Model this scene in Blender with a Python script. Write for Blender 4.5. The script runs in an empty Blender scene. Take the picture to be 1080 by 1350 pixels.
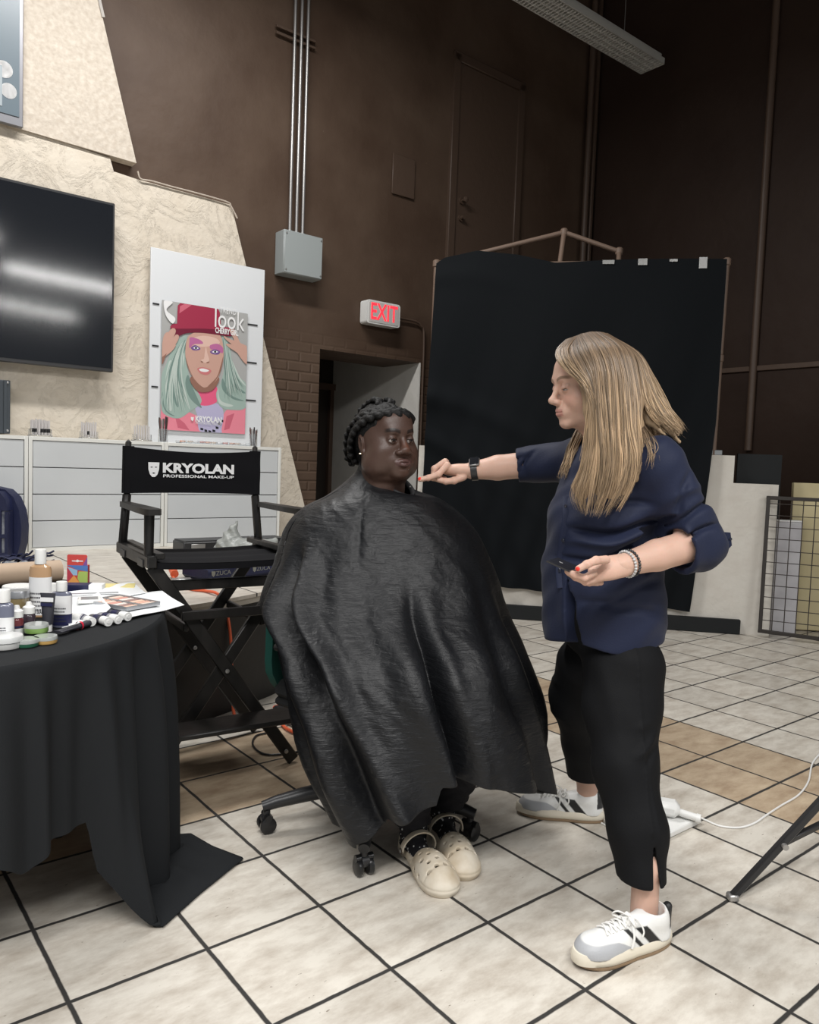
import bpy, math, random
import numpy as np
from mathutils import Vector, Matrix, Euler, noise as mnoise
random.seed(7); rng = np.random.default_rng(7)
PI = math.pi
SC = bpy.context.scene
COL = SC.collection
# ---------------------------------------------------------------- camera (solved from the tile grid)
F, PITCH, ROLL, YAW, H, T = 1017.8, .06365, .0367, .67686, 1.2563, .335
fw = np.array([0, math.cos(PITCH), -math.sin(PITCH)])
_up = np.array([0, math.sin(PITCH), math.cos(PITCH)]); _rt = np.array([1., 0, 0])
rt = math.cos(ROLL)*_rt + math.sin(ROLL)*_up
up = -math.sin(ROLL)*_rt + math.cos(ROLL)*_up
def ray(px, py): return fw + rt*(px-540)/F - up*(py-675)/F
def P(px, py, y):                       # point seen at a pixel, y metres from the camera
    d = ray(px, py); return np.array([0, 0, H]) + d*(y/d[1])
def G(px, py, z=0.):                    # point seen at a pixel on a level z
    d = ray(px, py); return np.array([0, 0, H]) + d*((z-H)/d[2])
CY, SY = math.cos(YAW), math.sin(YAW)
WO = np.array([-2.3, 5.25, 0.])         # wall frame: u along the back wall, w into it, z up
def F2W(u, w, z=0.): return WO + np.array([CY*u-SY*w, SY*u+CY*w, z])
def WF(px, py, w):                      # pixel -> (u, z) on the plane w of the wall frame
    d = ray(px, py); n = np.array([-SY, CY, 0])
    t = (w - (np.array([0, 0, H])-WO) @ n)/(d @ n); p = np.array([0, 0, H])+t*d-WO
    return p[0]*CY+p[1]*SY, p[2]
def WR(px, py, u):                      # pixel -> (w, z) on the plane u of the wall frame
    d = ray(px, py); n = np.array([CY, SY, 0])
    t = (u - (np.array([0, 0, H])-WO) @ n)/(d @ n); p = np.array([0, 0, H])+t*d-WO
    return -p[0]*SY+p[1]*CY, p[2]
cam = bpy.data.cameras.new('camera'); camo = bpy.data.objects.new('camera', cam); COL.objects.link(camo)
cam.sensor_fit = 'HORIZONTAL'; cam.sensor_width = 36; cam.lens = 36*F/1080; cam.clip_start = .05
M4 = Matrix(((rt[0], up[0], -fw[0], 0), (rt[1], up[1], -fw[1], 0), (rt[2], up[2], -fw[2], H), (0, 0, 0, 1)))
camo.matrix_world = M4; SC.camera = camo
# ---------------------------------------------------------------- materials
def _n(nt, t, **k):
    n = nt.nodes.new(t)
    for a, b in k.items(): setattr(n, a, b)
    return n
def mat(name, col, rough=.6, metal=0., bump=None, var=None, emit=None, trans=0., alpha=1., spec=.5, sheen=0., attr=None, coat=0., stretch=(1,1,1), sss=0.):
    """bump=(scale, distance), var=(scale, other colour, contrast)"""
    m = bpy.data.materials.new(name); m.use_nodes = True; nt = m.node_tree; b = nt.nodes['Principled BSDF']
    b.inputs['Base Color'].default_value = (*col, 1); b.inputs['Roughness'].default_value = rough
    b.inputs['Metallic'].default_value = metal; b.inputs['Specular IOR Level'].default_value = spec
    b.inputs['Transmission Weight'].default_value = trans; b.inputs['Alpha'].default_value = alpha
    b.inputs['Sheen Weight'].default_value = sheen; b.inputs['Coat Weight'].default_value = coat
    if sss: b.inputs['Subsurface Weight'].default_value = sss; b.inputs['Subsurface Scale'].default_value = .01
    tc = _n(nt, 'ShaderNodeTexCoord'); mp = _n(nt, 'ShaderNodeMapping'); mp.inputs['Scale'].default_value = stretch
    nt.links.new(tc.outputs['Object'], mp.inputs['Vector'])
    src = None
    if attr:
        a = _n(nt, 'ShaderNodeAttribute', attribute_name=attr); src = a.outputs['Color']
        nt.links.new(src, b.inputs['Base Color'])
    if var:
        nz = _n(nt, 'ShaderNodeTexNoise'); nz.inputs['Scale'].default_value = var[0]; nz.inputs['Detail'].default_value = 6
        cr = _n(nt, 'ShaderNodeMapRange'); lo = .5-.5/var[2]; cr.inputs[1].default_value = lo; cr.inputs[2].default_value = 1-lo
        mx = _n(nt, 'ShaderNodeMix', data_type='RGBA'); mx.inputs[6].default_value = (*col, 1); mx.inputs[7].default_value = (*var[1], 1)
        nt.links.new(mp.outputs[0], nz.inputs['Vector']); nt.links.new(nz.outputs['Fac'], cr.inputs[0]); nt.links.new(cr.outputs[0], mx.inputs[0])
        if src: nt.links.new(src, mx.inputs[6])
        nt.links.new(mx.outputs[2], b.inputs['Base Color'])
    if bump:
        nz = _n(nt, 'ShaderNodeTexNoise'); nz.inputs['Scale'].default_value = bump[0]; nz.inputs['Detail'].default_value = 5
        bp = _n(nt, 'ShaderNodeBump'); bp.inputs['Strength'].default_value = 1; bp.inputs['Distance'].default_value = bump[1]
        nt.links.new(mp.outputs[0], nz.inputs['Vector']); nt.links.new(nz.outputs['Fac'], bp.inputs['Height']); nt.links.new(bp.outputs[0], b.inputs['Normal'])
    if emit: b.inputs['Emission Color'].default_value = (*emit[0], 1); b.inputs['Emission Strength'].default_value = emit[1]
    return m
# ---------------------------------------------------------------- mesh builder
def rotm(rx=0, ry=0, rz=0): return np.array(Euler((rx, ry, rz)).to_matrix())
class MB:
    def __init__(s): s.v = []; s.f = []; s.m = []; s.n = 0; s.sm = []
    def add(s, v, f, mi=0, smooth=False):
        v = np.asarray(v, float).reshape(-1, 3); s.v.append(v)
        s.f += [tuple(int(i)+s.n for i in q) for q in f]; s.m += [mi]*len(f); s.sm += [smooth]*len(f); s.n += len(v); return s
    def box(s, c, d, R=None, mi=0, bev=0.):
        c = np.asarray(c, float); h = np.asarray(d, float)/2
        if bev > 0:
            b = min(bev, h.min()*.9); v = []; idx = {}
            for sx in (-1, 1):
                for sy in (-1, 1):
                    for sz in (-1, 1):
                        S = np.array([sx, sy, sz])
                        for a in range(3):
                            q = (h-b)*S; q[a] = h[a]*S[a]; idx[(sx, sy, sz, a)] = len(v); v.append(q)
            f = []
            for a in range(3):
                o = [i for i in range(3) if i != a]
                for sg in (-1, 1):
                    q = []
                    for (p, r) in ((-1, -1), (1, -1), (1, 1), (-1, 1)):
                        S = [0, 0, 0]; S[a] = sg; S[o[0]] = p; S[o[1]] = r; q.append(idx[(*S, a)])
                    f.append(q if (sg > 0) == (a != 1) else q[::-1])
            for a in range(3):
                o = [i for i in range(3) if i != a]
                for p in (-1, 1):
                    for r in (-1, 1):
                        S0 = [0, 0, 0]; S0[o[0]] = p; S0[o[1]] = r; S1 = list(S0); S0[a] = -1; S1[a] = 1
                        f.append([idx[(*S0, o[0])], idx[(*S1, o[0])], idx[(*S1, o[1])], idx[(*S0, o[1])]])
            for sx in (-1, 1):
                for sy in (-1, 1):
                    for sz in (-1, 1): f.append([idx[(sx, sy, sz, a)] for a in range(3)])
            v = np.array(v)
        else:
            v = np.array([[x, y, z] for x in (-1, 1) for y in (-1, 1) for z in (-1, 1)])*h
            f = [(0, 1, 3, 2), (4, 6, 7, 5), (0, 4, 5, 1), (2, 3, 7, 6), (0, 2, 6, 4), (1, 5, 7, 3)]
        if R is not None: v = v @ np.asarray(R).T
        return s.add(v+c, f, mi)
    def bar(s, a, b, w, h, mi=0, upv=(0, 0, 1), bev=0.):
        a = np.asarray(a, float); b = np.asarray(b, float); z = b-a; L = np.linalg.norm(z); z = z/L
        u = np.asarray(upv, float); x = np.cross(u, z)
        if np.linalg.norm(x) < 1e-4: x = np.cross([0, 1, 0], z)
        x /= np.linalg.norm(x); y = np.cross(z, x)
        return s.box((a+b)/2, (w, h, L), np.stack([x, y, z], 1), mi, bev)
    def tube(s, pts, r, n=12, mi=0, cap=True, flat=1., closed=False):
        pts = np.asarray(pts, float); k = len(pts); r = np.broadcast_to(np.asarray(r, float), (k,))
        tg = np.gradient(pts, axis=0)
        if closed: tg = np.roll(pts, -1, 0)-np.roll(pts, 1, 0)
        tg /= np.linalg.norm(tg, axis=1)[:, None]+1e-12
        x = np.cross(tg[0], [0, 0, 1.]); x = x if np.linalg.norm(x) > .05 else np.cross(tg[0], [0, 1., 0]); x /= np.linalg.norm(x)
        V = []; a = np.arange(n)*2*PI/n
        for i in range(k):
            x = x-tg[i]*(x@tg[i]); x /= np.linalg.norm(x)+1e-12; y = np.cross(tg[i], x)
            V.append(pts[i]+r[i]*(np.cos(a)[:, None]*x+flat*np.sin(a)[:, None]*y))
        f = []; kk = k if closed else k-1
        for i in range(kk):
            i2 = (i+1) % k
            for j in range(n): f.append((i*n+j, i*n+(j+1) % n, i2*n+(j+1) % n, i2*n+j))
        if cap and not closed: f += [tuple(range(n))[::-1], tuple((k-1)*n+j for j in range(n))]
        return s.add(np.concatenate(V), f, mi, True)
    def cyl(s, a, b, r, r2=None, n=24, mi=0): return s.tube([a, b], [r, r if r2 is None else r2], n, mi)
    def lathe(s, prof, n=32, c=(0, 0, 0), mi=0, R=None):
        prof = np.asarray(prof, float); a = np.arange(n)*2*PI/n; V = []; f = []
        for r, z in prof: V.append(np.stack([r*np.cos(a), r*np.sin(a), np.full(n, z)], 1))
        for i in range(len(prof)-1):
            for j in range(n): f.append((i*n+j, i*n+(j+1) % n, (i+1)*n+(j+1) % n, (i+1)*n+j))
        V = np.concatenate(V)
        if prof[0][0] > 1e-6: f.append(tuple(range(n))[::-1])
        if prof[-1][0] > 1e-6: f.append(tuple((len(prof)-1)*n+j for j in range(n)))
        if R is not None: V = V @ np.asarray(R).T
        return s.add(V+np.asarray(c), f, mi, True)
    def prism(s, poly, y0, y1, mi=0, M=None):
        """polygon in (x,z) extruded along y from y0 to y1; M maps (x,y,z) to the frame"""
        p = np.asarray(poly, float); n = len(p)
        v = np.concatenate([np.stack([p[:, 0], np.full(n, y0), p[:, 1]], 1), np.stack([p[:, 0], np.full(n, y1), p[:, 1]], 1)])
        if M is not None: v = np.array([M(q) for q in v])
        f = [tuple(range(n)), tuple(range(n, 2*n))[::-1]]+[(i, n+i, n+(i+1) % n, (i+1) % n) for i in range(n)]
        return s.add(v, f, mi)
    def grid(s, V, mi=0, wrapu=False):
        V = np.asarray(V, float); a, b = V.shape[:2]; f = []
        for i in range(a-1 if not wrapu else a):
            for j in range(b-1): f.append((i*b+j, ((i+1) % a)*b+j, ((i+1) % a)*b+j+1, i*b+j+1))
        return s.add(V.reshape(-1, 3), f, mi, True)
    def mesh(s, name, mats, off=None, smooth=None):
        me = bpy.data.meshes.new(name); V = np.concatenate(s.v)
        if off is not None: V = off(V)
        me.from_pydata(V.tolist(), [], s.f)
        for m in (mats if isinstance(mats, (list, tuple)) else [mats]): me.materials.append(m)
        me.polygons.foreach_set('material_index', s.m)
        me.polygons.foreach_set('use_smooth', s.sm if smooth is None else [smooth]*len(s.f))
        me.update()
        return me
def auto(me, ang=40):
    try: me.shade_auto_smooth
    except Exception: pass
    me.set_sharp_from_angle(angle=math.radians(ang)) if hasattr(me, 'set_sharp_from_angle') else None
def fixn(me):
    import bmesh
    bm = bmesh.new(); bm.from_mesh(me); bmesh.ops.recalc_face_normals(bm, faces=bm.faces); bm.to_mesh(me); bm.free()
def props(o, label=None, cat=None, group=None, kind=None):
    if label: o['label'] = label
    if cat: o['category'] = cat
    if group: o['group'] = group
    if kind: o['kind'] = kind
    return o
def thing(name, loc, label, cat, rz=0., group=None):
    o = bpy.data.objects.new(name, None); COL.objects.link(o); o.empty_display_size = .05
    o.location = [float(q) for q in loc]; o.rotation_euler = (0, 0, rz); return props(o, label, cat, group)
def root_of(o):
    while o.parent: o = o.parent
    return o
def part(name, mb, mats, parent, world=False, label=None, smooth=None, ang=40, kind=None, fix=True):
    off = None
    if world:
        r = root_of(parent); Mi = np.array((Matrix.LocRotScale(r.location, r.rotation_euler, None)).inverted())
        off = lambda V: V @ Mi[:3, :3].T + Mi[:3, 3]
    me = mb.mesh(name, mats, off, smooth) if isinstance(mb, MB) else mb
    if isinstance(mb, MB):
        if fix: fixn(me)
        auto(me, ang)
    o = bpy.data.objects.new(name, me); COL.objects.link(o); o.parent = parent; return props(o, label, kind=kind)
def single(name, mb, mats, label=None, cat=None, group=None, kind=None, smooth=None, ang=40, rz=0., fix=True, loc=None):
    """a thing that is one mesh, built in world coordinates; its origin goes to its base"""
    V = np.concatenate(mb.v)
    if loc is None: loc = np.array([(V[:, 0].min()+V[:, 0].max())/2, (V[:, 1].min()+V[:, 1].max())/2, V[:, 2].min()])
    loc = np.asarray(loc, float); R = rotm(0, 0, rz)
    me = mb.mesh(name, mats, lambda V: (V-loc) @ R, smooth)
    if fix: fixn(me)
    auto(me, ang)
    o = bpy.data.objects.new(name, me); COL.objects.link(o); o.location = loc.tolist(); o.rotation_euler = (0, 0, rz)
    return props(o, label, cat, group, kind)
def text_mb(mb, txt, size, M, mi=0, bold=0., xs=1., depth=.0006, align='CENTER', spacing=1.):
    """adds lettering to a builder; M maps (x, y_out, z) of the text plane"""
    cu = bpy.data.curves.new('t', 'FONT'); cu.body = txt; cu.size = size; cu.align_x = align; cu.align_y = 'CENTER'
    cu.offset = bold; cu.extrude = depth; cu.resolution_u = 3; cu.space_character = spacing
    o = bpy.data.objects.new('t', cu); COL.objects.link(o)
    dg = bpy.context.evaluated_depsgraph_get(); me = bpy.data.meshes.new_from_object(o.evaluated_get(dg))
    v = np.array([(q.co.x*xs, q.co.z, q.co.y) for q in me.vertices]); f = [tuple(p.vertices) for p in me.polygons]
    if len(v): mb.add(np.array([M(q) for q in v]), f, mi)
    bpy.data.objects.remove(o); bpy.data.curves.remove(cu); bpy.data.meshes.remove(me)
    return mb
def copy_tree(o, parent=None):
    c = o.copy(); COL.objects.link(c)
    if parent: c.parent = parent
    for ch in [q for q in bpy.data.objects if q.parent == o]: copy_tree(ch, c)
    return c
def smooth_path(pts, n=24):
    """Catmull-Rom through points"""
    p = np.asarray(pts, float); p = np.vstack([2*p[0]-p[1], p, 2*p[-1]-p[-2]]); out = []
    for i in range(1, len(p)-2):
        for t in np.linspace(0, 1, n, endpoint=False):
            a, b, c, d = p[i-1], p[i], p[i+1], p[i+2]
            out.append(.5*((2*b)+(-a+c)*t+(2*a-5*b+4*c-d)*t*t+(-a+3*b-3*c+d)*t**3))
    out.append(p[-2]); return np.array(out)
# ---------------------------------------------------------------- signed distance bodies, meshed by surface nets
class SDF:
    def __init__(s, lo, hi, h):
        s.lo = np.asarray(lo, float); s.h = h; s.N = np.ceil((np.asarray(hi)-s.lo)/h).astype(int)+1
        s.D = np.full(s.N, 1e3, np.float32)
    def _sub(s, lo, hi):
        a = np.clip(np.floor((np.asarray(lo)-s.lo)/s.h).astype(int), 0, s.N-1); b = np.clip(np.ceil((np.asarray(hi)-s.lo)/s.h).astype(int)+1, 1, s.N)
        sl = tuple(slice(a[i], b[i]) for i in range(3))
        g = [s.lo[i]+s.h*np.arange(a[i], b[i]) for i in range(3)]
        X = np.stack(np.meshgrid(*g, indexing='ij'), -1).astype(np.float32)
        return sl, X
    def _mix(s, sl, d, k, op):
        D = s.D[sl]
        if op == '+':
            h = np.clip(.5+.5*(D-d)/k, 0, 1); r = D*(1-h)+d*h-k*h*(1-h)
            r = np.where(D > 500, d, r)
        elif op == '-':
            d = -d; h = np.clip(.5-.5*(D-d)/k, 0, 1); r = D*(1-h)+d*h+k*h*(1-h)
        s.D[sl] = r
    def cone(s, a, b, ra, rb, k=.01, op='+', flat=None):
        a = np.asarray(a, float); b = np.asarray(b, float); m = max(ra, rb)*1.0+max(k, s.h)*3+.004
        if flat is not None: m *= max(1, flat[1])
        sl, X = s._sub(np.minimum(a, b)-m, np.maximum(a, b)+m)
        if X.size == 0: return s
        ab = b-a; t = np.clip(((X-a) @ ab)/(ab@ab+1e-12), 0, 1)[..., None]
        q = X-a-t*ab
        if flat is not None:        # flat=(axis, factor): cross-section scaled by factor along axis
            ax = np.asarray(flat[0], float); ax = ax/np.linalg.norm(ax); c = (q @ ax)[..., None]; q = q+ax*c*(1/flat[1]-1)
        d = np.linalg.norm(q, axis=-1)-(ra+(rb-ra)*t[..., 0]); s._mix(sl, d.astype(np.float32), k, op); return s
    def ell(s, c, r, R=None, k=.01, op='+', cut=None):
        c = np.asarray(c, float); r = np.asarray(r, float); m = r.max()+max(k, s.h)*3+.004; sl, X = s._sub(c-m, c+m)
        if X.size == 0: return s
        q = X-c
        if R is not None: q = q @ np.asarray(R)      # columns of R are the local axes
        l = np.linalg.norm(q/r, axis=-1); l2 = np.linalg.norm(q/(r*r), axis=-1)+1e-9
        d = l*(l-1)/l2
        d = np.where(l < .3, -(1-l)*r.min(), d)
        if cut is not None:
            for n, o in cut: d = np.maximum(d, (q @ np.asarray(n, float))-o)
        s._mix(sl, d.astype(np.float32), k, op); return s
    def chain(s, pts, rs, k=.01, flat=None):
        for i in range(len(pts)-1): s.cone(pts[i], pts[i+1], rs[i], rs[i+1], k, flat=flat)
        return s
    def cut(s, n, o):                                  # keep n.x < o
        sl, X = s._sub(s.lo, s.lo+s.h*s.N); s.D = np.maximum(s.D, (X @ np.asarray(n, float)-o).astype(np.float32)); return s
    def warp(s, fn): sl, X = s._sub(s.lo, s.lo+s.h*s.N); s.D = (s.D+fn(X)).astype(np.float32); return s
    def nets(s, relax=1):
        D = s.D; S = D < 0; h = s.h
        c = [S[i:S.shape[0]-1+i, j:S.shape[1]-1+j, k:S.shape[2]-1+k] for i in (0, 1) for j in (0, 1) for k in (0, 1)]
        n = sum(q.astype(np.int8) for q in c); act = (n > 0) & (n < 8); idx = np.full(act.shape, -1, np.int64)
        cells = np.argwhere(act); idx[act] = np.arange(len(cells)); acc = np.zeros((len(cells), 3)); cnt = np.zeros(len(cells))
        cor = [(i, j, k) for i in (0, 1) for j in (0, 1) for k in (0, 1)]
        for a in range(8):
            for b in range(a+1, 8):
                ca, cb = np.array(cor[a]), np.array(cor[b])
                if abs(ca-cb).sum() != 1: continue
                pa = cells+ca; pb = cells+cb; da = D[tuple(pa.T)]; db = D[tuple(pb.T)]; m = (da < 0) != (db < 0)
                t = np.where(m, da/np.where(m, da-db, 1), 0)[:, None]
                acc += np.where(m[:, None], ca+(cb-ca)*t, 0); cnt += m
        V = s.lo+h*(cells+acc/cnt[:, None]); quads = []
        for ax in range(3):
            sh = [slice(None)]*3; sh2 = [slice(None)]*3; sh[ax] = slice(0, -1); sh2[ax] = slice(1, None)
            A, B = S[tuple(sh)], S[tuple(sh2)]; e = np.argwhere(A != B); o = [i for i in range(3) if i != ax]
            e = e[(e[:, o[0]] > 0) & (e[:, o[1]] > 0) & (e[:, o[0]] < S.shape[o[0]]-1) & (e[:, o[1]] < S.shape[o[1]]-1)]
            q = []
            for (p, r) in ((0, 0), (1, 0), (1, 1), (0, 1)):
                k = e.copy(); k[:, o[0]] -= p; k[:, o[1]] -= r; q.append(idx[tuple(k.T)])
            q = np.stack(q, 1); fl = A[tuple(e.T)] ^ (ax == 1); q[~fl] = q[~fl][:, ::-1]; quads.append(q)
        Q = np.concatenate(quads); Q = Q[(Q >= 0).all(1)]
        for _ in range(relax):
            s1 = np.zeros_like(V); w = np.zeros(len(V))
            for a in range(4):
                for b in ((a+1) % 4, (a+3) % 4): np.add.at(s1, Q[:, a], V[Q[:, b]]); np.add.at(w, Q[:, a], 1)
            V = V*.4+.6*s1/np.maximum(w, 1)[:, None]
        return V, Q
def mesh_from(name, V, Q, mats, parent=None, mi=None, col=None):
    if parent is not None:
        r = root_of(parent); Mi = np.array((Matrix.LocRotScale(r.location, r.rotation_euler, None)).inverted()); V = V @ Mi[:3, :3].T+Mi[:3, 3]
    me = bpy.data.meshes.new(name); me.from_pydata(V.tolist(), [], Q.tolist())
    for m in (mats if isinstance(mats, (list, tuple)) else [mats]): me.materials.append(m)
    me.polygons.foreach_set('use_smooth', [True]*len(me.polygons))
    if mi is not None: me.polygons.foreach_set('material_index', np.asarray(mi, int))
    if col is not None:
        a = me.color_attributes.new('Col', 'FLOAT_COLOR', 'POINT'); c = np.ones((len(V), 4), np.float32); c[:, :3] = col; a.data.foreach_set('color', c.ravel())
    me.update(); return me
def place(name, me, parent, label=None):
    o = bpy.data.objects.new(name, me); COL.objects.link(o); o.parent = parent; return props(o, label)
def smin(a, b, k): h = np.clip(.5+.5*(b-a)/k, 0, 1); return b*(1-h)+a*h-k*h*(1-h)
def sstep(a, b, x): t = np.clip((x-a)/(b-a), 0, 1); return t*t*(3-2*t)
def text_fit(mb, txt, x0, z0, w, h, y, mi=0, bold=0., spacing=1., M=None, depth=.0004):
    """lettering fitted to the box x0..x0+w, z0..z0+h on the plane y facing -y"""
    t = MB(); text_mb(t, txt, 1., lambda q: (q[0], q[1], q[2]), 0, bold, 1., .001, 'LEFT', spacing)
    V = t.v[0]; lo = V.min(0); hi = V.max(0)
    V = np.stack([x0+(V[:, 0]-lo[0])/(hi[0]-lo[0])*w, y+np.where(V[:, 1] > 0, 0, -depth), z0+(V[:, 2]-lo[2])/(hi[2]-lo[2])*h], 1)
    if M is not None: V = np.array([M(q) for q in V])
    mb.add(V, t.f, mi); return mb
def z_(p, z): return np.array([p[0], p[1], z])
# ================================================================ THE ROOM
M = {}
M['brown'] = None
def wall_brown():
    m = bpy.data.materials.new('brown_wall_paint'); m.use_nodes = True; nt = m.node_tree; b = nt.nodes['Principled BSDF']
    b.inputs['Roughness'].default_value = .55; b.inputs['Specular IOR Level'].default_value = .3
    tc = _n(nt, 'ShaderNodeTexCoord'); sp = _n(nt, 'ShaderNodeSeparateXYZ'); nt.links.new(tc.outputs['Object'], sp.inputs[0])
    cb = _n(nt, 'ShaderNodeCombineXYZ'); nt.links.new(sp.outputs[0], cb.inputs[0]); nt.links.new(sp.outputs[2], cb.inputs[1])
    br = _n(nt, 'ShaderNodeTexBrick'); br.inputs['Scale'].default_value = 1; br.inputs['Brick Width'].default_value = .24; br.inputs['Row Height'].default_value = .088
    br.inputs['Mortar Size'].default_value = .009; br.inputs['Mortar Smooth'].default_value = 1.; br.inputs['Mortar Size'].default_value = .016
    br.inputs['Color1'].default_value = (1, 1, 1, 1); br.inputs['Color2'].default_value = (.8, .8, .8, 1); br.inputs['Mortar'].default_value = (0, 0, 0, 1)
    nz = _n(nt, 'ShaderNodeTexNoise'); nz.inputs['Scale'].default_value = 5; nz.inputs['Detail'].default_value = 8
    nt.links.new(tc.outputs['Object'], nz.inputs[0])
    mr = _n(nt, 'ShaderNodeMapRange'); mr.inputs[1].default_value = 2.45; mr.inputs[2].default_value = 2.0; nt.links.new(sp.outputs[2], mr.inputs[0])
    ml = _n(nt, 'ShaderNodeMath', operation='MULTIPLY'); nt.links.new(br.outputs['Color'], ml.inputs[0]); nt.links.new(mr.outputs[0], ml.inputs[1])
    nt.links.new(cb.outputs[0], br.inputs['Vector'])
    b1 = _n(nt, 'ShaderNodeBump'); b1.inputs['Distance'].default_value = .006; nt.links.new(ml.outputs[0], b1.inputs['Height'])
    b2 = _n(nt, 'ShaderNodeBump'); b2.inputs['Distance'].default_value = .010; b2.inputs['Strength'].default_value = .7; nt.links.new(nz.outputs['Fac'], b2.inputs['Height']); nt.links.new(b1.outputs[0], b2.inputs['Normal'])
    nt.links.new(b2.outputs[0], b.inputs['Normal'])
    n2 = _n(nt, 'ShaderNodeTexNoise'); n2.inputs['Scale'].default_value = 1.6; n2.inputs['Detail'].default_value = 10; nt.links.new(tc.outputs['Object'], n2.inputs[0])
    cr = _n(nt, 'ShaderNodeValToRGB'); cr.color_ramp.elements[0].position = .35; cr.color_ramp.elements[0].color = (.074, .045, .030, 1)
    cr.color_ramp.elements[1].position = .75; cr.color_ramp.elements[1].color = (.115, .077, .054, 1)
    nt.links.new(n2.outputs['Fac'], cr.inputs[0])
    # chipped flecks where the paint is gone
    n3 = _n(nt, 'ShaderNodeTexNoise'); n3.inputs['Scale'].default_value = 34; n3.inputs['Detail'].default_value = 3; nt.links.new(tc.outputs['Object'], n3.inputs[0])
    m3 = _n(nt, 'ShaderNodeMapRange'); m3.inputs[1].default_value = .765; m3.inputs[2].default_value = .80; nt.links.new(n3.outputs['Fac'], m3.inputs[0])
    mx = _n(nt, 'ShaderNodeMix', data_type='RGBA'); mx.inputs[7].default_value = (.35, .30, .25, 1)
    nt.links.new(m3.outputs[0], mx.inputs[0]); nt.links.new(cr.outputs[0], mx.inputs[6]); nt.links.new(mx.outputs[2], b.inputs['Base Color'])
    return m
M['brown'] = wall_brown()
def tile_mat(stage=False):
    m = bpy.data.materials.new('floor_tiles'); m.use_nodes = True; nt = m.node_tree; b = nt.nodes['Principled BSDF']; L = nt.links.new
    tc = _n(nt, 'ShaderNodeTexCoord'); sp = _n(nt, 'ShaderNodeSeparateXYZ'); L(tc.outputs['Object'], sp.inputs[0])
    def mth(op, a, c=None, d=None):
        n = _n(nt, 'ShaderNodeMath', operation=op)
        for i, q in enumerate((a, c, d)):
            if q is None: continue
            if isinstance(q, (int, float)): n.inputs[i].default_value = q
            else: L(q, n.inputs[i])
        return n.outputs[0]
    nw = _n(nt, 'ShaderNodeTexNoise'); nw.inputs['Scale'].default_value = 22; nw.inputs['Detail'].default_value = 2; L(tc.outputs['Object'], nw.inputs[0])
    wob = mth('MULTIPLY', mth('SUBTRACT', nw.outputs['Fac'], .5), .012)
    i = mth('ADD', mth('DIVIDE', sp.outputs[0], T), wob); j = mth('ADD', mth('DIVIDE', sp.outputs[1], -T), wob)
    def edge(q): f = mth('FRACT', q); return mth('MINIMUM', f, mth('SUBTRACT', 1., f))
    e = mth('MINIMUM', edge(i), edge(j))
    if stage: i = mth('MULTIPLY', i, 1/1.5); e = mth('MINIMUM', mth('MULTIPLY', edge(i), 1.9), .5)
    g = _n(nt, 'ShaderNodeMapRange'); g.inputs[1].default_value = .013; g.inputs[2].default_value = .021; L(e, g.inputs[0])     # 0 in the grout
    fi = mth('FLOOR', i); fj = mth('FLOOR', j)
    cmb = _n(nt, 'ShaderNodeCombineXYZ'); L(fi, cmb.inputs[0]); L(fj, cmb.inputs[1])
    wn = _n(nt, 'ShaderNodeTexWhiteNoise', noise_dimensions='2D'); L(cmb.outputs[0], wn.inputs[0])
    # tan bands: two tiles wide
    a1 = mth('MULTIPLY', mth('GREATER_THAN', fj, -4.5), mth('LESS_THAN', fj, -2.5)); a1 = mth('MULTIPLY', a1, mth('LESS_THAN', fi, 7.5))
    a2 = mth('MULTIPLY', mth('GREATER_THAN', fi, 5.5), mth('LESS_THAN', fi, 7.5)); a2 = mth('MULTIPLY', a2, mth('GREATER_THAN', fj, -4.5))
    tan = mth('MAXIMUM', a1, a2); tan = mth('MULTIPLY', tan, mth('GREATER_THAN', sp.outputs[0], -40.))
    mp = _n(nt, 'ShaderNodeMapping'); mp.inputs['Scale'].default_value = (1, 2.2, 1); L(tc.outputs['Object'], mp.inputs[0])
    off = _n(nt, 'ShaderNodeVectorMath', operation='ADD'); L(mp.outputs[0], off.inputs[0]); L(wn.outputs['Color'], off.inputs[1])
    n1 = _n(nt, 'ShaderNodeTexNoise'); n1.inputs['Scale'].default_value = 7; n1.inputs['Detail'].default_value = 9; n1.inputs['Roughness'].default_value = .68; L(off.outputs[0], n1.inputs[0])
    r1 = _n(nt, 'ShaderNodeValToRGB'); el = r1.color_ramp.elements; el[0].position = .3; el[0].color = (.41, .36, .30, 1); el[1].position = .62; el[1].color = (.65, .61, .54, 1); L(n1.outputs['Fac'], r1.inputs[0])
    r2 = _n(nt, 'ShaderNodeValToRGB'); el = r2.color_ramp.elements; el[0].position = .3; el[0].color = (.33, .235, .155, 1); el[1].position = .68; el[1].color = (.56, .45, .32, 1); L(n1.outputs['Fac'], r2.inputs[0])
    mx = _n(nt, 'ShaderNodeMix', data_type='RGBA'); L(tan, mx.inputs[0]); L(r1.outputs[0], mx.inputs[6]); L(r2.outputs[0], mx.inputs[7])
    # per-tile brightness
    hv = _n(nt, 'ShaderNodeHueSaturation'); L(mx.outputs[2], hv.inputs['Color']); L(mth('ADD', mth('MULTIPLY', wn.outputs['Value'], .16), .92), hv.inputs['Value'])
    # pits
    n2 = _n(nt, 'ShaderNodeTexNoise'); n2.inputs['Scale'].default_value = 48; n2.inputs['Detail'].default_value = 2; L(off.outputs[0], n2.inputs[0])
    pt = _n(nt, 'ShaderNodeMapRange'); pt.inputs[1].default_value = .73; pt.inputs[2].default_value = .77; L(n2.outputs['Fac'], pt.inputs[0])
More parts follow.
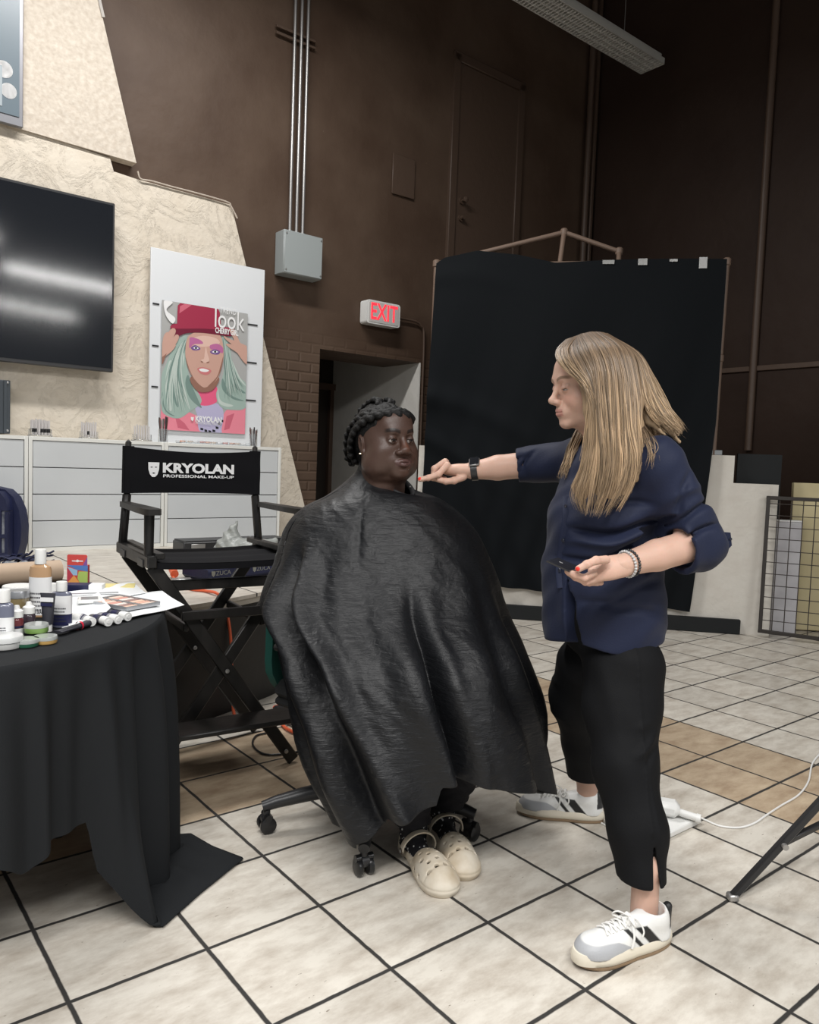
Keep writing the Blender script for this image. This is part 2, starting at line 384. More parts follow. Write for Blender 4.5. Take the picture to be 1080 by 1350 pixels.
    m2 = _n(nt, 'ShaderNodeMix', data_type='RGBA'); L(pt.outputs[0], m2.inputs[0]); L(hv.outputs[0], m2.inputs[6]); m2.inputs[7].default_value = (.26, .22, .18, 1)
    m3 = _n(nt, 'ShaderNodeMix', data_type='RGBA'); L(g.outputs[0], m3.inputs[0]); m3.inputs[6].default_value = (.028, .026, .024, 1); L(m2.outputs[2], m3.inputs[7])
    L(m3.outputs[2], b.inputs['Base Color'])
    rg = mth('MULTIPLY_ADD', g.outputs[0], -.42, .85); L(rg, b.inputs['Roughness'])
    hgt = mth('ADD', mth('MULTIPLY', g.outputs[0], .6), mth('MULTIPLY', n1.outputs['Fac'], .35))
    bp = _n(nt, 'ShaderNodeBump'); bp.inputs['Distance'].default_value = .004; bp.inputs['Strength'].default_value = .7; L(hgt, bp.inputs['Height']); L(bp.outputs[0], b.inputs['Normal'])
    return m
M['tile'] = tile_mat()
M['tile_stage'] = tile_mat(True)
M['stucco'] = mat('beige_stucco', (.70, .615, .50), .75, bump=(9, .03), var=(26, (.40, .33, .26), 8))
def stucco_nodes(m):      # raised ropey texture on the lower sheet
    nt = m.node_tree; b = nt.nodes['Principled BSDF']; tc = nt.nodes['Texture Coordinate'] if 'Texture Coordinate' in nt.nodes else _n(nt, 'ShaderNodeTexCoord')
    v = _n(nt, 'ShaderNodeTexNoise'); v.inputs['Scale'].default_value = 3.2; v.inputs['Detail'].default_value = 9; v.inputs['Roughness'].default_value = .72; v.inputs['Distortion'].default_value = 1.3
    nt.links.new(tc.outputs['Object'], v.inputs[0]); bp = _n(nt, 'ShaderNodeBump'); bp.inputs['Distance'].default_value = .006; bp.inputs['Strength'].default_value = .6
    r = _n(nt, 'ShaderNodeValToRGB'); r.color_ramp.elements[0].position = .47; r.color_ramp.elements[1].position = .56
    nt.links.new(v.outputs['Fac'], r.inputs[0]); nt.links.new(r.outputs[0], bp.inputs['Height'])
    old = b.inputs['Normal'].links[0].from_socket; nt.links.new(old, bp.inputs['Normal']); nt.links.new(bp.outputs[0], b.inputs['Normal'])
M['stucco'] = mat('beige_stucco', (.70, .63, .53), .7, bump=(22, .006), var=(5, (.64, .565, .46), 2)); stucco_nodes(M['stucco'])
M['stucco_up'] = mat('beige_plaster', (.64, .575, .49), .75, bump=(14, .012), var=(30, (.52, .45, .37), 3))
M['white_wall'] = mat('chalky_white_wall', (.66, .63, .57), .7, bump=(16, .006), var=(6, (.60, .56, .50), 2))
M['reveal'] = mat('white_reveal_paint', (.74, .72, .68), .6, bump=(8, .008), var=(5, (.66, .64, .59), 2))
M['black_gloss'] = mat('black_riser_board', (.010, .0095, .009), .45, bump=(3, .006), spec=.35)
M['dark_board'] = mat('dark_grey_board', (.009, .0105, .0115), .6, spec=.3)
M['brown_plain'] = mat('brown_trim_paint', (.088, .056, .039), .5, bump=(20, .002))
M['dark_door'] = mat('dark_door', (.022, .015, .011), .5)
M['ceil'] = mat('dark_ceiling', (.04, .035, .03), .8)
def sframe(name, mb, m, kind='structure', smooth=None):
    """structure built in the wall frame (u, w, z)"""
    me = mb.mesh(name, m, None, smooth); fixn(me); auto(me)
    o = bpy.data.objects.new(name, me); COL.objects.link(o); o.location = WO.tolist(); o.rotation_euler = (0, 0, YAW); return props(o, kind=kind)
UC = 5.897; ZT = 7.3
# floor, its origin on a tile corner so that the tiles fall where they lie
fo = MB(); fo.add([[-9, -9, 0], [12, -9, 0], [12, 14, 0], [-9, 14, 0]], [(0, 1, 2, 3)])
me = fo.mesh('floor', M['tile']); o = bpy.data.objects.new('floor', me); COL.objects.link(o)
o.location = (-1.41743*T, 5.65493*T, 0); o.rotation_euler = (0, 0, YAW); props(o, kind='structure')
# raised stage at the left with a curved front
e1_, e2_, e3_, e4_ = [G(*q_)[:2] for q_ in ((226, 967), (280, 951), (340, 928), (376, 911))]
edge = [(-6.2, 2.95), (-3.5, 3.02), (-1.8, 3.12), (-1.4, 3.2), (e1_[0]-.12, e1_[1]-.09), tuple(e1_), tuple(e2_), tuple(e3_), tuple(e4_), (e4_[0]+.07, e4_[1]+.4), (-.58, 5.2), (-.70, 5.9)]
print('EDGE', edge, [P(346, 780, e3_[1])[2], P(242.6, 793, e1_[1])[2]])
edge = smooth_path(edge, 6)[:, :2]
back = [F2W(2.15, .46)[:2], F2W(-3.2, .46)[:2]]
poly = [tuple(p) for p in edge]+[tuple(b) for b in back]
SZ = .575
def poly3(mb, poly, z0, z1, mi=0):
    n = len(poly); v = [(x, y, z0) for x, y in poly]+[(x, y, z1) for x, y in poly]
    return mb.add(v, [tuple(range(n)), tuple(range(n, 2*n))[::-1]]+[(i, (i+1) % n, n+(i+1) % n, n+i) for i in range(n)], mi)
R2 = rotm(0, 0, YAW)
def frame_obj(name, mb, mats, org, kind='structure'):
    org = np.asarray(org, float); me = mb.mesh(name, mats, lambda V: (V-org) @ R2); fixn(me); auto(me)
    o = bpy.data.objects.new(name, me); COL.objects.link(o); o.location = org.tolist(); o.rotation_euler = (0, 0, YAW); return props(o, kind=kind)
frame_obj('floor_stage', poly3(MB(), poly, SZ-.018, SZ), M['tile_stage'], (-1.41743*T+20*CY*T*3.0+SY*.12, 5.65493*T+20*SY*T*3.0-CY*.12, 0))
inner = [(x+.03 if i >= 5 and False else x-.02, y+.03) for i, (x, y) in enumerate(poly)]
frame_obj('trim_stage_riser', poly3(MB(), inner, 0, SZ-.05), M['black_gloss'], (0, 0, 0))
frame_obj('trim_stage_nosing', poly3(MB(), [(x-.006, y+.012) for x, y in poly], SZ-.048, SZ-.02), mat('nosing', (.38, .35, .30), .6), (0, 0, 0))
# back wall with the doorway
DL, DR, DZ = 2.247, 3.41, 2.253
b = MB()
b.box((-1.0, .55+.2, ZT/2), (2*(DL+1.0)-0.0, .5, ZT)) if False else None
b.box(((-4.5+DL)/2, .80, ZT/2), (DL+4.5, .6, ZT)); b.box(((DR+UC+.2)/2, .80, ZT/2), (UC+.2-DR, .6, ZT)); b.box(((DL+DR)/2, .80, (DZ+ZT)/2), (DR-DL, .6, ZT-DZ))
sframe('wall_back', b, M['brown'])
wend, _ = WR(438, 560, DR)
b = MB(); b.box((DR+.04, (1.1+wend)/2, 1.3), (.08, wend-1.1+.05, 2.6)); b.box((DR+.003, .80, DZ/2), (.012, .62, DZ)); sframe('wall_corridor_right', b, M['reveal'])
b = MB(); b.box(((DL+DR)/2-.6, wend+.05, 1.3), (DR-DL+1.4, .08, 2.6)); b.box(((DL+DR)/2-.6, (1.1+wend)/2, 2.62), (DR-DL+1.4, wend-1.1+.1, .06)); b.box((DL-1.25, (1.1+wend)/2, 1.3), (.06, wend-1.1, 2.6)); sframe('wall_corridor_back', b, M['dark_door'])
b = MB(); b.box((DR-.62, wend-.02, 1.03), (.07, .07, 2.06)); b.box((DR-.30, wend-.02, 2.09), (.72, .07, .07)); b.box((DR-.04, wend-.02, 1.03), (.05, .06, 2.06), bev=.004); sframe('trim_corridor_door_frame', b, mat('brown_door_frame', (.09, .055, .038), .45))
# right wall
b = MB(); b.box((UC+.1, -3.2, ZT/2), (.2, 7.6, ZT)); sframe('wall_right', b, mat('dark_brown_wall', (.030, .0165, .0115), .6, bump=(4, .01), var=(1.2, (.040, .024, .017), 2), spec=.25))
b = MB(); b.box((1., -3.6, ZT+.05), (12, 11., .1)); sframe('ceiling', b, M['ceil'])
# pipes and seams painted over on the walls
def vline(px1, py1, px2, py2, r, z0, z1, plane, name='trim_pipe'):
    b = MB()
    if plane == 'r':
        w = WR(px1, py1, UC-r)[0]; b.cyl((UC-r, w, z0), (UC-r, w, z1), r, n=14)
    else:
        u = WF(px1, py1, .5-r)[0]; b.cyl((u, .5-r, z0), (u, .5-r, z1), r, n=14)
    return sframe(name, b, M['brown_plain'])
vline(1005, 300, 0, 0, .035, 1.5, ZT, 'r', 'trim_pipe_right')
b = MB(); b.box((UC-.07, .44, 3.6), (.05, .10, 7.2), bev=.01); b.cyl((UC-.16, .42, 2.2), (UC-.16, .42, ZT), .035); sframe('trim_corner_pipe', b, M['brown_plain'])
b = MB(); b.box((UC-.012, -1.2, 2.30), (.024, 3.6, .05), bev=.004); sframe('trim_wall_ledge', b, M['brown_plain'])
# high door painted into the wall
b = MB(); z0, z1 = 3.02, 5.26; u0, u1 = 3.785, 4.62
b.box(((u0+u1)/2, .492, (z0+z1)/2), (u1-u0, .03, z1-z0)); ob = sframe('door_1', b, M['brown_plain'])
b = MB(); b.box((u0-.05, .485, (z0+z1)/2+.03), (.09, .05, z1-z0+.1), bev=.006); b.box((u1+.045, .485, (z0+z1)/2+.03), (.09, .05, z1-z0+.1), bev=.006); b.box(((u0+u1)/2, .485, z1+.05), (u1-u0+.18, .05, .09), bev=.006)
sframe('trim_door_frame', b, M['brown_plain'])
b = MB()
for zz in (3.93, 3.76):
    b.cyl((u0+.07, .477, zz), (u0+.07, .455, zz), .035); b.cyl((u0+.07, .455, zz), (u0+.07, .42, zz), .013 if zz > 3.8 else .02)
    b.lathe([(0, .0), (.02, .003), (.03, .015), (.028, .03), (0, .038)], 20, (u0+.07, .42, zz), R=rotm(PI/2)) if zz > 3.8 else None
k = part('door_handle', b, M['brown_plain'], ob)
# beige sheets of stucco at the left
def pw(pts, w): return [WF(x, y, w) for x, y in pts]
top = pw([(145, 208), (150, 226), (180, 236), (305, 270), (395, 640)], .42)
sl = (top[4][0]-top[3][0])/(top[4][1]-top[3][1])
tl = WF(0, 160, .42); left = (-3.2, tl[1])
pl = [left, tl]+pw([(60, 180)], .42)+top[:4]+[top[4], (top[4][0]+sl*(SZ-top[4][1]), SZ), (-3.2, SZ)]
b = MB(); b.prism(pl, .42, .499); sframe('wall_stucco_lower', b, M['stucco'])
t2 = pw([(180, 215), (130, 0)], .40); s2 = (t2[1][0]-t2[0][0])/(t2[1][1]-t2[0][1]); bl = WF(0, 162, .40)
b = MB(); b.prism([(-3.2, bl[1]+.01), bl, t2[0], t2[1], (t2[1][0]+s2*(ZT-t2[1][1]), ZT), (-3.2, ZT)], .40, .499); sframe('wall_stucco_upper', b, M['stucco_up'])
b = MB(); A = (t2[0][0]+.012, t2[0][1]+.5); Bq = (A[0]+s2*(ZT-A[1])-.0, ZT)
b.bar((t2[0][0]+.004+s2*.95, .40, t2[0][1]+.95), (t2[0][0]+.01+s2*(ZT-t2[0][1]), .40, ZT), .02, .02); sframe('trim_sheet_edge', b, mat('grey_edge_bead', (.42, .39, .36), .6))
# stepped low wall across the corner with its black skirting
HA, HB = np.array([.06, 6.48, 0]), np.array([3.0, 5.985, 0]); hd = (HB-HA)/np.linalg.norm(HB-HA); hn = np.array([hd[1], -hd[0], 0]); hrz = math.atan2(hd[1], hd[0])
def HP(px, py, off=0.):     # pixel -> (s, z) on the low wall's plane, off metres in front
    d = ray(px, py); t = ((HA+hn*off-np.array([0, 0, H])) @ hn)/(d @ hn); p = np.array([0, 0, H])+t*d-HA; return p @ hd, p[2]
def hobj(name, mb, mats, kind=None, **k):
    V = np.concatenate(mb.v); me = mb.mesh(name, mats, k.pop('off', None)); fixn(me); auto(me); o = bpy.data.objects.new(name, me); COL.objects.link(o)
    o.location = HA.tolist(); o.rotation_euler = (0, 0, hrz); return props(o, kind=kind, **k)
s1 = HP(968, 620)[0]; s2_ = HP(1023, 700)[0]
b = MB(); b.prism([(0, 0), (0, 1.405), (s1, 1.405), (s1, 1.19), (s2_, 1.19), (s2_, 0)], 0, .14); hobj('wall_low', b, M['white_wall'], 'structure')
b = MB(); e1 = HP(975, 820)[0]; b.box(((e1+1.55)/2, -.02, .06), (e1-1.55, .04, .115), bev=.004); hobj('baseboard_right', b, M['dark_board'], 'structure')
b = MB(); b.box((.70, -.02, .06), (.95*1.45, .04, .115), bev=.004); hobj('baseboard_left', b, M['dark_board'], 'structure')
b = MB(); c0 = HP(970, 640, -.18); c1 = HP(1031, 600, -.18); b.box(((c0[0]+c1[0])/2, .18, (.2+c1[1])/2), (c1[0]-c0[0], .03, c1[1]-.2)); hobj('trim_dark_panel', b, M['dark_board'], 'structure')
# ================================================================ THINGS ON THE WALLS AND THE STAGE
M['black_plastic'] = mat('black_plastic', (.02, .02, .022), .4)
M['tv_black'] = mat('tv_bezel', (.03, .03, .032), .35)
M['screen'] = mat('glossy_screen', (.004, .005, .008), .09, spec=.7)
M['grey_metal'] = mat('painted_grey_metal', (.33, .36, .36), .45)
M['steel'] = mat('galvanised_steel', (.42, .41, .40), .38, .75)
M['white_plastic'] = mat('white_plastic', (.80, .80, .78), .35)
M['board_white'] = mat('white_board', (.74, .76, .78), .32)
M['cab_frame'] = mat('cabinet_frame_white', (.76, .76, .72), .45)
M['cab_drawer'] = mat('drawer_front_grey', (.60, .62, .63), .5, var=(3, (.56, .58, .59), 2))
M['navy'] = mat('navy_nylon', (.008, .012, .05), .55, bump=(60, .002))
M['clear'] = mat('clear_acrylic', (.93, .95, .96), .05, trans=.9, alpha=1)
M['paper'] = mat('white_paper', (.80, .82, .83), .6)
M['print_white'] = mat('white_print', (.82, .82, .82), .6)
def wthing(name, u, w, z, label, cat, group=None): return thing(name, F2W(u, w, z), label, cat, YAW, group)
# --- television
TU0, TU1, TZ0, TZ1 = -.86, .35, 1.835, 3.04
tv = wthing('television', (TU0+TU1)/2, .30, TZ0, 'large dark flat screen television hung on the beige wall', 'television')
c = lambda *p: np.array(p)
W_, H_ = TU1-TU0, TZ1-TZ0
b = MB(); b.box((0, 0, H_/2), (W_, .05, H_), bev=.006); b.box((0, .045, H_/2), (W_*.7, .05, H_*.7), bev=.01); part('housing', b, M['tv_black'], tv)
b = MB(); b.box((0, -.026, H_/2+.004), (W_-.03, .004, H_-.045)); part('screen', b, M['screen'], tv, label='glossy black television screen')
b = MB(); b.box((0, .09, H_*.45), (.5, .07, .5)); part('wall_mount', b, M['black_plastic'], tv)
# --- dark cabinet edge below the tv
b = MB(); b.box((-.41, .30, 1.53), (.14, .16, .355), bev=.004); b.box((-.372, .216, 1.53), (.018, .012, .35)); ra = wthing('equipment_rack', -.41, .30, 1.352, 'dark grey metal equipment rack standing on the drawer cabinets under the television', 'rack')
b.v = [v-np.array([-.41, .30, 1.352]) for v in b.v]; part('body', b, mat('rack_grey', (.045, .055, .065), .4), ra)
for zz in (.02, .34): b = MB(); b.lathe([(0, 0), (.008, 0), (.008, .004), (0, .006)], 12, (.052, -.085, zz), R=rotm(PI/2)); part('screw', b, M['steel'], ra)
# --- framed picture, upper left
p0 = WF(30, 167, .36); p1 = WF(0, 75, .36); fr = wthing('framed_picture', p0[0]-.45, .36, p0[1], 'blue and grey framed picture high on the beige wall at the left edge', 'picture')
b = MB(); b.box((0, .01, .55), (.9, .04, 1.12), bev=.004); part('frame', b, mat('pewter_frame', (.25, .25, .27), .35, .4), fr)
b = MB(); b.box((0, -.013, .57), (.85, .006, 1.04)); 
b.box((-.1, -.0165, .80), (.66, .002, .55), mi=1); b.lathe([(0, 0), (.055, 0)], 20, (.33, -.0185, .33), mi=1, R=rotm(PI/2)); b.lathe([(0, 0), (.05, 0)], 20, (.36, -.0185, .20), mi=1, R=rotm(PI/2)); b.box((.22, -.0175, .22), (.2, .003, .26), mi=2)
part('print', b, [mat('blue_grey_print', (.13, .17, .20), .3), M['print_white'], mat('mid_grey_print', (.35, .40, .43), .3)], fr)
# --- electrical box, conduits, strut
eu0, ez1 = 1.74, 3.17
eb = wthing('electrical_box', 1.955, .42, 2.82, 'grey metal electrical box on the brown wall below three conduits', 'electrical box')
b = MB(); b.box((0, 0, .18), (.38, .15, .36), bev=.006); part('housing', b, M['grey_metal'], eb)
b = MB(); b.box((.0, -.08, .18), (.37, .012, .35), bev=.003); part('cover', b, M['grey_metal'], eb)
for x in (-.17, .17):
    for z in (.03, .33): b = MB(); b.lathe([(0, 0), (.008, 0), (.007, .004), (0, .005)], 12, (x, -.087, z), R=rotm(PI/2)); part('screw', b, M['steel'], eb)
for i, (u, lab) in enumerate(((1.872, 'left steel conduit rising from the grey electrical box'), (1.936, 'middle steel conduit rising from the grey electrical box'), (1.998, 'right steel conduit rising from the grey electrical box'))):
    cd = wthing('conduit', u, .44, 3.18, lab, 'conduit', 'conduits above the electrical box')
    b = MB(); b.cyl((0, 0, .02), (0, 0, 3.9), .0135, n=14); part('pipe', b, M['steel'], cd)
    b = MB(); b.cyl((0, 0, 0), (0, 0, .03), .021, n=14); part('coupling', b, M['steel'], cd)
for zz, lab in ((4.845, 'upper slotted strut crossing the three conduits'), (4.79, 'lower slotted strut crossing the three conduits')):
    b = MB(); b.box((0, 0, .012), (.38, .022, .022), bev=.002); b.v = [v @ R2.T+F2W(1.90, .468, zz) for v in b.v]
    single('strut_channel', b, M['brown_plain'], lab, 'bracket', 'conduit struts', rz=YAW)
# --- exit sign with its conduit
es = wthing('exit_sign', 2.86, .42, 2.53, 'white exit sign with glowing red letters above the doorway', 'exit sign')
def rrect(w, h, r, n=5):
    o = []
    for cx, cz, a0 in ((w/2-r, h/2-r, 0), (-w/2+r, h/2-r, 90), (-w/2+r, -h/2+r, 180), (w/2-r, -h/2+r, 270)):
        for i in range(n+1): a = math.radians(a0+90*i/n); o.append((cx+r*math.cos(a), cz+r*math.sin(a)))
    return o
b = MB(); b.prism([(x, z+.11) for x, z in rrect(.385, .215, .025)], -.04, .07); part('housing', b, M['white_plastic'], es)
b = MB(); b.prism([(x, z+.11) for x, z in rrect(.345, .185, .015)], -.044, -.04); part('face', b, mat('sign_face', (.62, .60, .58), .4), es)
red = mat('red_lit_letters', (.8, .03, .04), .4, emit=((1, .03, .05), 1.5))
b = MB(); text_mb(b, 'EXIT', .215, lambda q: (q[0], -.046-q[1], q[2]+.11), bold=.002, xs=.72); part('lettering', b, red, es)
cx = [F2W(3.05, .47, 2.645), F2W(3.27, .47, 2.645), F2W(3.37, .47, 2.62), F2W(3.41, .47, 2.55), F2W(3.415, .47, 2.4), F2W(3.415, .47, 1.9), F2W(3.415, .47, 1.5)]
b = MB(); b.tube(smooth_path([F2W(3.065, .47, 2.645), F2W(3.3, .47, 2.645), F2W(3.39, .47, 2.61), F2W(3.43, .47, 2.52), F2W(3.435, .47, 2.0), F2W(3.435, .47, 1.3)], 8), .011, 10)
single('exit_conduit', b, M['brown_plain'], 'thin brown conduit bending down from the exit sign past the doorway', 'conduit')
# --- painted access panel
b = MB(); z0, z1 = 3.80, 4.17; b.box((0, 0, (z1-z0)/2), (.27, .014, z1-z0), bev=.004); b.v = [v @ R2.T+F2W(3.115, .484, z0) for v in b.v]
single('access_panel', b, M['brown_plain'], 'small square access panel painted brown on the wall beside the high door', 'panel', rz=YAW)
# loose cable on the top edge of the lower stucco sheet
pts = [F2W(*WF(x, y, .41)[:1], .40, WF(x, y, .41)[1]+.01) for x, y in ((181, 228), (185, 238), (200, 241), (225, 248), (260, 257), (298, 268), (304, 274), (312, 290), (309, 283))]
b = MB(); b.tube(smooth_path(pts, 5), .006, 8); single('wall_cable', b, mat('beige_cable', (.5, .43, .36), .6), 'thin beige cable lying along the top edge of the stucco wall', 'cable')
# --- whiteboard and poster
wb = wthing('white_board', 1.12, .36, 1.345, 'tall plain white board leaning on the beige wall behind the poster', 'board')
b = MB(); b.box((0, 0, .73), (.955, .02, 1.465), bev=.002); part('panel', b, M['board_white'], wb)
for x, z, w_ in ((-.435, 1.045, .05), (-.435, .73, .05), (-.435, .42, .05), (.375, 1.00, .09), (.375, .69, .09), (.375, .38, .09)):
    b = MB(); b.box((x, -.013, z), (w_, .006, .011)); part('clip', b, M['black_plastic'], wb)
po = wthing('poster', 1.085, .335, 1.44, 'glossy poster of a green haired model in a red hat, on the white board', 'poster')
PW, PH = .715, .985
b = MB(); b.box((0, 0, PH/2), (PW, .006, PH)); part('sheet', b, mat('poster_grey', (.42, .42, .41), .2), po)
def q(x, y):      # poster crop pixels (868x1350 view) -> poster plane
    # bilinear: corners (155,365) (685,450) (682,1215) (160,1195)
    xl = 157; xr = 684; t = (x-xl)/(xr-xl); yt = 365+t*85; yb = 1195+t*20
    return ((t-.5)*PW, PH*(1-(y-yt)/(yb-yt)))
lay = [0]
def pol(mb, pts, mi, y=None, sm=True):
    lay[0] += 1; yy = -.0036-.00007*lay[0]
    P2 = [q(*p) for p in pts]
    if sm and len(P2) > 4:
        P3 = np.array([(a, z, 0) for a, z in P2]); k = len(P3); ext = np.vstack([P3[-2:], P3, P3[:2]]); S = smooth_path(ext, 6); S = S[12:12+6*k]; P2 = [(a, z) for a, z, _ in S]
    P2 = [(min(max(a, -PW/2+.002), PW/2-.002), min(max(z, .002), PH-.002)) for a, z in P2]
    mb.prism(P2, yy, yy+.00004, mi)
pc = [mat('p_mint', (.36, .47, .42), .25), mat('p_mint_dark', (.19, .28, .25), .25), mat('p_skin', (.60, .36, .29), .25), mat('p_skin_dark', (.30, .15, .11), .25), mat('p_red', (.36, .03, .07), .25),
      mat('p_red_dark', (.17, .012, .035), .25), mat('p_pink', (.83, .26, .33), .25), mat('p_hot', (.80, .12, .24), .25), mat('p_lilac', (.50, .47, .66), .25), mat('p_magenta', (.50, .15, .33), .25),
      mat('p_violet', (.18, .09, .28), .25), mat('p_white', (.85, .85, .85), .25), mat('p_lips', (.60, .20, .20), .25), mat('p_black', (.02, .02, .025), .25), mat('p_mint_light', (.55, .63, .58), .25), mat('p_pinkdark', (.62, .14, .2), .25), mat('p_skin_light', (.74, .50, .42), .25)]
b = MB()
# jacket, collar, dress
pol(b, [(160, 1015), (220, 1010), (330, 1080), (400, 1120), (420, 1215), (158, 1200)], 6); pol(b, [(680, 1040), (640, 1050), (560, 1060), (530, 1130), (520, 1218), (684, 1220)], 6)
pol(b, [(370, 1030), (500, 1020), (540, 1080), (530, 1180), (520, 1212), (400, 1208), (375, 1100)], 8)
pol(b, [(345, 900), (480, 900), (500, 1000), (430, 1035), (360, 1010)], 7)
pol(b, [(240, 1100), (300, 1150), (330, 1195), (260, 1180)], 15); pol(b, [(560, 1100), (610, 1080), (580, 1180), (545, 1190)], 15)
for k, (x, y) in enumerate(((405, 1185), (430, 1195), (455, 1200), (480, 1195), (500, 1175), (515, 1150), (530, 1130))): pol(b, [(x-9, y-9), (x+9, y-5), (x+10, y+9), (x-8, y+7)], 13, sm=False)
# hair
pol(b, [(300, 585), (230, 650), (190, 760), (160, 850), (158, 1010), (175, 1090), (260, 1120), (330, 1075), (400, 1010), (360, 920), (320, 840), (300, 700)], 0)
pol(b, [(520, 580), (570, 660), (590, 760), (640, 850), (684, 900), (684, 1040), (600, 1060), (520, 1040), (490, 960), (520, 880), (540, 760)], 0)
for (pp, m_) in ((((290, 620), (250, 760), (220, 900), (240, 1020), (262, 1040), (245, 900), (270, 760), (300, 660)), 1), (((315, 840), (300, 900), (330, 990), (400, 1050), (380, 1000), (345, 920)), 1), (((200, 760), (180, 900), (200, 1050), (222, 1060), (200, 900), (222, 770)), 14),
                 (((270, 690), (255, 850), (290, 980), (330, 1060), (305, 960), (280, 850), (290, 720)), 14), (((545, 660), (560, 800), (620, 900), (680, 950), (640, 940), (560, 860), (535, 760)), 1), (((560, 700), (590, 800), (650, 880), (684, 905), (640, 850), (600, 770)), 14),
                 (((500, 920), (520, 1000), (600, 1030), (560, 1040), (505, 1010)), 14), (((530, 860), (580, 960), (670, 1000), (600, 990), (530, 930)), 1), (((165, 950), (185, 1060), (240, 1105), (200, 1090), (170, 1040)), 1)): pol(b, list(pp), m_)
hr3 = random.Random(5)
def stroke(p0, p1, p2, w, mi):
    t = np.linspace(0, 1, 7)[:, None]; c_ = (1-t)**2*np.array(p0)+2*t*(1-t)*np.array(p1)+t*t*np.array(p2); d_ = np.gradient(c_, axis=0); n_ = np.stack([-d_[:, 1], d_[:, 0]], 1); n_ /= np.linalg.norm(n_, axis=1)[:, None]; ww = (w*np.sin(np.linspace(.25, PI-.12, 7)))[:, None]
    pol(b, np.vstack([c_+n_*ww, (c_-n_*ww)[::-1]]).tolist(), mi, sm=False)
for k in range(34):
    a = hr3.random(); stroke((308-a*55, 600+a*60), (235-a*60+hr3.uniform(-10, 10), 780+a*40), (330-a*165+hr3.uniform(-20, 20), 1050+hr3.uniform(-50, 40)), hr3.uniform(1.5, 4), hr3.choice((0, 1, 14, 14, 1)))
for k in range(26):
    a = hr3.random(); stroke((518+a*45, 600+a*50), (545+a*45, 800+a*30), (520+a*155, 990-a*60+hr3.uniform(-30, 50)), hr3.uniform(1.5, 4), hr3.choice((0, 1, 14, 14, 1)))
# neck and face
pol(b, [(335, 850), (500, 850), (470, 930), (400, 950), (350, 920)], 3)
pol(b, [(315, 590), (400, 560), (500, 580), (530, 680), (522, 780), (490, 870), (430, 915), (395, 910), (340, 850), (305, 770), (295, 680)], 2)
pol(b, [(330, 610), (400, 590), (480, 605), (500, 640), (400, 660), (335, 640)], 16)
pol(b, [(298, 730), (320, 800), (350, 860), (395, 905), (345, 855), (308, 780)], 3); pol(b, [(528, 720), (518, 800), (480, 880), (435, 912), (490, 850), (512, 780)], 3)
pol(b, [(325, 600), (380, 615), (400, 640), (345, 645), (320, 670), (318, 630)], 9); pol(b, [(445, 650), (490, 640), (525, 665), (522, 700), (490, 680), (450, 675)], 9)
pol(b, [(328, 665), (355, 650), (385, 670), (372, 682), (340, 682)], 10); pol(b, [(445, 690), (475, 675), (508, 690), (495, 708), (460, 705)], 10)
pol(b, [(340, 668), (358, 658), (376, 670), (358, 677)], 11, sm=False); pol(b, [(455, 692), (475, 681), (497, 692), (476, 700)], 11, sm=False)
pol(b, [(352, 661), (364, 661), (364, 674), (352, 674)], 13, sm=False); pol(b, [(470, 684), (483, 684), (483, 697), (470, 697)], 13, sm=False)
pol(b, [(418, 660), (428, 700), (440, 745), (420, 762), (395, 755), (392, 742), (408, 735), (412, 700)], 16); pol(b, [(390, 748), (405, 756), (400, 762), (388, 757)], 3); pol(b, [(424, 757), (442, 752), (440, 762), (425, 765)], 3)
pol(b, [(368, 800), (400, 790), (440, 800), (455, 815), (430, 838), (390, 830)], 12); pol(b, [(380, 803), (405, 798), (440, 810), (420, 820), (390, 815)], 11)
# hat
pol(b, [(205, 535), (240, 515), (400, 530), (585, 540), (580, 580), (560, 592), (400, 572), (300, 575), (240, 600), (215, 580)], 5)
pol(b, [(245, 400), (260, 385), (400, 395), (490, 415), (500, 440), (510, 530), (400, 525), (242, 530)], 4, sm=False); pol(b, [(240, 515), (400, 522), (520, 530), (582, 552), (400, 545), (215, 545)], 4)
pol(b, [(255, 450), (330, 392), (285, 390), (258, 405)], 15, sm=False)
# hands
for pp in (((165, 600), (185, 570), (200, 590), (190, 640), (160, 680)), ((200, 560), (225, 545), (235, 570), (205, 640), (180, 690), (160, 740), (158, 640)), ((232, 590), (255, 595), (240, 640), (200, 680), (190, 670)), ((205, 660), (238, 650), (215, 690), (165, 730), (160, 700)),
           ((580, 540), (600, 560), (640, 640), (682, 680), (684, 770), (620, 700), (600, 640)), ((530, 590), (570, 610), (650, 640), (680, 660), (660, 700), (590, 650), (540, 610)), ((545, 640), (600, 650), (650, 700), (670, 760), (620, 700), (560, 660)), ((560, 550), (580, 545), (610, 600), (600, 620))): pol(b, list(pp), 2)
pol(b, [(158, 730), (185, 705), (165, 770), (158, 775)], 3, sm=False)
# glare patch and lettering
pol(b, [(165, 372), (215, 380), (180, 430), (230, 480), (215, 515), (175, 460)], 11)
def tx(t_, x0, y0, x1, y1, bold, spacing=1.):
    a0, z0 = q(x0, y1); a1, z1 = q(x1, y0); text_fit(b, t_, a0, z0, a1-a0, z1-z0, -.0125, 11, bold, spacing)
tx('TREND', 500, 422, 604, 442, 0, 1.2); tx('look', 470, 446, 660, 534, .0); tx('CHERRY GIRL', 474, 556, 622, 571, .03)
tx('KRYOLAN', 362, 1108, 526, 1138, .04); tx('PROFESSIONAL MAKE-UP', 365, 1145, 522, 1153, 0)
a, z = q(343, 1122); b.prism([(a-.013, z+.015), (a+.013, z+.015), (a+.010, z-.006), (a, z-.018), (a-.010, z-.006)], -.0129, -.0125, 11)
part('print', b, pc, po, fix=True)
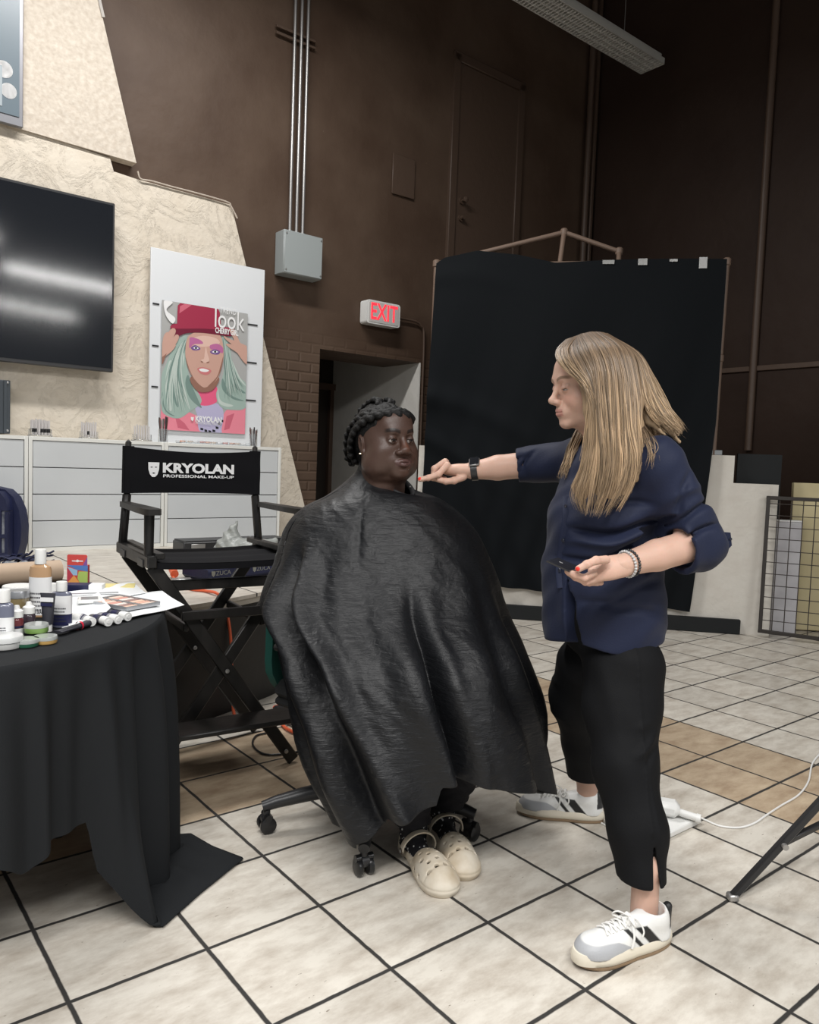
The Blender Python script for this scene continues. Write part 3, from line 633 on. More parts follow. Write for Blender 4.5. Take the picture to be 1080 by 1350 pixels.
# --- drawer cabinets
def cabinet(u0, u1, lab, bulk):
    cb = wthing('drawer_cabinet', (u0+u1)/2, .2, SZ, lab, 'cabinet', 'white drawer cabinets on the stage'); W = u1-u0; Hc = 1.34-SZ; D = .40
    b = MB(); t = .022
    b.box((-W/2+t/2, 0, Hc/2), (t, D, Hc), bev=.002); b.box((W/2-t/2, 0, Hc/2), (t, D, Hc), bev=.002); b.box((0, 0, Hc-.0125), (W-2*t, D, .025), bev=.002); b.box((0, 0, .0125), (W-2*t, D, .025)); b.box((0, D/2-.006, Hc/2), (W-2*t, .01, Hc-.05))
    part('body', b, M['cab_frame'], cb)
    hh = (Hc-.05)/4
    for k in range(4):
        b = MB(); z = .025+hh*(k+.5); b.box((0, -D/2+.014+.0, z), (W-2*t-.008, .018, hh-.006), bev=.0015); b.box((0, .0, z-.01), (W-2*t-.05, D-.06, hh-.06)); part('drawer', b, M['cab_drawer'], cb)
    return cb
cabinet(-1.19, -.277, 'leftmost drawer cabinet, cut off by the picture edge', 1)
cabinet(-.273, .640, 'middle drawer cabinet, the one behind the clear backpack and the chair back', 1)
cabinet(.644, 1.60, 'right drawer cabinet below the poster, partly behind the caped woman', 1)
# --- clear cups and tools on the cabinets
SZ2 = 1.3405
def cupset(px, py, n, wid, hgt, dark, lab):
    u, z = WF(px, py, .16); t = wthing('acrylic_holder', u, .16, SZ2, lab, 'holder', 'clear holders on the cabinets')
    b = MB(); b.box((0, 0, .006), (wid*1.25, .09, .012), bev=.002); b.box((-wid*.55, 0, .03), (.004, .085, .045)); b.box((wid*.55, 0, .03), (.004, .085, .045)); part('tray', b, M['clear'], t)
    for k in range(n):
        for r_ in (-.022, .022):
            x = (k/(n-1)-.5)*wid*.9; b = MB(); b.cyl((x, r_, .012), (x, r_, .012+hgt*random.uniform(.85, 1)), .0055, n=8); b.cyl((x, r_, .03), (x, r_, .055), .0065, n=8, mi=1 if dark[k % len(dark)] else 0); part('vial', b, [mat('vial', (.62, .60, .60), .2) if 'vial_m' not in M else M['vial_m'], M['black_plastic'] if dark[k % len(dark)] else M['white_plastic']], t)
M['vial_m'] = mat('clear_vial_contents', (.60, .57, .56), .25)
cupset(53, 565, 6, .115, .115, (1, 1, 0, 1), 'clear holder with dark based vials, standing on the cabinet below the television')
cupset(117, 567, 6, .09, .11, (0, 0, 1, 0), 'clear holder of pale vials on the cabinet, midway between television corner and poster')
cupset(187, 570, 6, .10, .115, (0, 0, 0), 'clear holder of vials on the cabinet at the left foot of the white board')
def toolcup(px, lab, hgt, n, r):
    u, z = WF(px, 578, .12); t = wthing('brush_cup', u, .12, SZ2, lab, 'cup', 'cups of brushes on the cabinets')
    b = MB(); b.lathe([(r, 0), (r, .10), (r-.003, .10), (r-.003, .004), (0, .004)], 20); part('cup', b, M['clear'], t)
    for k in range(n):
        a = k*2*PI/n+.3; x, y = math.cos(a)*r*.5, math.sin(a)*r*.5; h = hgt*random.uniform(.8, 1)
        b = MB(); b.tube([(x, y, .006), (x*1.5, y*1.5, h*.6), (x*1.7, y*1.6, h*.85), (x*1.75, y*1.65, h)], [.004, .004, .006, .0045], 8); part('brush', b, [M['black_plastic'], mat('brush_brown', (.12, .06, .05), .5), M['steel']][k % 3], t)
toolcup(215, 'tall clear cup of black brushes in front of the poster bottom left corner', .20, 8, .034)
toolcup(334, 'short clear cup of dark pencils in front of the white board bottom right corner', .155, 9, .032)
u0 = WF(236, 578, .14)[0]; u1 = WF(325, 583, .14)[0]
tr = wthing('clear_tray', (u0+u1)/2, .14, SZ2, 'long clear tray of pink and peach compacts under the poster', 'tray')
b = MB(); W = u1-u0; b.box((0, 0, .004), (W, .12, .008)); b.box((0, -.06, .012), (W, .004, .024)); b.box((0, .06, .012), (W, .004, .024)); part('tray', b, M['clear'], tr)
pk = [mat('compact_peach', (.72, .42, .32), .4), mat('compact_rose', (.62, .30, .27), .4), M['print_white'], mat('compact_beige', (.65, .52, .42), .4)]
for k in range(11): b = MB(); x = -W/2+.03+k*(W-.06)/10; b.lathe([(0, .009), (.022, .009), (.022, .020), (.018, .022), (0, .022)], 16, (x, random.uniform(-.02, .01), 0)); part('compact', b, pk[(k*7) % 4], tr)
# --- behind the director's chair, on the stage
z = SZ
q0 = G(241, 724, SZ); g = thing('black_case', (q0[0]+.32, q0[1]-.05, SZ), 'low black metal case lying on the stage behind the chair seat', 'case', YAW)
b = MB(); b.box((0.05, 0, .05), (.80, .20, .075), bev=.006); b.box((0.05, 0, .092), (.78, .19, .008)); part('body', b, M['black_plastic'], g)
b = MB(); b.box((-.25, -.105, .06), (.10, .008, .03), bev=.002); part('latch', b, M['steel'], g)
b = MB(); b.bar((-.45, .02, .012), (-.62, -.35, .012), .06, .022, bev=.003); b.v = [v @ R2.T+np.array([q0[0]+.32, q0[1]-.05, SZ]) for v in b.v]
single('black_rail', b, M['black_plastic'], 'short black rail lying on the stage left of the black case', 'rail', rz=YAW)
# clear crumpled plastic bag
bc = G(322, 738, SZ); S = SDF(bc+np.array([-.26, -.2, -.03]), bc+np.array([.3, .2, .30]), .007)
S.ell(bc+np.array([.02, 0, .07]), (.23, .11, .09), k=.02).cone(bc+np.array([-.10, 0, .10]), bc+np.array([-.06, 0, .25]), .09, .02, .03).cone(bc+np.array([.12, 0, .08]), bc+np.array([.20, .02, .13]), .06, .03, .03)
S.warp(lambda X: .009*np.abs(np.sin(X[..., 0]*38+X[..., 2]*31+X[..., 1]*12))+.007*np.abs(np.sin(X[..., 0]*-24+X[..., 2]*47+1))+.003*np.sin(X[..., 0]*90+X[..., 2]*60)); S.cut((0, 0, -1), -(SZ+.002))
V, Q = S.nets(0); ob = thing('plastic_bag', (bc[0], bc[1], SZ), 'crumpled translucent plastic bag on the stage behind the chair seat', 'bag')
place('film', mesh_from('film', V, Q, mat('plastic_film', (.40, .42, .40), .35, bump=(30, .01), trans=.3), ob), ob)
M['grey_letter'] = mat('grey_lettering', (.25, .25, .22), .6)
# navy zip bag with lettering band
n0, n1 = G(277, 769, SZ), G(372, 757, SZ); ang = math.atan2((n1-n0)[1], (n1-n0)[0]); L = np.linalg.norm((n1-n0)[:2])
nb = thing('navy_tool_bag', ((n0+n1)/2+np.array([-math.sin(ang)*.13, math.cos(ang)*.13, 0])).tolist(), 'flat navy blue zip bag with lettered band, on the stage under the director chair', 'bag', ang)
b = MB(); b.box((0, 0, .045), (L, .26, .085), bev=.02); b.box((.02, .02, .095), (L*.88, .20, .03), bev=.012); part('body', b, M['navy'], nb)
for x in (-L*.33, L*.22, L*.47): b = MB(); text_mb(b, 'ZUCA', .034, lambda v: (v[0]+x, -.1305-v[1], v[2]+.048), xs=1.1); part('lettering', b, M['grey_letter'], nb)
for x in (-L*.46, L*.09): b = MB(); b.prism([(x-.013, .062), (x+.013, .062), (x+.011, .042), (x, .032), (x-.011, .042)], -.132, -.1305); part('emblem', b, M['grey_letter'], nb)
S = SDF((.0, -.1, .09), (.30, .11, .16), .006); S.ell((.12, 0, .11), (.15, .09, .03), k=.01); S.warp(lambda X: .008*np.sin(X[..., 0]*70+3)*np.sin(X[..., 1]*60))
V, Q = S.nets(0); me = mesh_from('clear_pouch', V, Q, mat('clear_pouch', (.6, .62, .65), .15, trans=.5)); place('clear_pouch', me, nb)
# clear and navy backpack
kp = G(20, 737, SZ); kb = thing('clear_backpack', (kp[0]-.10, kp[1]-.02, SZ), 'clear backpack with navy blue trim standing on the stage at the left edge', 'backpack')
out = [(-.28, 0), (.10, 0), (.125, .10), (.13, .2), (.115, .30), (.08, .38), (.03, .425), (-.05, .44), (-.28, .44)]
b = MB(); b.prism([(x, z) for x, z in out], .035, .13); part('back_panel', b, M['navy'], kb)
b = MB(); b.prism([(-.27, .01), (.07, .01), (.075, .30), (-.27, .30)], -.03, .034); part('clear_pocket', b, mat('clear_vinyl', (.50, .52, .56), .12, trans=.10, bump=(14, .02), var=(9, (.12, .13, .17), 5)), kb)
b = MB()
b.prism([(-.27, .30), (.08, .30), (.07, .37), (.03, .415), (-.27, .425)], -.04, .034); b.box((.03, -.035, .16), (.028, .012, .30)); b.box((-.10, -.036, .145), (.36, .012, .022)); b.box((-.10, -.036, .025), (.36, .014, .035)); b.box((.075, -.01, .15), (.02, .06, .29)); part('trim', b, M['navy'], kb)
# ribbons and straps heap
rb = G(38, 752, SZ); ob = thing('strap_heap', (rb[0], rb[1], SZ), 'heap of navy blue straps and silver packets on the stage behind the cardboard tube', 'straps')
b = MB(); r2 = random.Random(3)
for k in range(15):
    a = r2.uniform(-.3, .7); p0 = rb+np.array([r2.uniform(-.18, .05), r2.uniform(-.1, .1), r2.uniform(.02, .07)]); d = np.array([math.cos(a)*.07, r2.uniform(-.05, .05), abs(math.sin(a))*.09])
    b.tube(smooth_path([p0-d, p0+np.array([0, 0, .02]), p0+d*.6, p0+d*1.0], 4), .016, 8, flat=.35)
part('straps', b, M['navy'], ob, world=True)
b = MB()
for x in (-.16, -.06, .0): b.box(rb+np.array([x, -.08, .035]), (.08, .05, .04), R=rotm(.3, r2.uniform(-.4, .4), .4), bev=.012)
part('packet', b, mat('silver_packet', (.45, .47, .52), .25, .6), ob, world=True)
# --- orange extension cord: over the stage, down the riser, across the floor
org = mat('orange_cord', (.75, .13, .05), .5)
pts = [G(226, 757, SZ+.02), G(232, 765, SZ+.01), G(250, 776, SZ+.008), G(270, 779, SZ+.008), G(287, 783, SZ+.012)]
e0 = P(297, 800, 3.76); pts += [e0]+[P(299, 806, 3.72), P(303, 830, 3.70), P(305, 858, 3.70), P(306, 900, 3.68), P(310, 945, 3.66)]+[G(330, 948, .01), G(360, 950, .01), G(368, 938, .01), G(362, 932, .01), G(384, 930, .012), G(392, 940, .012), G(372, 944, .012), G(374, 957, .012), G(390, 966, .012), G(410, 968, .012)]
b = MB(); b.tube(smooth_path(pts, 7), .0075, 10); single('extension_cord', b, org, 'orange extension cord running over the stage edge and down to the floor', 'cord')
b = MB(); gp = G(230, 763, SZ); b.cyl(gp+np.array([-.03, .05, .05]), gp+np.array([.01, -.03, .03]), .02, .022, n=14); ob = single('cord_plug', b, org, 'orange plug end of the cord on the stage beside the chair rail', 'plug')
b = MB(); gp = G(240, 768, SZ); b.box(gp+np.array([0, 0, .012]), (.10, .06, .022), R=rotm(0, 0, .4), bev=.005); single('floor_outlet', b, M['steel'], 'small grey outlet plate on the stage under the chair', 'outlet')
b = MB(); gp = G(374, 943, 0); b.box(gp+np.array([.02, .04, .02]), (.15, .07, .035), R=rotm(0, 0, .5), bev=.01); ob = single('adapter_brick', b, M['black_plastic'], 'small black power adapter among the orange cord loops', 'adapter')
gp = G(380, 951, 0); b = MB(); b.box(gp+np.array([.03, -.02, .015]), (.22, .06, .03), R=rotm(0, 0, .1), bev=.006); single('power_strip', b, M['white_plastic'], 'white power strip on the floor behind the caped woman', 'power strip')
pts = [G(352, 966, .006), G(338, 970, .006), G(333, 980, .006), G(340, 990, .006), G(355, 995, .006), G(380, 993, .006), G(398, 990, .006), G(420, 985, .006)]
b = MB(); b.tube(smooth_path(pts, 7), .0045, 8); single('black_cable', b, M['black_plastic'], 'thin black cable looping on the floor under the director chair', 'cable')
# ================================================================ DIRECTOR'S CHAIR
M['black_wood'] = mat('black_stained_wood', (.007, .0068, .0065), .4, bump=(30, .001), var=(18, (.02, .018, .017), 3), spec=.4, stretch=(1, 1, .3))
M['black_canvas'] = mat('black_canvas', (.006, .006, .0075), .9, bump=(300, .0006), spec=.2)
DA = math.atan2(.539, .842); dc = thing('director_chair', (-.812, 3.15, 0), 'tall black folding director chair with white lettered canvas back', 'chair', DA)
W, D = .594, .45; hw, hd_ = W/2, D/2; RZ = .872
def dpart(n, b, m=None, **k): return part(n, b, m or M['black_wood'], dc, **k)
for s in (-1, 1):
    b = MB(); b.box((s*hw, 0, RZ-.01), (.035, D+.07, .045), bev=.004); b.box((s*(hw-.03), 0, RZ+.01), (.035, D+.05, .022), bev=.003); dpart('seat_rail', b)
    b = MB(); b.bar((s*hw, hd_, RZ), (s*(hw-.018), hd_+.01, 1.09), .034, .034, bev=.01); b.bar((s*(hw-.018), hd_+.01, 1.05), (s*(hw-.022), hd_+.015, 1.31), .026, .026, bev=.012); dpart('back_post', b)
    b = MB(); b.prism([(x, y) for x, y in ((-.275, -.02), (-.25, -.032), (-.1, -.03), (.2, -.018), (.2, .018), (-.1, .03), (-.25, .032), (-.275, .02))], -.011, .011, M=lambda q: (s*hw+q[2], q[0], 1.045+q[1])); dpart('armrest', b)
    b = MB(); b.cyl((s*hw, -hd_+.02, RZ), (s*hw, -hd_+.02, 1.036), .017, .019, n=16); dpart('arm_post', b)
for yy in (-hd_+.02, hd_-.02):
    for s in (-1, 1):
        o = .012*s
        b = MB(); b.bar((-s*hw, yy+o, .012), (s*(hw-.01), yy+o, RZ-.03), .050, .022, upv=(0, 1, 0), bev=.004); dpart('leg', b)
        b = MB(); b.lathe([(0, 0), (.009, 0), (.008, .005), (0, .006)], 12, (0, yy-.03, RZ*.485), R=rotm(PI/2)) if s == 1 else b.lathe([(0, 0), (.009, 0), (.008, .005), (0, .006)], 12, (hw*.86, yy-.033, RZ*.07), R=rotm(PI/2)); dpart('bolt', b, M['steel'])
for s in (-1, 1):
    b = MB(); b.bar((s*(hw-.005), -hd_, .04), (s*(hw-.005), hd_, .04), .022, .035, bev=.003) if False else b.bar((s*hw*.52, -hd_+.02, .60), (s*hw*.52, hd_-.02, .60), .02, .03, bev=.003); dpart('stretcher', b)
b = MB(); b.bar((-hw*.62, -hd_-.02, .655), (hw*.55, -hd_-.02, .655), .018, .036, bev=.003); dpart('crossbar', b)
b = MB(); b.bar((-hw*.8, -hd_+.05, .76), (hw*.8, -hd_+.05, .76), .02, .04, bev=.003); dpart('crossbar', b)
b = MB(); b.box((.0, -hd_-.11, .247), (.55, .15, .02), bev=.005); b.box((-.0, -hd_-.035, .225), (.53, .02, .035), bev=.003); dpart('footrest', b)
for s in (-1, 1): b = MB(); b.lathe([(0, 0), (.011, 0), (.011, .012), (0, .014)], 14, (s*.24, -hd_-.046, .225), R=rotm(PI/2)); dpart('bolt', b, M['steel'])
for s in (-1, 1):
    for y_ in (-hd_+.06, hd_-.10): b = MB(); b.box((s*(hw+.019), y_, RZ-.02), (.006, .08, .030), bev=.002); dpart('hinge', b, M['black_plastic'])
# canvas seat: slack sheet between the rails
gx = np.linspace(-hw+.01, hw-.01, 20); gy = np.linspace(-hd_-.02, hd_-.03, 18)
Vg = np.array([[(x, y, RZ-.012-.010*(1-(x/hw)**2)*1.0+.004*math.sin(y*40)) for y in gy] for x in gx]); b = MB(); b.grid(Vg); Vh = Vg.copy(); Vh[..., 2] -= .006; b.grid(Vh[:, ::-1])
yf = -hd_-.02; b.grid(np.array([[(x, yf, RZ-.012-.010*(1-(x/hw)**2)-k) for k in (0, .012, .024)] for x in gx])); b.grid(np.array([[(x, yf+.004, RZ-.012-.010*(1-(x/hw)**2)-k) for k in (0, .012, .024)] for x in gx])); dpart('seat', b, M['black_canvas'])
# canvas back
ts = np.linspace(0, 1, 30); zs = np.linspace(0, 1, 16); fr_ = []
for t in ts:
    x = (-hw-.018+t*(W+.036))*.93; sag = .018*math.sin(t*PI); col = []
    for z in zs: col.append((x, hd_-.012-.0+.012*math.sin(t*PI)+.002*math.sin(z*9+t*7), 1.088+z*(.195-sag*.9)+.004*math.sin(t*PI)*(1-z)))
    fr_.append(col)
fr_ = np.array(fr_); b = MB(); b.grid(fr_); bk = fr_.copy(); bk[..., 1] += .005; b.grid(bk[:, ::-1])
for s in (-1, 1): b.tube([(s*(hw-.02), hd_+.012, 1.088), (s*(hw-.022), hd_+.014, 1.283)], [.024, .024], 14)
cv = dpart('backrest', b, M['black_canvas'])
yc = lambda x: hd_-.018+.012*math.sin((x/W+.5)*PI)
Kc = lambda q: (q[0], yc(q[0])-(hd_-q[1]), q[2])
b = MB(); text_fit(b, 'KRYOLAN', -.140, 1.176, .310, .043, hd_-.002, bold=.045, M=Kc); 
part('lettering', b, mat('white_lettering', (.85, .85, .85), .6), dc, label='white printed shop name')
b = MB(); text_fit(b, 'PROFESSIONAL MAKE-UP', -.138, 1.157, .308, .0125, hd_-.002, bold=.02, M=Kc); part('small_lettering', b, bpy.data.materials['white_lettering'], dc, label='small white printed line')
msk = [(-.023, .030), (.023, .030), (.022, .0), (.016, -.020), (.006, -.031), (-.006, -.031), (-.016, -.020), (-.022, 0)]
b = MB(); b.prism([(x-.178, z+1.189) for x, z in msk], hd_-.0028, hd_-.002, M=Kc); em = part('mask_emblem', b, bpy.data.materials['white_lettering'], dc, label='white mask emblem')
b = MB()
for x, z, w_, h_ in ((-.187, 1.199, .012, .005), (-.169, 1.199, .012, .005), (-.178, 1.174, .016, .006)): b.prism([(x-w_/2, z), (x, z+h_/2), (x+w_/2, z), (x, z-h_/2)], hd_-.0034, hd_-.0028, M=Kc)
part('features', b, M['black_canvas'], em)
# ================================================================ ROUND TABLE UNDER A BLACK CLOTH
TC = np.array([-1.495, 2.215]); TR = .755; TZ = .757
tb = thing('round_table', (TC[0], TC[1], 0), 'round folding table hidden under the black cloth', 'table')
b = MB(); b.lathe([(0, .725), (TR-.01, .725), (TR-.004, .735), (TR-.004, .75), (TR-.01, .754), (0, .754)], 64); part('tabletop', b, mat('table_laminate', (.35, .3, .25), .5), tb)
for a in (30, 150, 210, 330): b = MB(); x, y = .45*math.cos(math.radians(a)), .45*math.sin(math.radians(a)); b.cyl((x, y, 0), (x, y, .726), .014, n=12); part('leg', b, M['black_plastic'], tb)
M['cloth'] = mat('black_table_cloth', (.0105, .0118, .0135), .85, bump=(500, .0006), spec=.25)
nth, nt = 720, 70; th = np.radians(np.linspace(-180, 180, nth, endpoint=False)); TH = np.degrees(th)
hem = .325+.02*np.sin(th*5+1)
def bumpf(x, c, w): return np.exp(-((x-c)/w)**2)
zdrop = np.interp(TH, [-22.8, -21.6, -16.0], [0, .42, 1.])*sstep(26, 18, TH)      # 1 where the corner reaches the floor
hem = hem*(1-zdrop)+.0*zdrop
hem = np.where((TH > -38) & (TH < -26), hem+.0, hem)
hem -= .04*bumpf(TH, -37, 3)
rfl = np.full(nth, TR+.035)                           # radius at the bottom of the drop
folds = (.040*bumpf(TH, -33.5, 2.0)-.020*bumpf(TH, -30.5, 2.2)+.050*bumpf(TH, -41, 4)-.02*bumpf(TH, -24.5, 2.5)+.040*bumpf(TH, -19, 2.2)+.03*bumpf(TH, -12, 2.6)-.03*bumpf(TH, -8, 2.2)+.055*bumpf(TH, -1, 3.5)-.03*bumpf(TH, 5.5, 2.5)+.05*bumpf(TH, 12, 4))
out_ = np.where((TH < -46) | (TH > 18), .030*np.sin(th*17+np.sin(th*5)*1.3), 0)
flare = .12*bumpf(TH, -15.6, 2.8)*zdrop
pc_ = [G(*q_)[:2]-TC for q_ in ((150, 1165), (178, 1200), (214, 1226), (265, 1180), (322, 1134), (280, 1118), (232, 1090), (215, 1080))]
def rpoly(t):                                          # where a ray from the table centre leaves the trailing corner
    d = np.array([math.cos(t), math.sin(t)]); best = 0
    for k in range(len(pc_)-1):
        A, B = pc_[k], pc_[k+1]; M_ = np.array([d, A-B]).T
        if abs(np.linalg.det(M_)) < 1e-9: continue
        s_, u_ = np.linalg.solve(M_, A)
        if -.001 <= u_ <= 1.001 and s_ > 0: best = max(best, s_)
    return best
rp = np.array([rpoly(t) for t in th])
rows = []
top_r = [0.0, .25, .5, .66, .72, .742, .752]
V = []
for i in range(nth):
    c_, s_ = math.cos(th[i]), math.sin(th[i]); col = []
    for r in top_r: col.append((TC[0]+c_*r, TC[1]+s_*r, TZ+.001))
    col.append((TC[0]+c_*(TR+.002), TC[1]+s_*(TR+.002), TZ-.004)); 
    z0 = TZ-.012; z1 = max(hem[i], .008)
    for k in range(nt):
        t = k/(nt-1); z = z0+(z1-z0)*t; dd = (z0-z)/z0; a = 1-math.exp(-dd*4.5)
        r = TR+.005+.012*dd+(folds[i]+out_[i])*a+flare[i]*dd**1.8
        col.append((TC[0]+c_*r, TC[1]+s_*r, z))
    rb_ = r
    for k in range(1, 9):
        t = k/8; zz = .007+.012*math.sin(t*4+th[i]*22)**2*(1-t); r = rb_+max(0, rp[i]-rb_)*t if zdrop[i] > .99 else rb_
        col.append((TC[0]+c_*r, TC[1]+s_*r, zz if zdrop[i] > .99 else z1))
    V.append(col)
V = np.array(V); b = MB(); b.grid(V, wrapu=True)
tcl = single('tablecloth', b, M['cloth'], 'long black cloth draped over the round table and trailing on the floor', 'tablecloth', fix=False, loc=(TC[0], TC[1], 0))
md = tcl.modifiers.new('s', 'SOLIDIFY'); md.thickness = .002; md.offset = 0
# ================================================================ OFFICE CHAIR
OC = np.array([-.10, 2.636]); oa = thing('office_chair', (OC[0], OC[1], 0), 'black and green swivel office chair under the caped woman', 'chair')
for k in range(5):
    a = math.radians(-90+72*k); d = np.array([math.cos(a), math.sin(a)]); e = d*.36
    b = MB(); n_ = 8; path = [(d[0]*t, d[1]*t, z) for t, z in ((.03, .135), (.12, .13), (.24, .115), (.33, .10), (.375, .088))]; b.tube(path, [.03, .028, .025, .021, .018], 12, flat=1.); part('base_leg', b, M['black_plastic'], oa)
    wa = a+.5+k*.7; t = np.array([-math.sin(wa), math.cos(wa)]); cst = None
    b = MB(); b.cyl((e[0], e[1], .05), (e[0], e[1], .10), .012, n=10); b.tube([(e[0]-t[0]*.012, e[1]-t[1]*.012, .045), (e[0]+t[0]*.012, e[1]+t[1]*.012, .045)], [.02, .02], 14); cst = part('caster', b, M['black_plastic'], oa)
    b = MB()
    for s in (-1, 1): p0 = np.array([e[0]+t[0]*s*.010, e[1]+t[1]*s*.010, .029]); p1 = np.array([e[0]+t[0]*s*.028, e[1]+t[1]*s*.028, .029]); b.tube([p0, p0*.7+p1*.3, p1*.8+p0*.2, p1], [.025, .028, .028, .021], 18)
    b.tube([(e[0]-t[0]*.029, e[1]-t[1]*.029, .055), (e[0]+t[0]*.029, e[1]+t[1]*.029, .055)], [.012, .012], 10)
    part('wheel', b, mat('wheel_black', (.012, .012, .013), .3) if 'wheel' not in M else M['wheel'], cst)
b = MB(); b.cyl((0, 0, .10), (0, 0, .40), .028, .024); b.cyl((0, 0, .09), (0, 0, .15), .045); part('gas_column', b, M['black_plastic'], oa)
fa = math.radians(-38); R = rotm(0, 0, fa+PI/2)   # facing direction -60 deg (towards camera and right)
b = MB(); b.box((0, 0, .43), (.50, .48, .03), R, bev=.012); b.box((0, 0, .47), (.52, .50, .07), R, bev=.03); part('seat', b, mat('black_upholstery', (.014, .015, .016), .8, bump=(200, .001)), oa)
b = MB(); f_ = np.array([math.cos(fa), math.sin(fa), 0]); s_ = np.array([-f_[1], f_[0], 0])
gr = []
for t in np.linspace(-1, 1, 15):
    col = []
    for zz in np.linspace(0, 1, 14):
        wd = .275*math.sin(min(1, zz*2.2+.35)*PI/2)*(1-.25*max(0, zz-.7)/.3); p = -f_*(.27-.05*t*t+.06*(zz-.5)**2)+s_*wd*t; col.append((p[0], p[1], .40+zz*.56))
    gr.append(col)
gr = np.array(gr); b.grid(gr); g2 = gr-f_*.035; b.grid(g2[:, ::-1]); 
for e1, e2 in ((gr[0], g2[0]), (gr[-1], g2[-1]), (gr[:, 0], g2[:, 0]), (gr[:, -1], g2[:, -1])): b.grid(np.stack([e1, e2]))
part('backrest', b, mat('green_plastic_shell', (.02, .085, .07), .4), oa, label='dark green plastic backrest shell')
b = MB(); b.tube(smooth_path([-f_*.0+np.array([0, 0, .42]), -f_*.22+np.array([0, 0, .41]), -f_*.31+np.array([0, 0, .50]), -f_*.315+np.array([0, 0, .75])], 6), .022, 10, flat=.5); part('back_support', b, M['black_plastic'], oa)
b = MB(); h0 = -f_*.20-s_*.27
for s in (-1, 1):
    b = MB(); o_ = s_*s*.30; b.tube(smooth_path([o_*.85+np.array([0, 0, .44])-f_*.05, o_+np.array([0, 0, .47])-f_*.05, o_+np.array([0, 0, .62])-f_*.04], 6), .014, 10); b.tube(smooth_path([o_+np.array([0, 0, .64])-f_*.16, o_+np.array([0, 0, .65]), o_+np.array([0, 0, .64])+f_*.10], 6), .026, 12, flat=.6); part('armrest', b, M['black_plastic'], oa)
# ================================================================ BACKDROP
M['pvc'] = mat('brown_painted_pipe', (.17, .115, .085), .5, bump=(25, .002))
bd = thing('backdrop_frame', HA.tolist(), 'brown painted pipe frame holding up the black backdrop on the low wall', 'frame', hrz)
hq = lambda s, z, o=0.: (s, -o, z)
def pipe(name, a, b_, r=.022): b = MB(); b.tube([a, b_], [r, r], 14); part(name, b, M['pvc'], bd)
def fit(p, name='elbow'): b = MB(); b.lathe([(0, -.032), (.02, -.032), (.031, -.022), (.031, .022), (.02, .032), (0, .032)], 16, p); part(name, b, M['pvc'], bd)
pipe('upright', hq(.085, 1.405, -.02), hq(.085, 2.90, -.02)); pipe('upright', hq(2.345, 1.405, -.02), hq(2.36, 2.90, -.02)); fit(hq(2.36, 2.90, -.02)); fit(hq(2.35, 2.16, -.02), 'coupling'); fit(hq(.085, 2.90, -.02))
pipe('top_rail', hq(.085, 2.885, -.02), hq(2.36, 2.90, -.02)); 
A_ = hq(.085, 2.90, -.02); Tt = hq(1.11, 3.20, -.22); Rr = hq(1.56, 3.04, -.22)
pipe('slanting_rail', A_, Tt, .02); pipe('slanting_rail', Tt, Rr, .02); fit(Tt); fit(Rr); pipe('short_post', Tt, hq(1.085, 2.89, -.04), .02); pipe('short_post', Rr, hq(1.55, 2.89, -.10), .02)
b = MB(); b.box((2.36, .03, 1.425), (.10, .06, .04), bev=.004); part('foot_tape', b, mat('silver_tape', (.4, .42, .43), .3, .4), bd)
# cloth
topc = [(0, 2.90), (.05, .0)]
sT = np.array([.085, .15, .42, .75, 1.05, 1.5, 2.0, 2.36]); zT = np.array([2.885, 2.93, 2.985, 2.95, 2.885, 2.905, 2.91, 2.905])
sB = np.array([.02, 2.24]); 
na, nb_ = 120, 120; V = np.zeros((na, nb_, 3))
for i, u in enumerate(np.linspace(0, 1, na)):
    for j, v in enumerate(np.linspace(0, 1, nb_)):      # v: 0 top, 1 bottom
        sl_ = .095-.06*v**1.0 if v < .5 else .065-.06*(v-.5); sr_ = 2.345-.02*v if v < .45 else 2.336-.2*(v-.45)
        s = sl_+(sr_-sl_)*u; zt = np.interp(.085+u*2.275, sT, zT); zb = .30-.10*u if u < .5 else .25-.09*(u-.5)*2+.0
        z = zt+(zb-zt)*v
        y = .055+.10*v*(1-v)
        y += .018*math.sin(u*16+v*5)*math.sin(v*PI)+.05*math.exp(-((u-.02-.45*v**1.8)/.05)**2)*v*.6+.04*math.exp(-((v-.42-.30*u)/.035)**2)*math.exp(-u*3)+.03*math.exp(-((v-.05-.05*math.sin(u*3))/.03)**2)*max(0, .4-u)
        y += .03*math.exp(-((u+.15-.55*(v-.1))/.04)**2)*v+.03*math.exp(-((v-.55-.5*u)/.03)**2)*math.exp(-u*4)+.012*math.sin(u*60+v*18)*(v**2)
        V[i, j] = (s, -max(y, .03), z)
b = MB(); b.grid(V); V2 = V.copy(); V2[..., 1] += .004; b.grid(V2[:, ::-1])
bc_ = thing('backdrop_cloth', HA.tolist(), 'large black cloth backdrop hanging from the brown pipe frame behind the women', 'backdrop', hrz)
part('cloth', b, mat('black_backdrop', (.0032, .0045, .006), .8, bump=(200, .0008), spec=.15), bc_)
for s, z, w_, h_ in ((1.46, 2.885, .09, .03), (1.72, 2.885, .07, .05), (1.95, 2.895, .06, .02), (2.17, 2.875, .06, .085)):
    b = MB(); b.box((s, -.062, z), (w_, .004, h_)); part('tape', b, mat('clear_tape', (.22, .22, .21), .2) if 'tape' not in M else M['tape'], bc_)
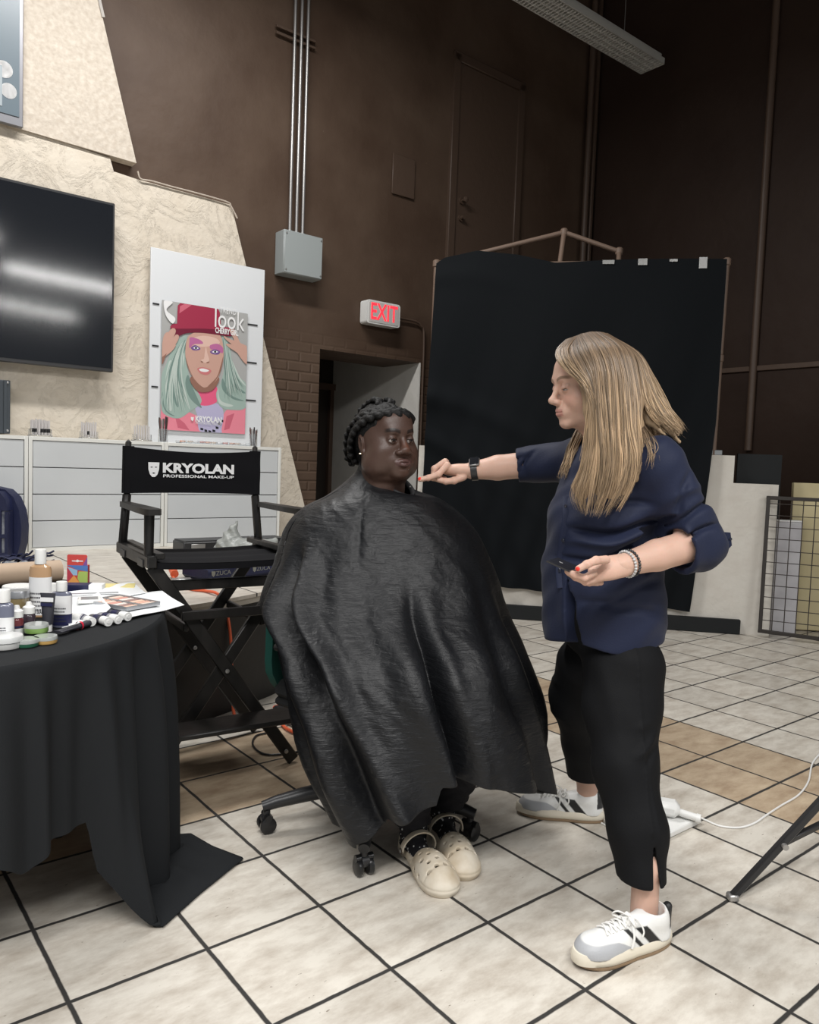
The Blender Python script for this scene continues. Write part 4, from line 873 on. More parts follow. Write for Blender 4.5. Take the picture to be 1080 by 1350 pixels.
# ================================================================ RIGHT SIDE: grid panel, boards
g0 = P(1002, 832, 5.93); g0[2] = .0
gt = thing('grid_panel', (g0[0], g0[1], 0), 'black wire grid panel leaning at the right edge in front of the boards', 'grid panel', math.radians(-24))
L_, Hh = .9, 1.09; tilt = math.radians(3); Rg = rotm(-tilt, 0, 0)
tp = lambda p: (np.array(p) @ Rg.T)
b = MB()
for a, c2 in (((0, 0, .055), (0, 0, Hh)), ((L_, 0, .03), (L_, 0, Hh)), ((-.015, 0, .055), (L_, 0, .03)), ((-.015, 0, Hh), (L_, 0, Hh))): b.bar(tp(a), tp(c2), .028, .028, bev=.003)
part('frame', b, mat('rusty_black_steel', (.025, .02, .017), .5), gt)
b = MB()
for k in range(1, 12): x = L_*k/11.; b.cyl(tp((x, 0, .05)), tp((x, 0, Hh)), .0035, n=6)
for k in range(1, 12): z = .05+(Hh-.05)*k/11.5; b.cyl(tp((0, 0, z)), tp((L_, 0, z)), .0035, n=6)
part('wire_mesh', b, mat('rusty_wire', (.03, .022, .018), .5), gt)
y0 = P(1040, 845, 6.15); 
b = MB(); b.box((0, 0, .60), (.55, .05, 1.2), bev=.004); b.v = [v @ rotm(-.03, .0, -.12).T+np.array([y0[0]+.30, 6.25, .01]) for v in b.v]; single('yellow_board', b, mat('yellow_foam', (.62, .54, .33), .7, var=(4, (.55, .47, .27), 2)), 'pale yellow foam board standing behind the wire grid at the right edge', 'board', rz=-.12)
b = MB(); b.box((0, 0, .46), (.185, .10, .92), bev=.008); b.v = [v @ rotm(0, 0, -.1).T+np.array([P(1030, 845, 6.08)[0]+.0, 6.10, 0.002]) for v in b.v]; ob = thing('white_box', (P(1030, 845, 6.08)[0], 6.10, 0), 'tall narrow white carton standing behind the wire grid', 'box', -.1)
b = MB(); b.box((0, 0, .45), (.19, .10, .90), bev=.006); part('carton', b, mat('greyish_white_card', (.56, .55, .57), .6, var=(7, (.45, .44, .46), 3)), ob); b = MB(); b.box((0, -.001, .908), (.185, .09, .014), bev=.004); part('lid', b, M['white_plastic'], ob)
# ================================================================ HANGING STRIP LIGHT
fz = 5.45; a0, a1 = G(846, 97, fz), G(875, 83, fz); mid = (a0+a1)/2; wd = np.linalg.norm((a1-a0)[:2]); Ln = 2.6
ft = thing('strip_light', (mid-np.array([CY, SY, 0])*Ln/2).tolist(), 'long unlit ceiling strip light with a white louvre, hanging at the top', 'light fixture', YAW)
b = MB(); b.box((0, 0, .075), (Ln, wd*.8, .07), bev=.01)
for s in (-1, 1): b.box((0, s*wd/2, .02), (Ln, .014, .06), bev=.003); b.box((s*Ln/2, 0, .02), (.014, wd, .06), bev=.003)
part('housing', b, mat('fixture_white', (.50, .49, .46), .5), ft)
b = MB(); nl = 64
for k in range(1, nl): x = -Ln/2+Ln*k/nl; b.box((x, 0, .008), (.008, wd-.02, .045), R=rotm(0, .35, 0))
b.box((0, 0, .006), (Ln-.02, .006, .04)); b.box((0, wd*.25, .006), (Ln-.02, .006, .04)); b.box((0, -wd*.25, .006), (Ln-.02, .006, .04))
part('louvre', b, mat('louvre_white', (.62, .61, .58), .45), ft)
for s in (-.8, .8): b = MB(); b.cyl((s, 0, .1), (s, 0, 7.3-fz), .004, n=6); part('hanging_wire', b, M['steel'], ft)
# ================================================================ FLOOR THINGS AT THE RIGHT
fp = G(905, 1083, 0); tb_ = thing('tablet_tray', (fp[0]-.13, fp[1]-.03, 0), 'flat white tablet box lying on the floor behind the standing woman leg', 'box', YAW)
b = MB(); b.box((0, 0, .012), (.30, .20, .022), bev=.004); part('tray', b, M['white_plastic'], tb_)
ch = thing('white_charger', (fp[0]-.10, fp[1]+.0, .024), 'white charger block lying on the flat white box', 'charger', -.35); b = MB(); b.box((0, 0, .03), (.14, .07, .055), bev=.018); part('block', b, M['white_plastic'], ch); b = MB(); b.cyl((.07, 0, .02), (.13, -.01, .015), .013, n=12); b.cyl((.125, -.01, .015), (.14, -.012, .014), .016, n=12); part('plug', b, M['white_plastic'], ch)
pts = [G(x, y, .004) for x, y in ((911, 1072), (930, 1081), (950, 1089), (975, 1091), (995, 1085), (1010, 1075), (1030, 1062), (1053, 1048), (1066, 1030), (1072, 1005), (1090, 985))]
b = MB(); b.tube(smooth_path(pts, 6), .0035, 8); single('white_cable', b, M['white_plastic'], 'thin white cable curving over the tiles to the right edge', 'cable')
pts = [G(x, y, .006) for x, y in ((775, 1040), (800, 1033), (790, 1045), (786, 1052), (800, 1053), (830, 1056), (860, 1062))]
b = MB(); b.tube(smooth_path(pts, 6), .006, 8); pts = [G(x, y, .006) for x, y in ((786, 1055), (800, 1066), (825, 1082), (850, 1085))]
b.tube(smooth_path(pts, 6), .0055, 8); single('black_cable', b, M['black_plastic'], 'black cable loops on the floor between the standing woman feet', 'cable')
pts = [G(x, y, .004) for x, y in ((793, 1085), (812, 1094), (840, 1098), (870, 1090))]; b = MB(); b.tube(smooth_path(pts, 6), .0035, 8); single('white_cable', b, M['white_plastic'], 'thin white cable just behind the rear sneaker heel', 'cable')
# tripod whose leg comes in at the right edge
t0 = G(966, 1182, .012); apex = np.array([2.05, 2.30, 1.15]); tpd = thing('light_stand', (2.05, 2.30, 0), 'black tripod stand whose leg reaches in from the right edge', 'tripod')
j_ = P(1031, 1112, 2.21); dleg = (j_-t0); far = t0+dleg*5.2
b = MB(); b.bar(t0, t0+dleg*4.6, .022, .022, bev=.004); part('leg', b, M['black_plastic'], tpd, world=True)
e_ = t0+dleg*4.6; ctr = np.array([e_[0]+.02, e_[1]+.02])
b = MB(); b.bar(j_, P(1100, 1078, 2.35), .018, .018, bev=.003); b.bar(P(1100, 1078, 2.35), np.array([ctr[0], ctr[1], .34]), .018, .018); part('brace', b, M['black_plastic'], tpd, world=True)
b = MB(); b.lathe([(0, -.006), (.009, -.006), (.009, .006), (0, .006)], 12, j_+np.array([0, -.02, 0]), R=rotm(PI/2)); part('bolt', b, M['steel'], tpd, world=True)
b = MB(); b.box(t0, (.03, .03, .02), bev=.004); part('rubber_foot', b, M['steel'], tpd, world=True)
b = MB(); b.cyl((ctr[0], ctr[1], .10), (ctr[0], ctr[1], 1.7), .016); part('pole', b, M['black_plastic'], tpd, world=True)
for a in (-30, 60): 
    d2 = np.array([math.cos(math.radians(a)), math.sin(math.radians(a)), 0]); b = MB(); b.bar(np.array([ctr[0], ctr[1], e_[2]]), np.array([ctr[0], ctr[1], .012])+d2*.6, .022, .022, bev=.004); part('leg', b, M['black_plastic'], tpd, world=True)
tpd.location = (ctr[0], ctr[1], 0)
for ch_ in [q for q in bpy.data.objects if q.parent == tpd]: ch_.data.transform(Matrix.Translation((2.05-ctr[0], 2.30-ctr[1], 0)))
# ================================================================ THINGS ON THE TABLE
ZT_ = TZ+.004
def tp_(px, py): return G(px, py, ZT_)
M['label_white'] = mat('label_white', (.80, .80, .80), .45); M['label_navy'] = mat('label_navy', (.012, .014, .06), .4); M['ink'] = mat('label_ink', (.03, .03, .04), .6)
M['amber'] = mat('amber_liquid', (.50, .31, .17), .15, coat=.3); M['dark_liq'] = mat('dark_plum_liquid', (.05, .035, .045), .15, coat=.4); M['red_liq'] = mat('dark_red_liquid', (.15, .03, .035), .15, coat=.4); M['grey_liq'] = mat('blue_grey_bottle', (.16, .17, .23), .2, coat=.3)
M['alu'] = mat('brushed_aluminium', (.50, .51, .53), .3, .7)
def lab_lines(b, r, z0, z1, n, mi, w=1.2, a0=-PI/2-.1):
    """rows of small print on a bottle, as fine dashes on the label"""
    for k in range(n):
        z = z0+(z1-z0)*k/max(1, n-1); a = a0-w/2
        while a < a0+w/2:
            L = random.uniform(.05, .14); m = 3; vs = []
            for j in range(m+1): aa = a+L*j/m; vs += [(r*math.cos(aa), r*math.sin(aa), z), (r*math.cos(aa), r*math.sin(aa), z+(z1-z0)/max(1, n-1)*.42)]
            b.add(vs, [(2*j, 2*j+2, 2*j+3, 2*j+1) for j in range(m)], mi); a += L+.04
def bottle(name, p, r, h, body, cap, lab, cat, capr=.45, caph=.25, flat=1., group=None, label=(.12, .75), labm=None, band=None, rz=0., drop=False, word=None):
    t = thing(name, p, lab, cat, rz, group); hb = h*(1-caph)
    Rf = np.diag([1, flat, 1]); b = MB(); b.lathe([(0, 0), (r*.93, 0), (r, .004), (r, hb*.86), (r*.9, hb*.93), (r*capr, hb*.985), (r*capr, hb), (0, hb)], 28, R=Rf); part('body', b, body, t)
    if label:
        b = MB(); z0, z1 = hb*label[0], hb*label[1]; rr = r*1.012; b.lathe([(rr, z0), (rr, z1)], 28, R=Rf); bb = MB(); bb.v = []
        if band: b.lathe([(rr*1.004, hb*band[0]), (rr*1.004, hb*band[1])], 28, mi=1, R=Rf)
        t2 = MB(); lab_lines(t2, rr*1.008, z0+(z1-z0)*.12, z0+(z1-z0)*.55, 5, 2); 
        for v in t2.v: v[:, 1] *= flat
        k0 = b.n; b.add(np.concatenate(t2.v), t2.f, 2)
        if word:
            tw = MB(); text_fit(tw, word, -rr*.8, z0+(z1-z0)*.04, rr*1.6, .011, 0, bold=.03)
            b.add(np.array([(x, -math.sqrt(max(1e-9, (rr*1.02)**2-x*x))*flat, z) for x, y, z in tw.v[0]]), tw.f, 2)
        part('label', b, [labm or M['label_white'], M['label_navy'], M['ink']], t, label=None)
    b = MB(); cr = r*capr*1.25
    if drop: b.lathe([(0, hb*.98), (cr*1.25, hb*.98), (cr*1.25, hb+.016), (cr*.7, hb+.020), (cr*.45, hb+.03), (cr*.35, h), (0, h+.001)], 20)
    else: b.lathe([(0, hb*.98), (cr, hb*.98), (cr, h-.002), (cr*.95, h), (0, h)], 24, R=Rf if flat > .8 else None)
    part('cap', b, cap, t); return t
p = tp_(53, 812); bottle('makeup_bottle', p, .032, .200, M['amber'], M['white_plastic'], 'tall amber bottle with a white cap and big printed label', 'bottle', capr=.40, caph=.2, flat=.72, label=(.04, .74), word='CASTER SEALER')
p = tp_(81, 826); bottle('makeup_bottle', p, .028, .128, M['grey_liq'], M['white_plastic'], 'flat blue grey bottle with white cap and navy banded label, right of the dark tube', 'bottle', capr=.42, caph=.19, flat=.6, label=(.06, .86), band=(.06, .36), rz=.1)
t = bpy.data.objects[-1] if False else None
p = tp_(4, 846); bottle('makeup_bottle', p, .027, .135, M['grey_liq'], M['white_plastic'], 'blue grey bottle with white cap cut by the left edge', 'bottle', capr=.5, caph=.22, flat=.7, label=(.04, .62), word='STER')
p = tp_(22, 842); bottle('dropper_bottle', p, .0165, .083, M['red_liq'], M['white_plastic'], 'small dropper bottle of dark red liquid with a white nozzle', 'bottle', capr=.6, caph=.30, label=(.02, .5), band=(.52, .62), drop=True, word='SUPRA')
p = tp_(38, 836); bottle('dropper_bottle', p, .0165, .083, M['dark_liq'], M['white_plastic'], 'small dropper bottle of nearly black liquid with a white nozzle', 'bottle', capr=.6, caph=.30, label=(.02, .5), band=(.52, .60), drop=True)
p = tp_(67, 800); bottle('makeup_bottle', p, .018, .075, M['label_white'], M['white_plastic'], 'small all white bottle standing behind the flat blue grey one', 'bottle', capr=.75, caph=.3, label=None)
def jar(name, px, py, r, h, body, lid, lab, lidh=.4, lidr=1.06, cat='jar', group=None, off=0.):
    t = thing(name, tp_(px, py)+np.array([0, 0, off]), lab, cat, 0, group); b = MB(); b.lathe([(0, 0), (r*.96, 0), (r, .003), (r, h*(1-lidh)), (0, h*(1-lidh))], 32); part('body', b, body, t)
    b = MB(); b.lathe([(0, h*(1-lidh)), (r*lidr, h*(1-lidh)), (r*lidr, h-.003), (r*lidr*.96, h), (0, h)], 32); part('lid', b, lid, t); return t
jar('cream_jar', 25, 797, .046, .062, M['white_plastic'], M['white_plastic'], 'wide white jar standing behind the small glass jars', .4)
jar('powder_jar', 24, 815, .028, .05, mat('glass_ochre', (.26, .20, .10), .12, coat=.5), M['alu'], 'glass jar of ochre powder, upper one of the stacked pair', .42, off=.033)
jar('powder_jar', 24, 815, .028, .0325, mat('glass_grey', (.45, .44, .42), .12, coat=.5), M['alu'], 'glass jar of pale powder, lower one of the stacked pair', .3)
jar('powder_jar', 3, 812, .032, .05, mat('glass_grey2', (.30, .29, .27), .12, coat=.5), M['black_plastic'], 'glass jar with a black lid at the left edge of the table', .45)
jar('cream_tub', 6, 853, .040, .030, mat('cloudy_tub', (.62, .62, .60), .3), mat('cloudy_lid', (.68, .69, .68), .25), 'flat frosted tub at the front left edge of the table', .45)
G1 = 'flat round grease paint tins'
lidm = mat('clear_grey_lid', (.42, .44, .42), .15, coat=.6)
jar('paint_tin', 35, 851, .029, .018, mat('dark_green_tin', (.03, .12, .07), .3), lidm, 'flat round tin of dark green paint', .5, 1.02, 'tin', G1)
jar('paint_tin', 48, 842, .029, .022, mat('olive_green_tin', (.20, .34, .09), .3), lidm, 'flat round tin of light olive green paint, stacked highest', .4, 1.02, 'tin', G1, off=.0185)
jar('paint_tin', 60, 847, .028, .018, mat('ochre_tin', (.58, .36, .12), .3), lidm, 'flat round tin of yellow ochre paint', .5, 1.02, 'tin', G1)
jar('paint_tin', 46, 836, .028, .018, mat('dark_tin', (.03, .03, .035), .3), M['black_plastic'], 'flat round black tin under the olive green one', .5, 1.02, 'tin', G1)
# standing tube
p = tp_(63, 832); t = thing('standing_tube', p, 'black squeeze tube standing on its white cap', 'tube')
b = MB(); n = 10; ring = []
for k in range(n+1):
    u = k/n; a_ = np.arange(20)*2*PI/20; rx = .013+.008*u; ry = .013*(1-u)+.002; ring.append(np.stack([rx*np.cos(a_), ry*np.sin(a_), np.full(20, .02+.085*u)], 1))
R_ = np.array(ring); R_ = np.concatenate([R_, R_[:, :1]], 1); b.grid(R_); b.add(R_[-1][:-1], [tuple(range(20))]); part('body', b, M['ink'], t)
b = MB(); b.prism([(-.018, .082), (.018, .082), (.018, .094), (-.018, .094)], -.008, -.0075); b.prism([(-.016, .070), (.016, .070), (.016, .079), (-.016, .079)], -.0095, -.009, 1); part('label', b, [M['label_white'], M['label_navy']], t)
b = MB(); b.lathe([(0, 0), (.0115, 0), (.0115, .021), (0, .021)], 20); part('cap', b, M['white_plastic'], t)
# foundation tubes lying side by side, caps towards the camera
fm = [mat('tube_dark', (.06, .06, .075), .3), mat('tube_peach', (.62, .45, .33), .35), mat('tube_grey', (.30, .30, .32), .3)]
labs = ['leftmost lying makeup tube with a cream coloured body and pale cap', 'second lying makeup tube, just right of the cream one', 'third lying makeup tube from the left, in front of the palette', 'fourth lying makeup tube from the left', 'rightmost lying makeup tube, nearest the table edge']
for k, (px, py, a) in enumerate(((108, 822, 2.75), (121, 826, 2.35), (143, 826, 2.45), (156, 823, 2.5), (169, 819, 2.55))):
    p = tp_(px, py); r = .0125; d = np.array([math.cos(a), math.sin(a), 0]); t = thing('makeup_tube', p, labs[k], 'tube', a, 'lying makeup tubes'); L = .095
    b = MB(); b.tube([(.03, 0, r), (.036, 0, r), (.06, 0, r), (.09, 0, r*.8), (L, 0, r*.7)], [r*.8, r, r, r*.98, r*.95], 18); part('body', b, fm[1] if k == 0 else fm[(k % 2)*2], t)
    b = MB(); b.tube([(.045, 0, r), (.07, 0, r)], [r*1.02, r*1.02], 18, cap=False); part('label', b, M['label_navy' if k else 'label_white'], t)
    b = MB(); b.lathe([(0, -.002), (r*.45, -.002), (r*.5, .0), (r*1.04, 0.0), (r*1.06, .003), (r*1.0, .032), (0, .032)], 22, (0, 0, r+.001), R=rotm(0, PI/2, 0)); part('cap', b, M['white_plastic'], t)
p0, p1 = tp_(76, 838), tp_(117, 826); a = math.atan2(*(p1-p0)[[1, 0]]); L = np.linalg.norm((p1-p0)[:2])
t = thing('lying_tube', p0, 'slim black squeeze tube with a red stripe lying in front of the bottles', 'tube', a); b = MB(); rr = []
for k in range(11):
    u = k/10; a_ = np.arange(19)*2*PI/18; rr.append(np.stack([np.full(19, L*u), (.014-.004*u)*np.cos(a_), .010+(.003+.007*u)*np.sin(a_)], 1))
rr = np.array(rr); b.grid(rr); b.add(rr[-1][:-1], [tuple(range(18))]); b.add(rr[0][:-1], [tuple(range(18))]); part('body', b, M['ink'], t)
b = MB(); b.tube([(L*.66, 0, .010), (L*.72, 0, .010)], [.0126, .0124], 18, cap=False); part('stripe', b, mat('red_stripe', (.6, .02, .05), .4), t)
b = MB(); b.prism([(.01, .0), (L*.6, -.0), (L*.6, .004), (.01, .004)], -.0002, .0002, M=lambda q: (q[0], -.008+q[2], .0205+q[1]+.0*q[0])); part('label', b, M['label_white'], t)
# cardboard tube
pA, pB = tp_(-60, 781), tp_(84, 769); d = (pB-pA)/np.linalg.norm(pB-pA); r = .041; pA = pA+np.array([0, 0, r+.001]); pB = pB+np.array([0, 0, r+.001]); nrm = np.array([-d[1], d[0], 0])*r
b = MB(); b.tube([pA+nrm, pB+nrm], [r, r], 36, cap=False); b.tube([pB+nrm, pA+nrm], [r-.004, r-.004], 36, cap=False)
for e_ in (pA, pB):
    a_ = np.arange(36)*2*PI/36; x = np.array([-d[1], d[0], 0]); z = np.array([0, 0, 1.]); o_ = (e_+nrm)+r*(np.cos(a_)[:, None]*x+np.sin(a_)[:, None]*z); i_ = (e_+nrm)+(r-.004)*(np.cos(a_)[:, None]*x+np.sin(a_)[:, None]*z)
    b.add(np.concatenate([o_, i_]), [(k, (k+1) % 36, 36+(k+1) % 36, 36+k) for k in range(36)])
single('cardboard_tube', b, mat('kraft_cardboard', (.47, .35, .25), .7, var=(8, (.42, .31, .22), 2)), 'long brown cardboard tube lying across the back of the table', 'tube', rz=0)
# colour box
p = tp_(102, 769); t = thing('crayon_box', p, 'small red and rainbow coloured cardboard box standing behind the bottles', 'box', .12)
b = MB(); b.box((0, .012, .034), (.074, .026, .068), bev=.001); part('carton', b, mat('box_red', (.62, .07, .06), .4), t)
b = MB(); b.prism([(-.037, .068), (.035, .068), (.035, .104), (.031, .108), (-.033, .108), (-.037, .104)], -.001, 0); part('hang_tab', b, mat('tab_red', (.66, .08, .07), .4), t)
cols = [mat('b%d' % i, c_, .4) for i, c_ in enumerate(((.10, .22, .55), (.55, .06, .09), (.35, .55, .75), (.85, .38, .10), (.45, .60, .15), (.25, .10, .35), (.85, .85, .85)))]
b = MB(); f_ = -.0012
for pts_, mi in (([(-.037, .068), (.0, .068), (.037, .068), (.037, .045), (.0, .05)], 0), ([(-.037, .0), (-.037, .06), (-.015, .03)], 1), ([(-.037, .062), (.0, .05), (.0, .03), (-.015, .03)], 2), ([(-.037, 0), (-.012, .03), (.01, .0)], 3), ([(.037, 0), (.037, .045), (.005, .045), (.0, .02), (.01, 0)], 4), ([(.035, .100), (.035, .068), (.018, .066)], 5)): b.prism(pts_, f_, f_+.0008, mi)
b.prism([(-.020, .086), (-.006, .086), (0, .09), (.006, .086), (.020, .086), (.020, .082), (.006, .082), (0, .079), (-.006, .082), (-.020, .082)], f_, f_+.0005, 6); part('print', b, cols, t)
# flat boxes in the back
p = tp_(100, 779); t = thing('flat_box', p, 'flat navy blue box with a white end lying in front of the rainbow coloured box', 'box', .15); b = MB(); b.box((-.01, 0, .013), (.19, .05, .026), bev=.001); part('carton', b, M['label_navy'], t); b = MB(); b.box((.072, -.001, .014), (.045, .053, .0245)); part('end_label', b, M['label_white'], t)
p = tp_(64, 781); t = thing('flat_box', p, 'flat dark grey box lying beside the end of the cardboard tube', 'box', .1); b = MB(); b.box((0, 0, .012), (.11, .05, .024), bev=.001); part('carton', b, M['black_plastic'], t)
p = tp_(2, 797); t = thing('red_packet', p, 'small red packet lying in front of the cardboard tube at the left', 'packet', .1); b = MB(); b.box((0.01, .03, .014), (.09, .05, .028), bev=.003); part('wrap', b, mat('packet_red', (.45, .03, .03), .4), t)
p = tp_(146, 774); t = thing('yellow_pad', p, 'pale yellow paper pad lying behind the white sheets', 'paper', .3); b = MB(); b.box((0, -.03, .006), (.17, .09, .010)); part('sheets', b, mat('yellow_paper', (.75, .65, .28), .6), t)
# sheets of paper, thin and slightly curled
def sheet(corners, z, lab, curl=0., thick=.0012):
    c_ = [G(x, y, ZT_+z) for x, y in corners]; n = 14; Vs = np.zeros((n, n, 3))
    for i in range(n):
        for j in range(n):
            u, v = i/(n-1), j/(n-1); q_ = (c_[0]*(1-u)*(1-v)+c_[1]*u*(1-v)+c_[2]*u*v+c_[3]*(1-u)*v); q_[2] += curl*(u-.6)**2*(1 if u > .6 else 0)*6+.0015*math.sin(u*9+v*5); Vs[i, j] = q_
    b = MB(); b.grid(Vs); V2 = Vs.copy(); V2[..., 2] -= thick; b.grid(V2[:, ::-1])
    for e1, e2 in ((Vs[0], V2[0]), (Vs[-1], V2[-1]), (Vs[:, 0], V2[:, 0]), (Vs[:, -1], V2[:, -1])): b.grid(np.stack([e1, e2]))
    single('paper_sheet', b, M['paper'], lab, 'paper', 'white sheets on the table')
sheet([(196, 779), (244, 797), (232, 806), (160, 818)], .008, 'white sheet reaching out over the right edge of the table') if False else None
sheet([(122, 790), (214, 779), (243, 798), (150, 819)], .007, 'white sheet reaching out over the right edge of the table, under the palette')
sheet([(60, 785), (176, 767), (192, 782), (70, 800)], .010, 'white sheet lying flat behind the makeup palette', .0)
sheet([(78, 794), (130, 786), (146, 808), (92, 826)], .012, 'curled white sheet between the bottles and the palette', .015)
p = tp_(110, 789); t = thing('steel_spatula', p+np.array([0, 0, .015]), 'thin steel spatula lying on the white sheet behind the palette', 'spatula', .42); b = MB(); b.box((0.0, 0, .002), (.16, .012, .002)); b.box((.09, 0, .002), (.04, .016, .0015)); part('blade', b, M['alu'], t)
# palette
c_ = [G(x, y, ZT_+.012) for x, y in ((130, 789), (173, 783), (197, 803), (148, 814))]; pm = sum(c_)/4; ex = (c_[2]-c_[3]); ex = ex/np.linalg.norm(ex); a = math.atan2(ex[1], ex[0]); Wp = .13; Lp = .19
t = thing('makeup_palette', pm, 'open metal makeup palette of peach and rose wells on the white sheets', 'palette', a-.12)
b = MB(); b.box((0, 0, .003), (Wp, Lp, .004)); 
for s in (-1, 1): b.box((s*Wp/2, 0, .006), (.004, Lp, .012)); b.box((0, s*Lp/2, .006), (Wp, .004, .012))
b.box((0, 0, .006), (.012, Lp, .008)); part('tray', b, M['alu'], t)
wc = [mat('well%d' % i, c_, .5) for i, c_ in enumerate(((.80, .55, .42), (.72, .42, .32), (.78, .62, .52), (.66, .33, .27), (.80, .72, .66), (.35, .22, .20)))]
for s in (-1, 1):
    for k in range(7): b = MB(); b.box((s*.034, -Lp/2+.018+k*.0255, .008), (.048, .018, .004), bev=.0015); part('well', b, wc[(k*5+(s > 0)*2) % 6], t)
p = tp_(118, 800); t = thing('compact_case', p+np.array([0, 0, .016]), 'open white compact case lying left of the metal palette', 'compact', .4); b = MB(); b.box((0, 0, .006), (.07, .07, .011), bev=.003); part('case', b, M['white_plastic'], t); b = MB(); b.box((0, 0, .0122), (.05, .05, .001)); part('mirror', b, M['alu'], t)
# ================================================================ PEOPLE
def frame_from(f, up_=(0, 0, 1), roll=0.):
    f = np.asarray(f, float); f = f/np.linalg.norm(f); r = np.cross(f, up_); r /= np.linalg.norm(r); u = np.cross(r, f)
    if roll: r, u = r*math.cos(roll)+u*math.sin(roll), u*math.cos(roll)-r*math.sin(roll)
    return np.stack([r, f, u], 1)                    # columns: person's right, forward, up
class Bag:
    def __init__(s): s.V = []; s.Q = []; s.C = []; s.n = 0
    def add(s, V, Q, col):
        c = np.broadcast_to(np.asarray(col, float), (len(V), 3)) if np.ndim(col) == 1 else col
        s.V.append(V); s.Q.append(Q+s.n); s.C.append(c); s.n += len(V)
    def obj(s, name, m, parent, label=None):
        return place(name, mesh_from(name, np.concatenate(s.V), np.concatenate(s.Q), m, parent, col=np.concatenate(s.C)), parent, label)
def lerp(a, b, t): return np.asarray(a)*(1-np.asarray(t)[..., None])+np.asarray(b)*np.asarray(t)[..., None]
def head_sdf(ch=0., h=.0019, nose=(.0115, .122), lips=1., nw=1., down=.30):
    """head in its own frame (x right, y forward, z up), chin at -.115, crown at .115"""
    S = SDF((-.125, -.145, -.26), (.125, .155, .135), h)
    S.ell((0, -.018, .030), (.077, .098, .086), k=.02)
    S.ell((0, .022, -.020), (.064+.012*ch, .066, .088), k=.03)
    S.ell((0, .025, -.066), (.050+.016*ch, .055+.004*ch, .045), k=.03)                     # jaw
    S.ell((0, .072+.007*(1-ch), -.099), (.021+.004*ch, .016, .017), k=.022)                            # chin
    for s in (-1, 1):
        S.ell((s*.041, .052, -.030), (.027+.006*ch, .030, .030), k=.022)                   # cheek
        if ch: S.ell((s*.050, .022, -.072), (.030*ch+.008, .046, .040), k=.03)
    if ch: S.ell((0, .006, -.112), (.060, .056, .026), k=.02); S.ell((0, .081, -.096), (.026, .017, .019), k=.014)      # full under-chin, round chin
    S.cone((-.028, .083, .028), (.028, .083, .028), .013, .013, .016)                      # brow
    S.ell((0, .060, .055), (.052, .032, .042), k=.025)                                     # forehead
    for s in (-1, 1): S.ell((s*.0315, .098, .006), (.0175, .012, .0125), k=.014, op='-')   # eye hollows
    # nose
    S.cone((0, .090, .018), (0, nose[1]-.010, -.024), .0068, .0092*nw, .010)
    S.ell((0, nose[1]-.0105, -.028), (.0120*nw, .0125, .0110), k=.010)
    for s in (-1, 1):
        S.ell((s*.0125*nw, .100, -.0335), (.0082*nw, .011, .0085), k=.006)
        S.ell((s*.0068*nw, .107, -.0425), (.0042*nw, .0055, .0035), k=.003, op='-')
    # mouth
    S.ell((0, .084-.006*ch, -.064), (.030+.010*ch, .018, .022), k=.014+.008*ch)
    lw = .0235+.004*ch; ly = .0995-(0 if ch else .0030)
    xs_ = np.linspace(-lw, lw, 11); zu = lambda x: -.0600-6.5*x*x-.0006*math.exp(-(x/.003)**2); ru = lambda x: (.0052-.0020*(x/lw)**2)*lips
    for x0, x1 in zip(xs_[:-1], xs_[1:]): S.cone((x0, ly-18*x0*x0, zu(x0)), (x1, ly-18*x1*x1, zu(x1)), ru(x0), ru(x1), .004)
    S.cone((-.016, ly-.004, -.0695), (0, ly, -.0715), .0048*lips, .0068*lips, .004); S.cone((0, ly, -.0715), (.016, ly-.004, -.0695), .0068*lips, .0048*lips, .004)
    for x in (-.021, -.014, -.007, 0): 
        a = (x, ly+.0062-18*x*x, -.0650); c = (x+.007, ly+.0062-18*(x+.007)**2, -.0650); S.cone(a, c, .0016, .0016, .0016, '-'); S.cone((-x, a[1], a[2]), (-x-.007, c[1], c[2]), .0016, .0016, .0016, '-')
    S.ell((0, .103, -.0835), (.018, .007, .0045), k=.006, op='-')
    if ch:
        for q in (-1, 1): S.cone((q*.026, .0925, -.0655), (q*.018, .0965, -.066), .0035, .005, .004)
    # lids: shells around the eyeballs, open by a slit
    for s in (-1, 1):
        c = np.array([s*.0315, .0795, .006])
        S.ell(c, (.0150, .0150, .0150), k=.005)
        S.ell(c+np.array([0, .010, -.0012-.005*down]), (.0138, .014, .0052*(1-down)+.0008), k=.0015, op='-')
        S.ell(c, (.0126, .0126, .0126), k=.001, op='-')
    # ears
    for s in (-1, 1):
        R = rotm(0, s*.12, s*-.35); S.ell((s*.080, -.012, -.006), (.0075, .0185, .031), R, k=.006); S.ell((s*.0865, -.008, -.003), (.005, .011, .019), R, k=.004, op='-'); S.ell((s*.079, -.002, -.031), (.006, .009, .011), R, k=.005)
    # neck
    S.cone((0, -.022, -.055), (0, -.040, -.30), .052+.011*ch, .058+.016*ch, .028-.008*ch)
    if ch: S.ell((0, -.012, -.150), (.064, .056, .045), k=.02)
    return S
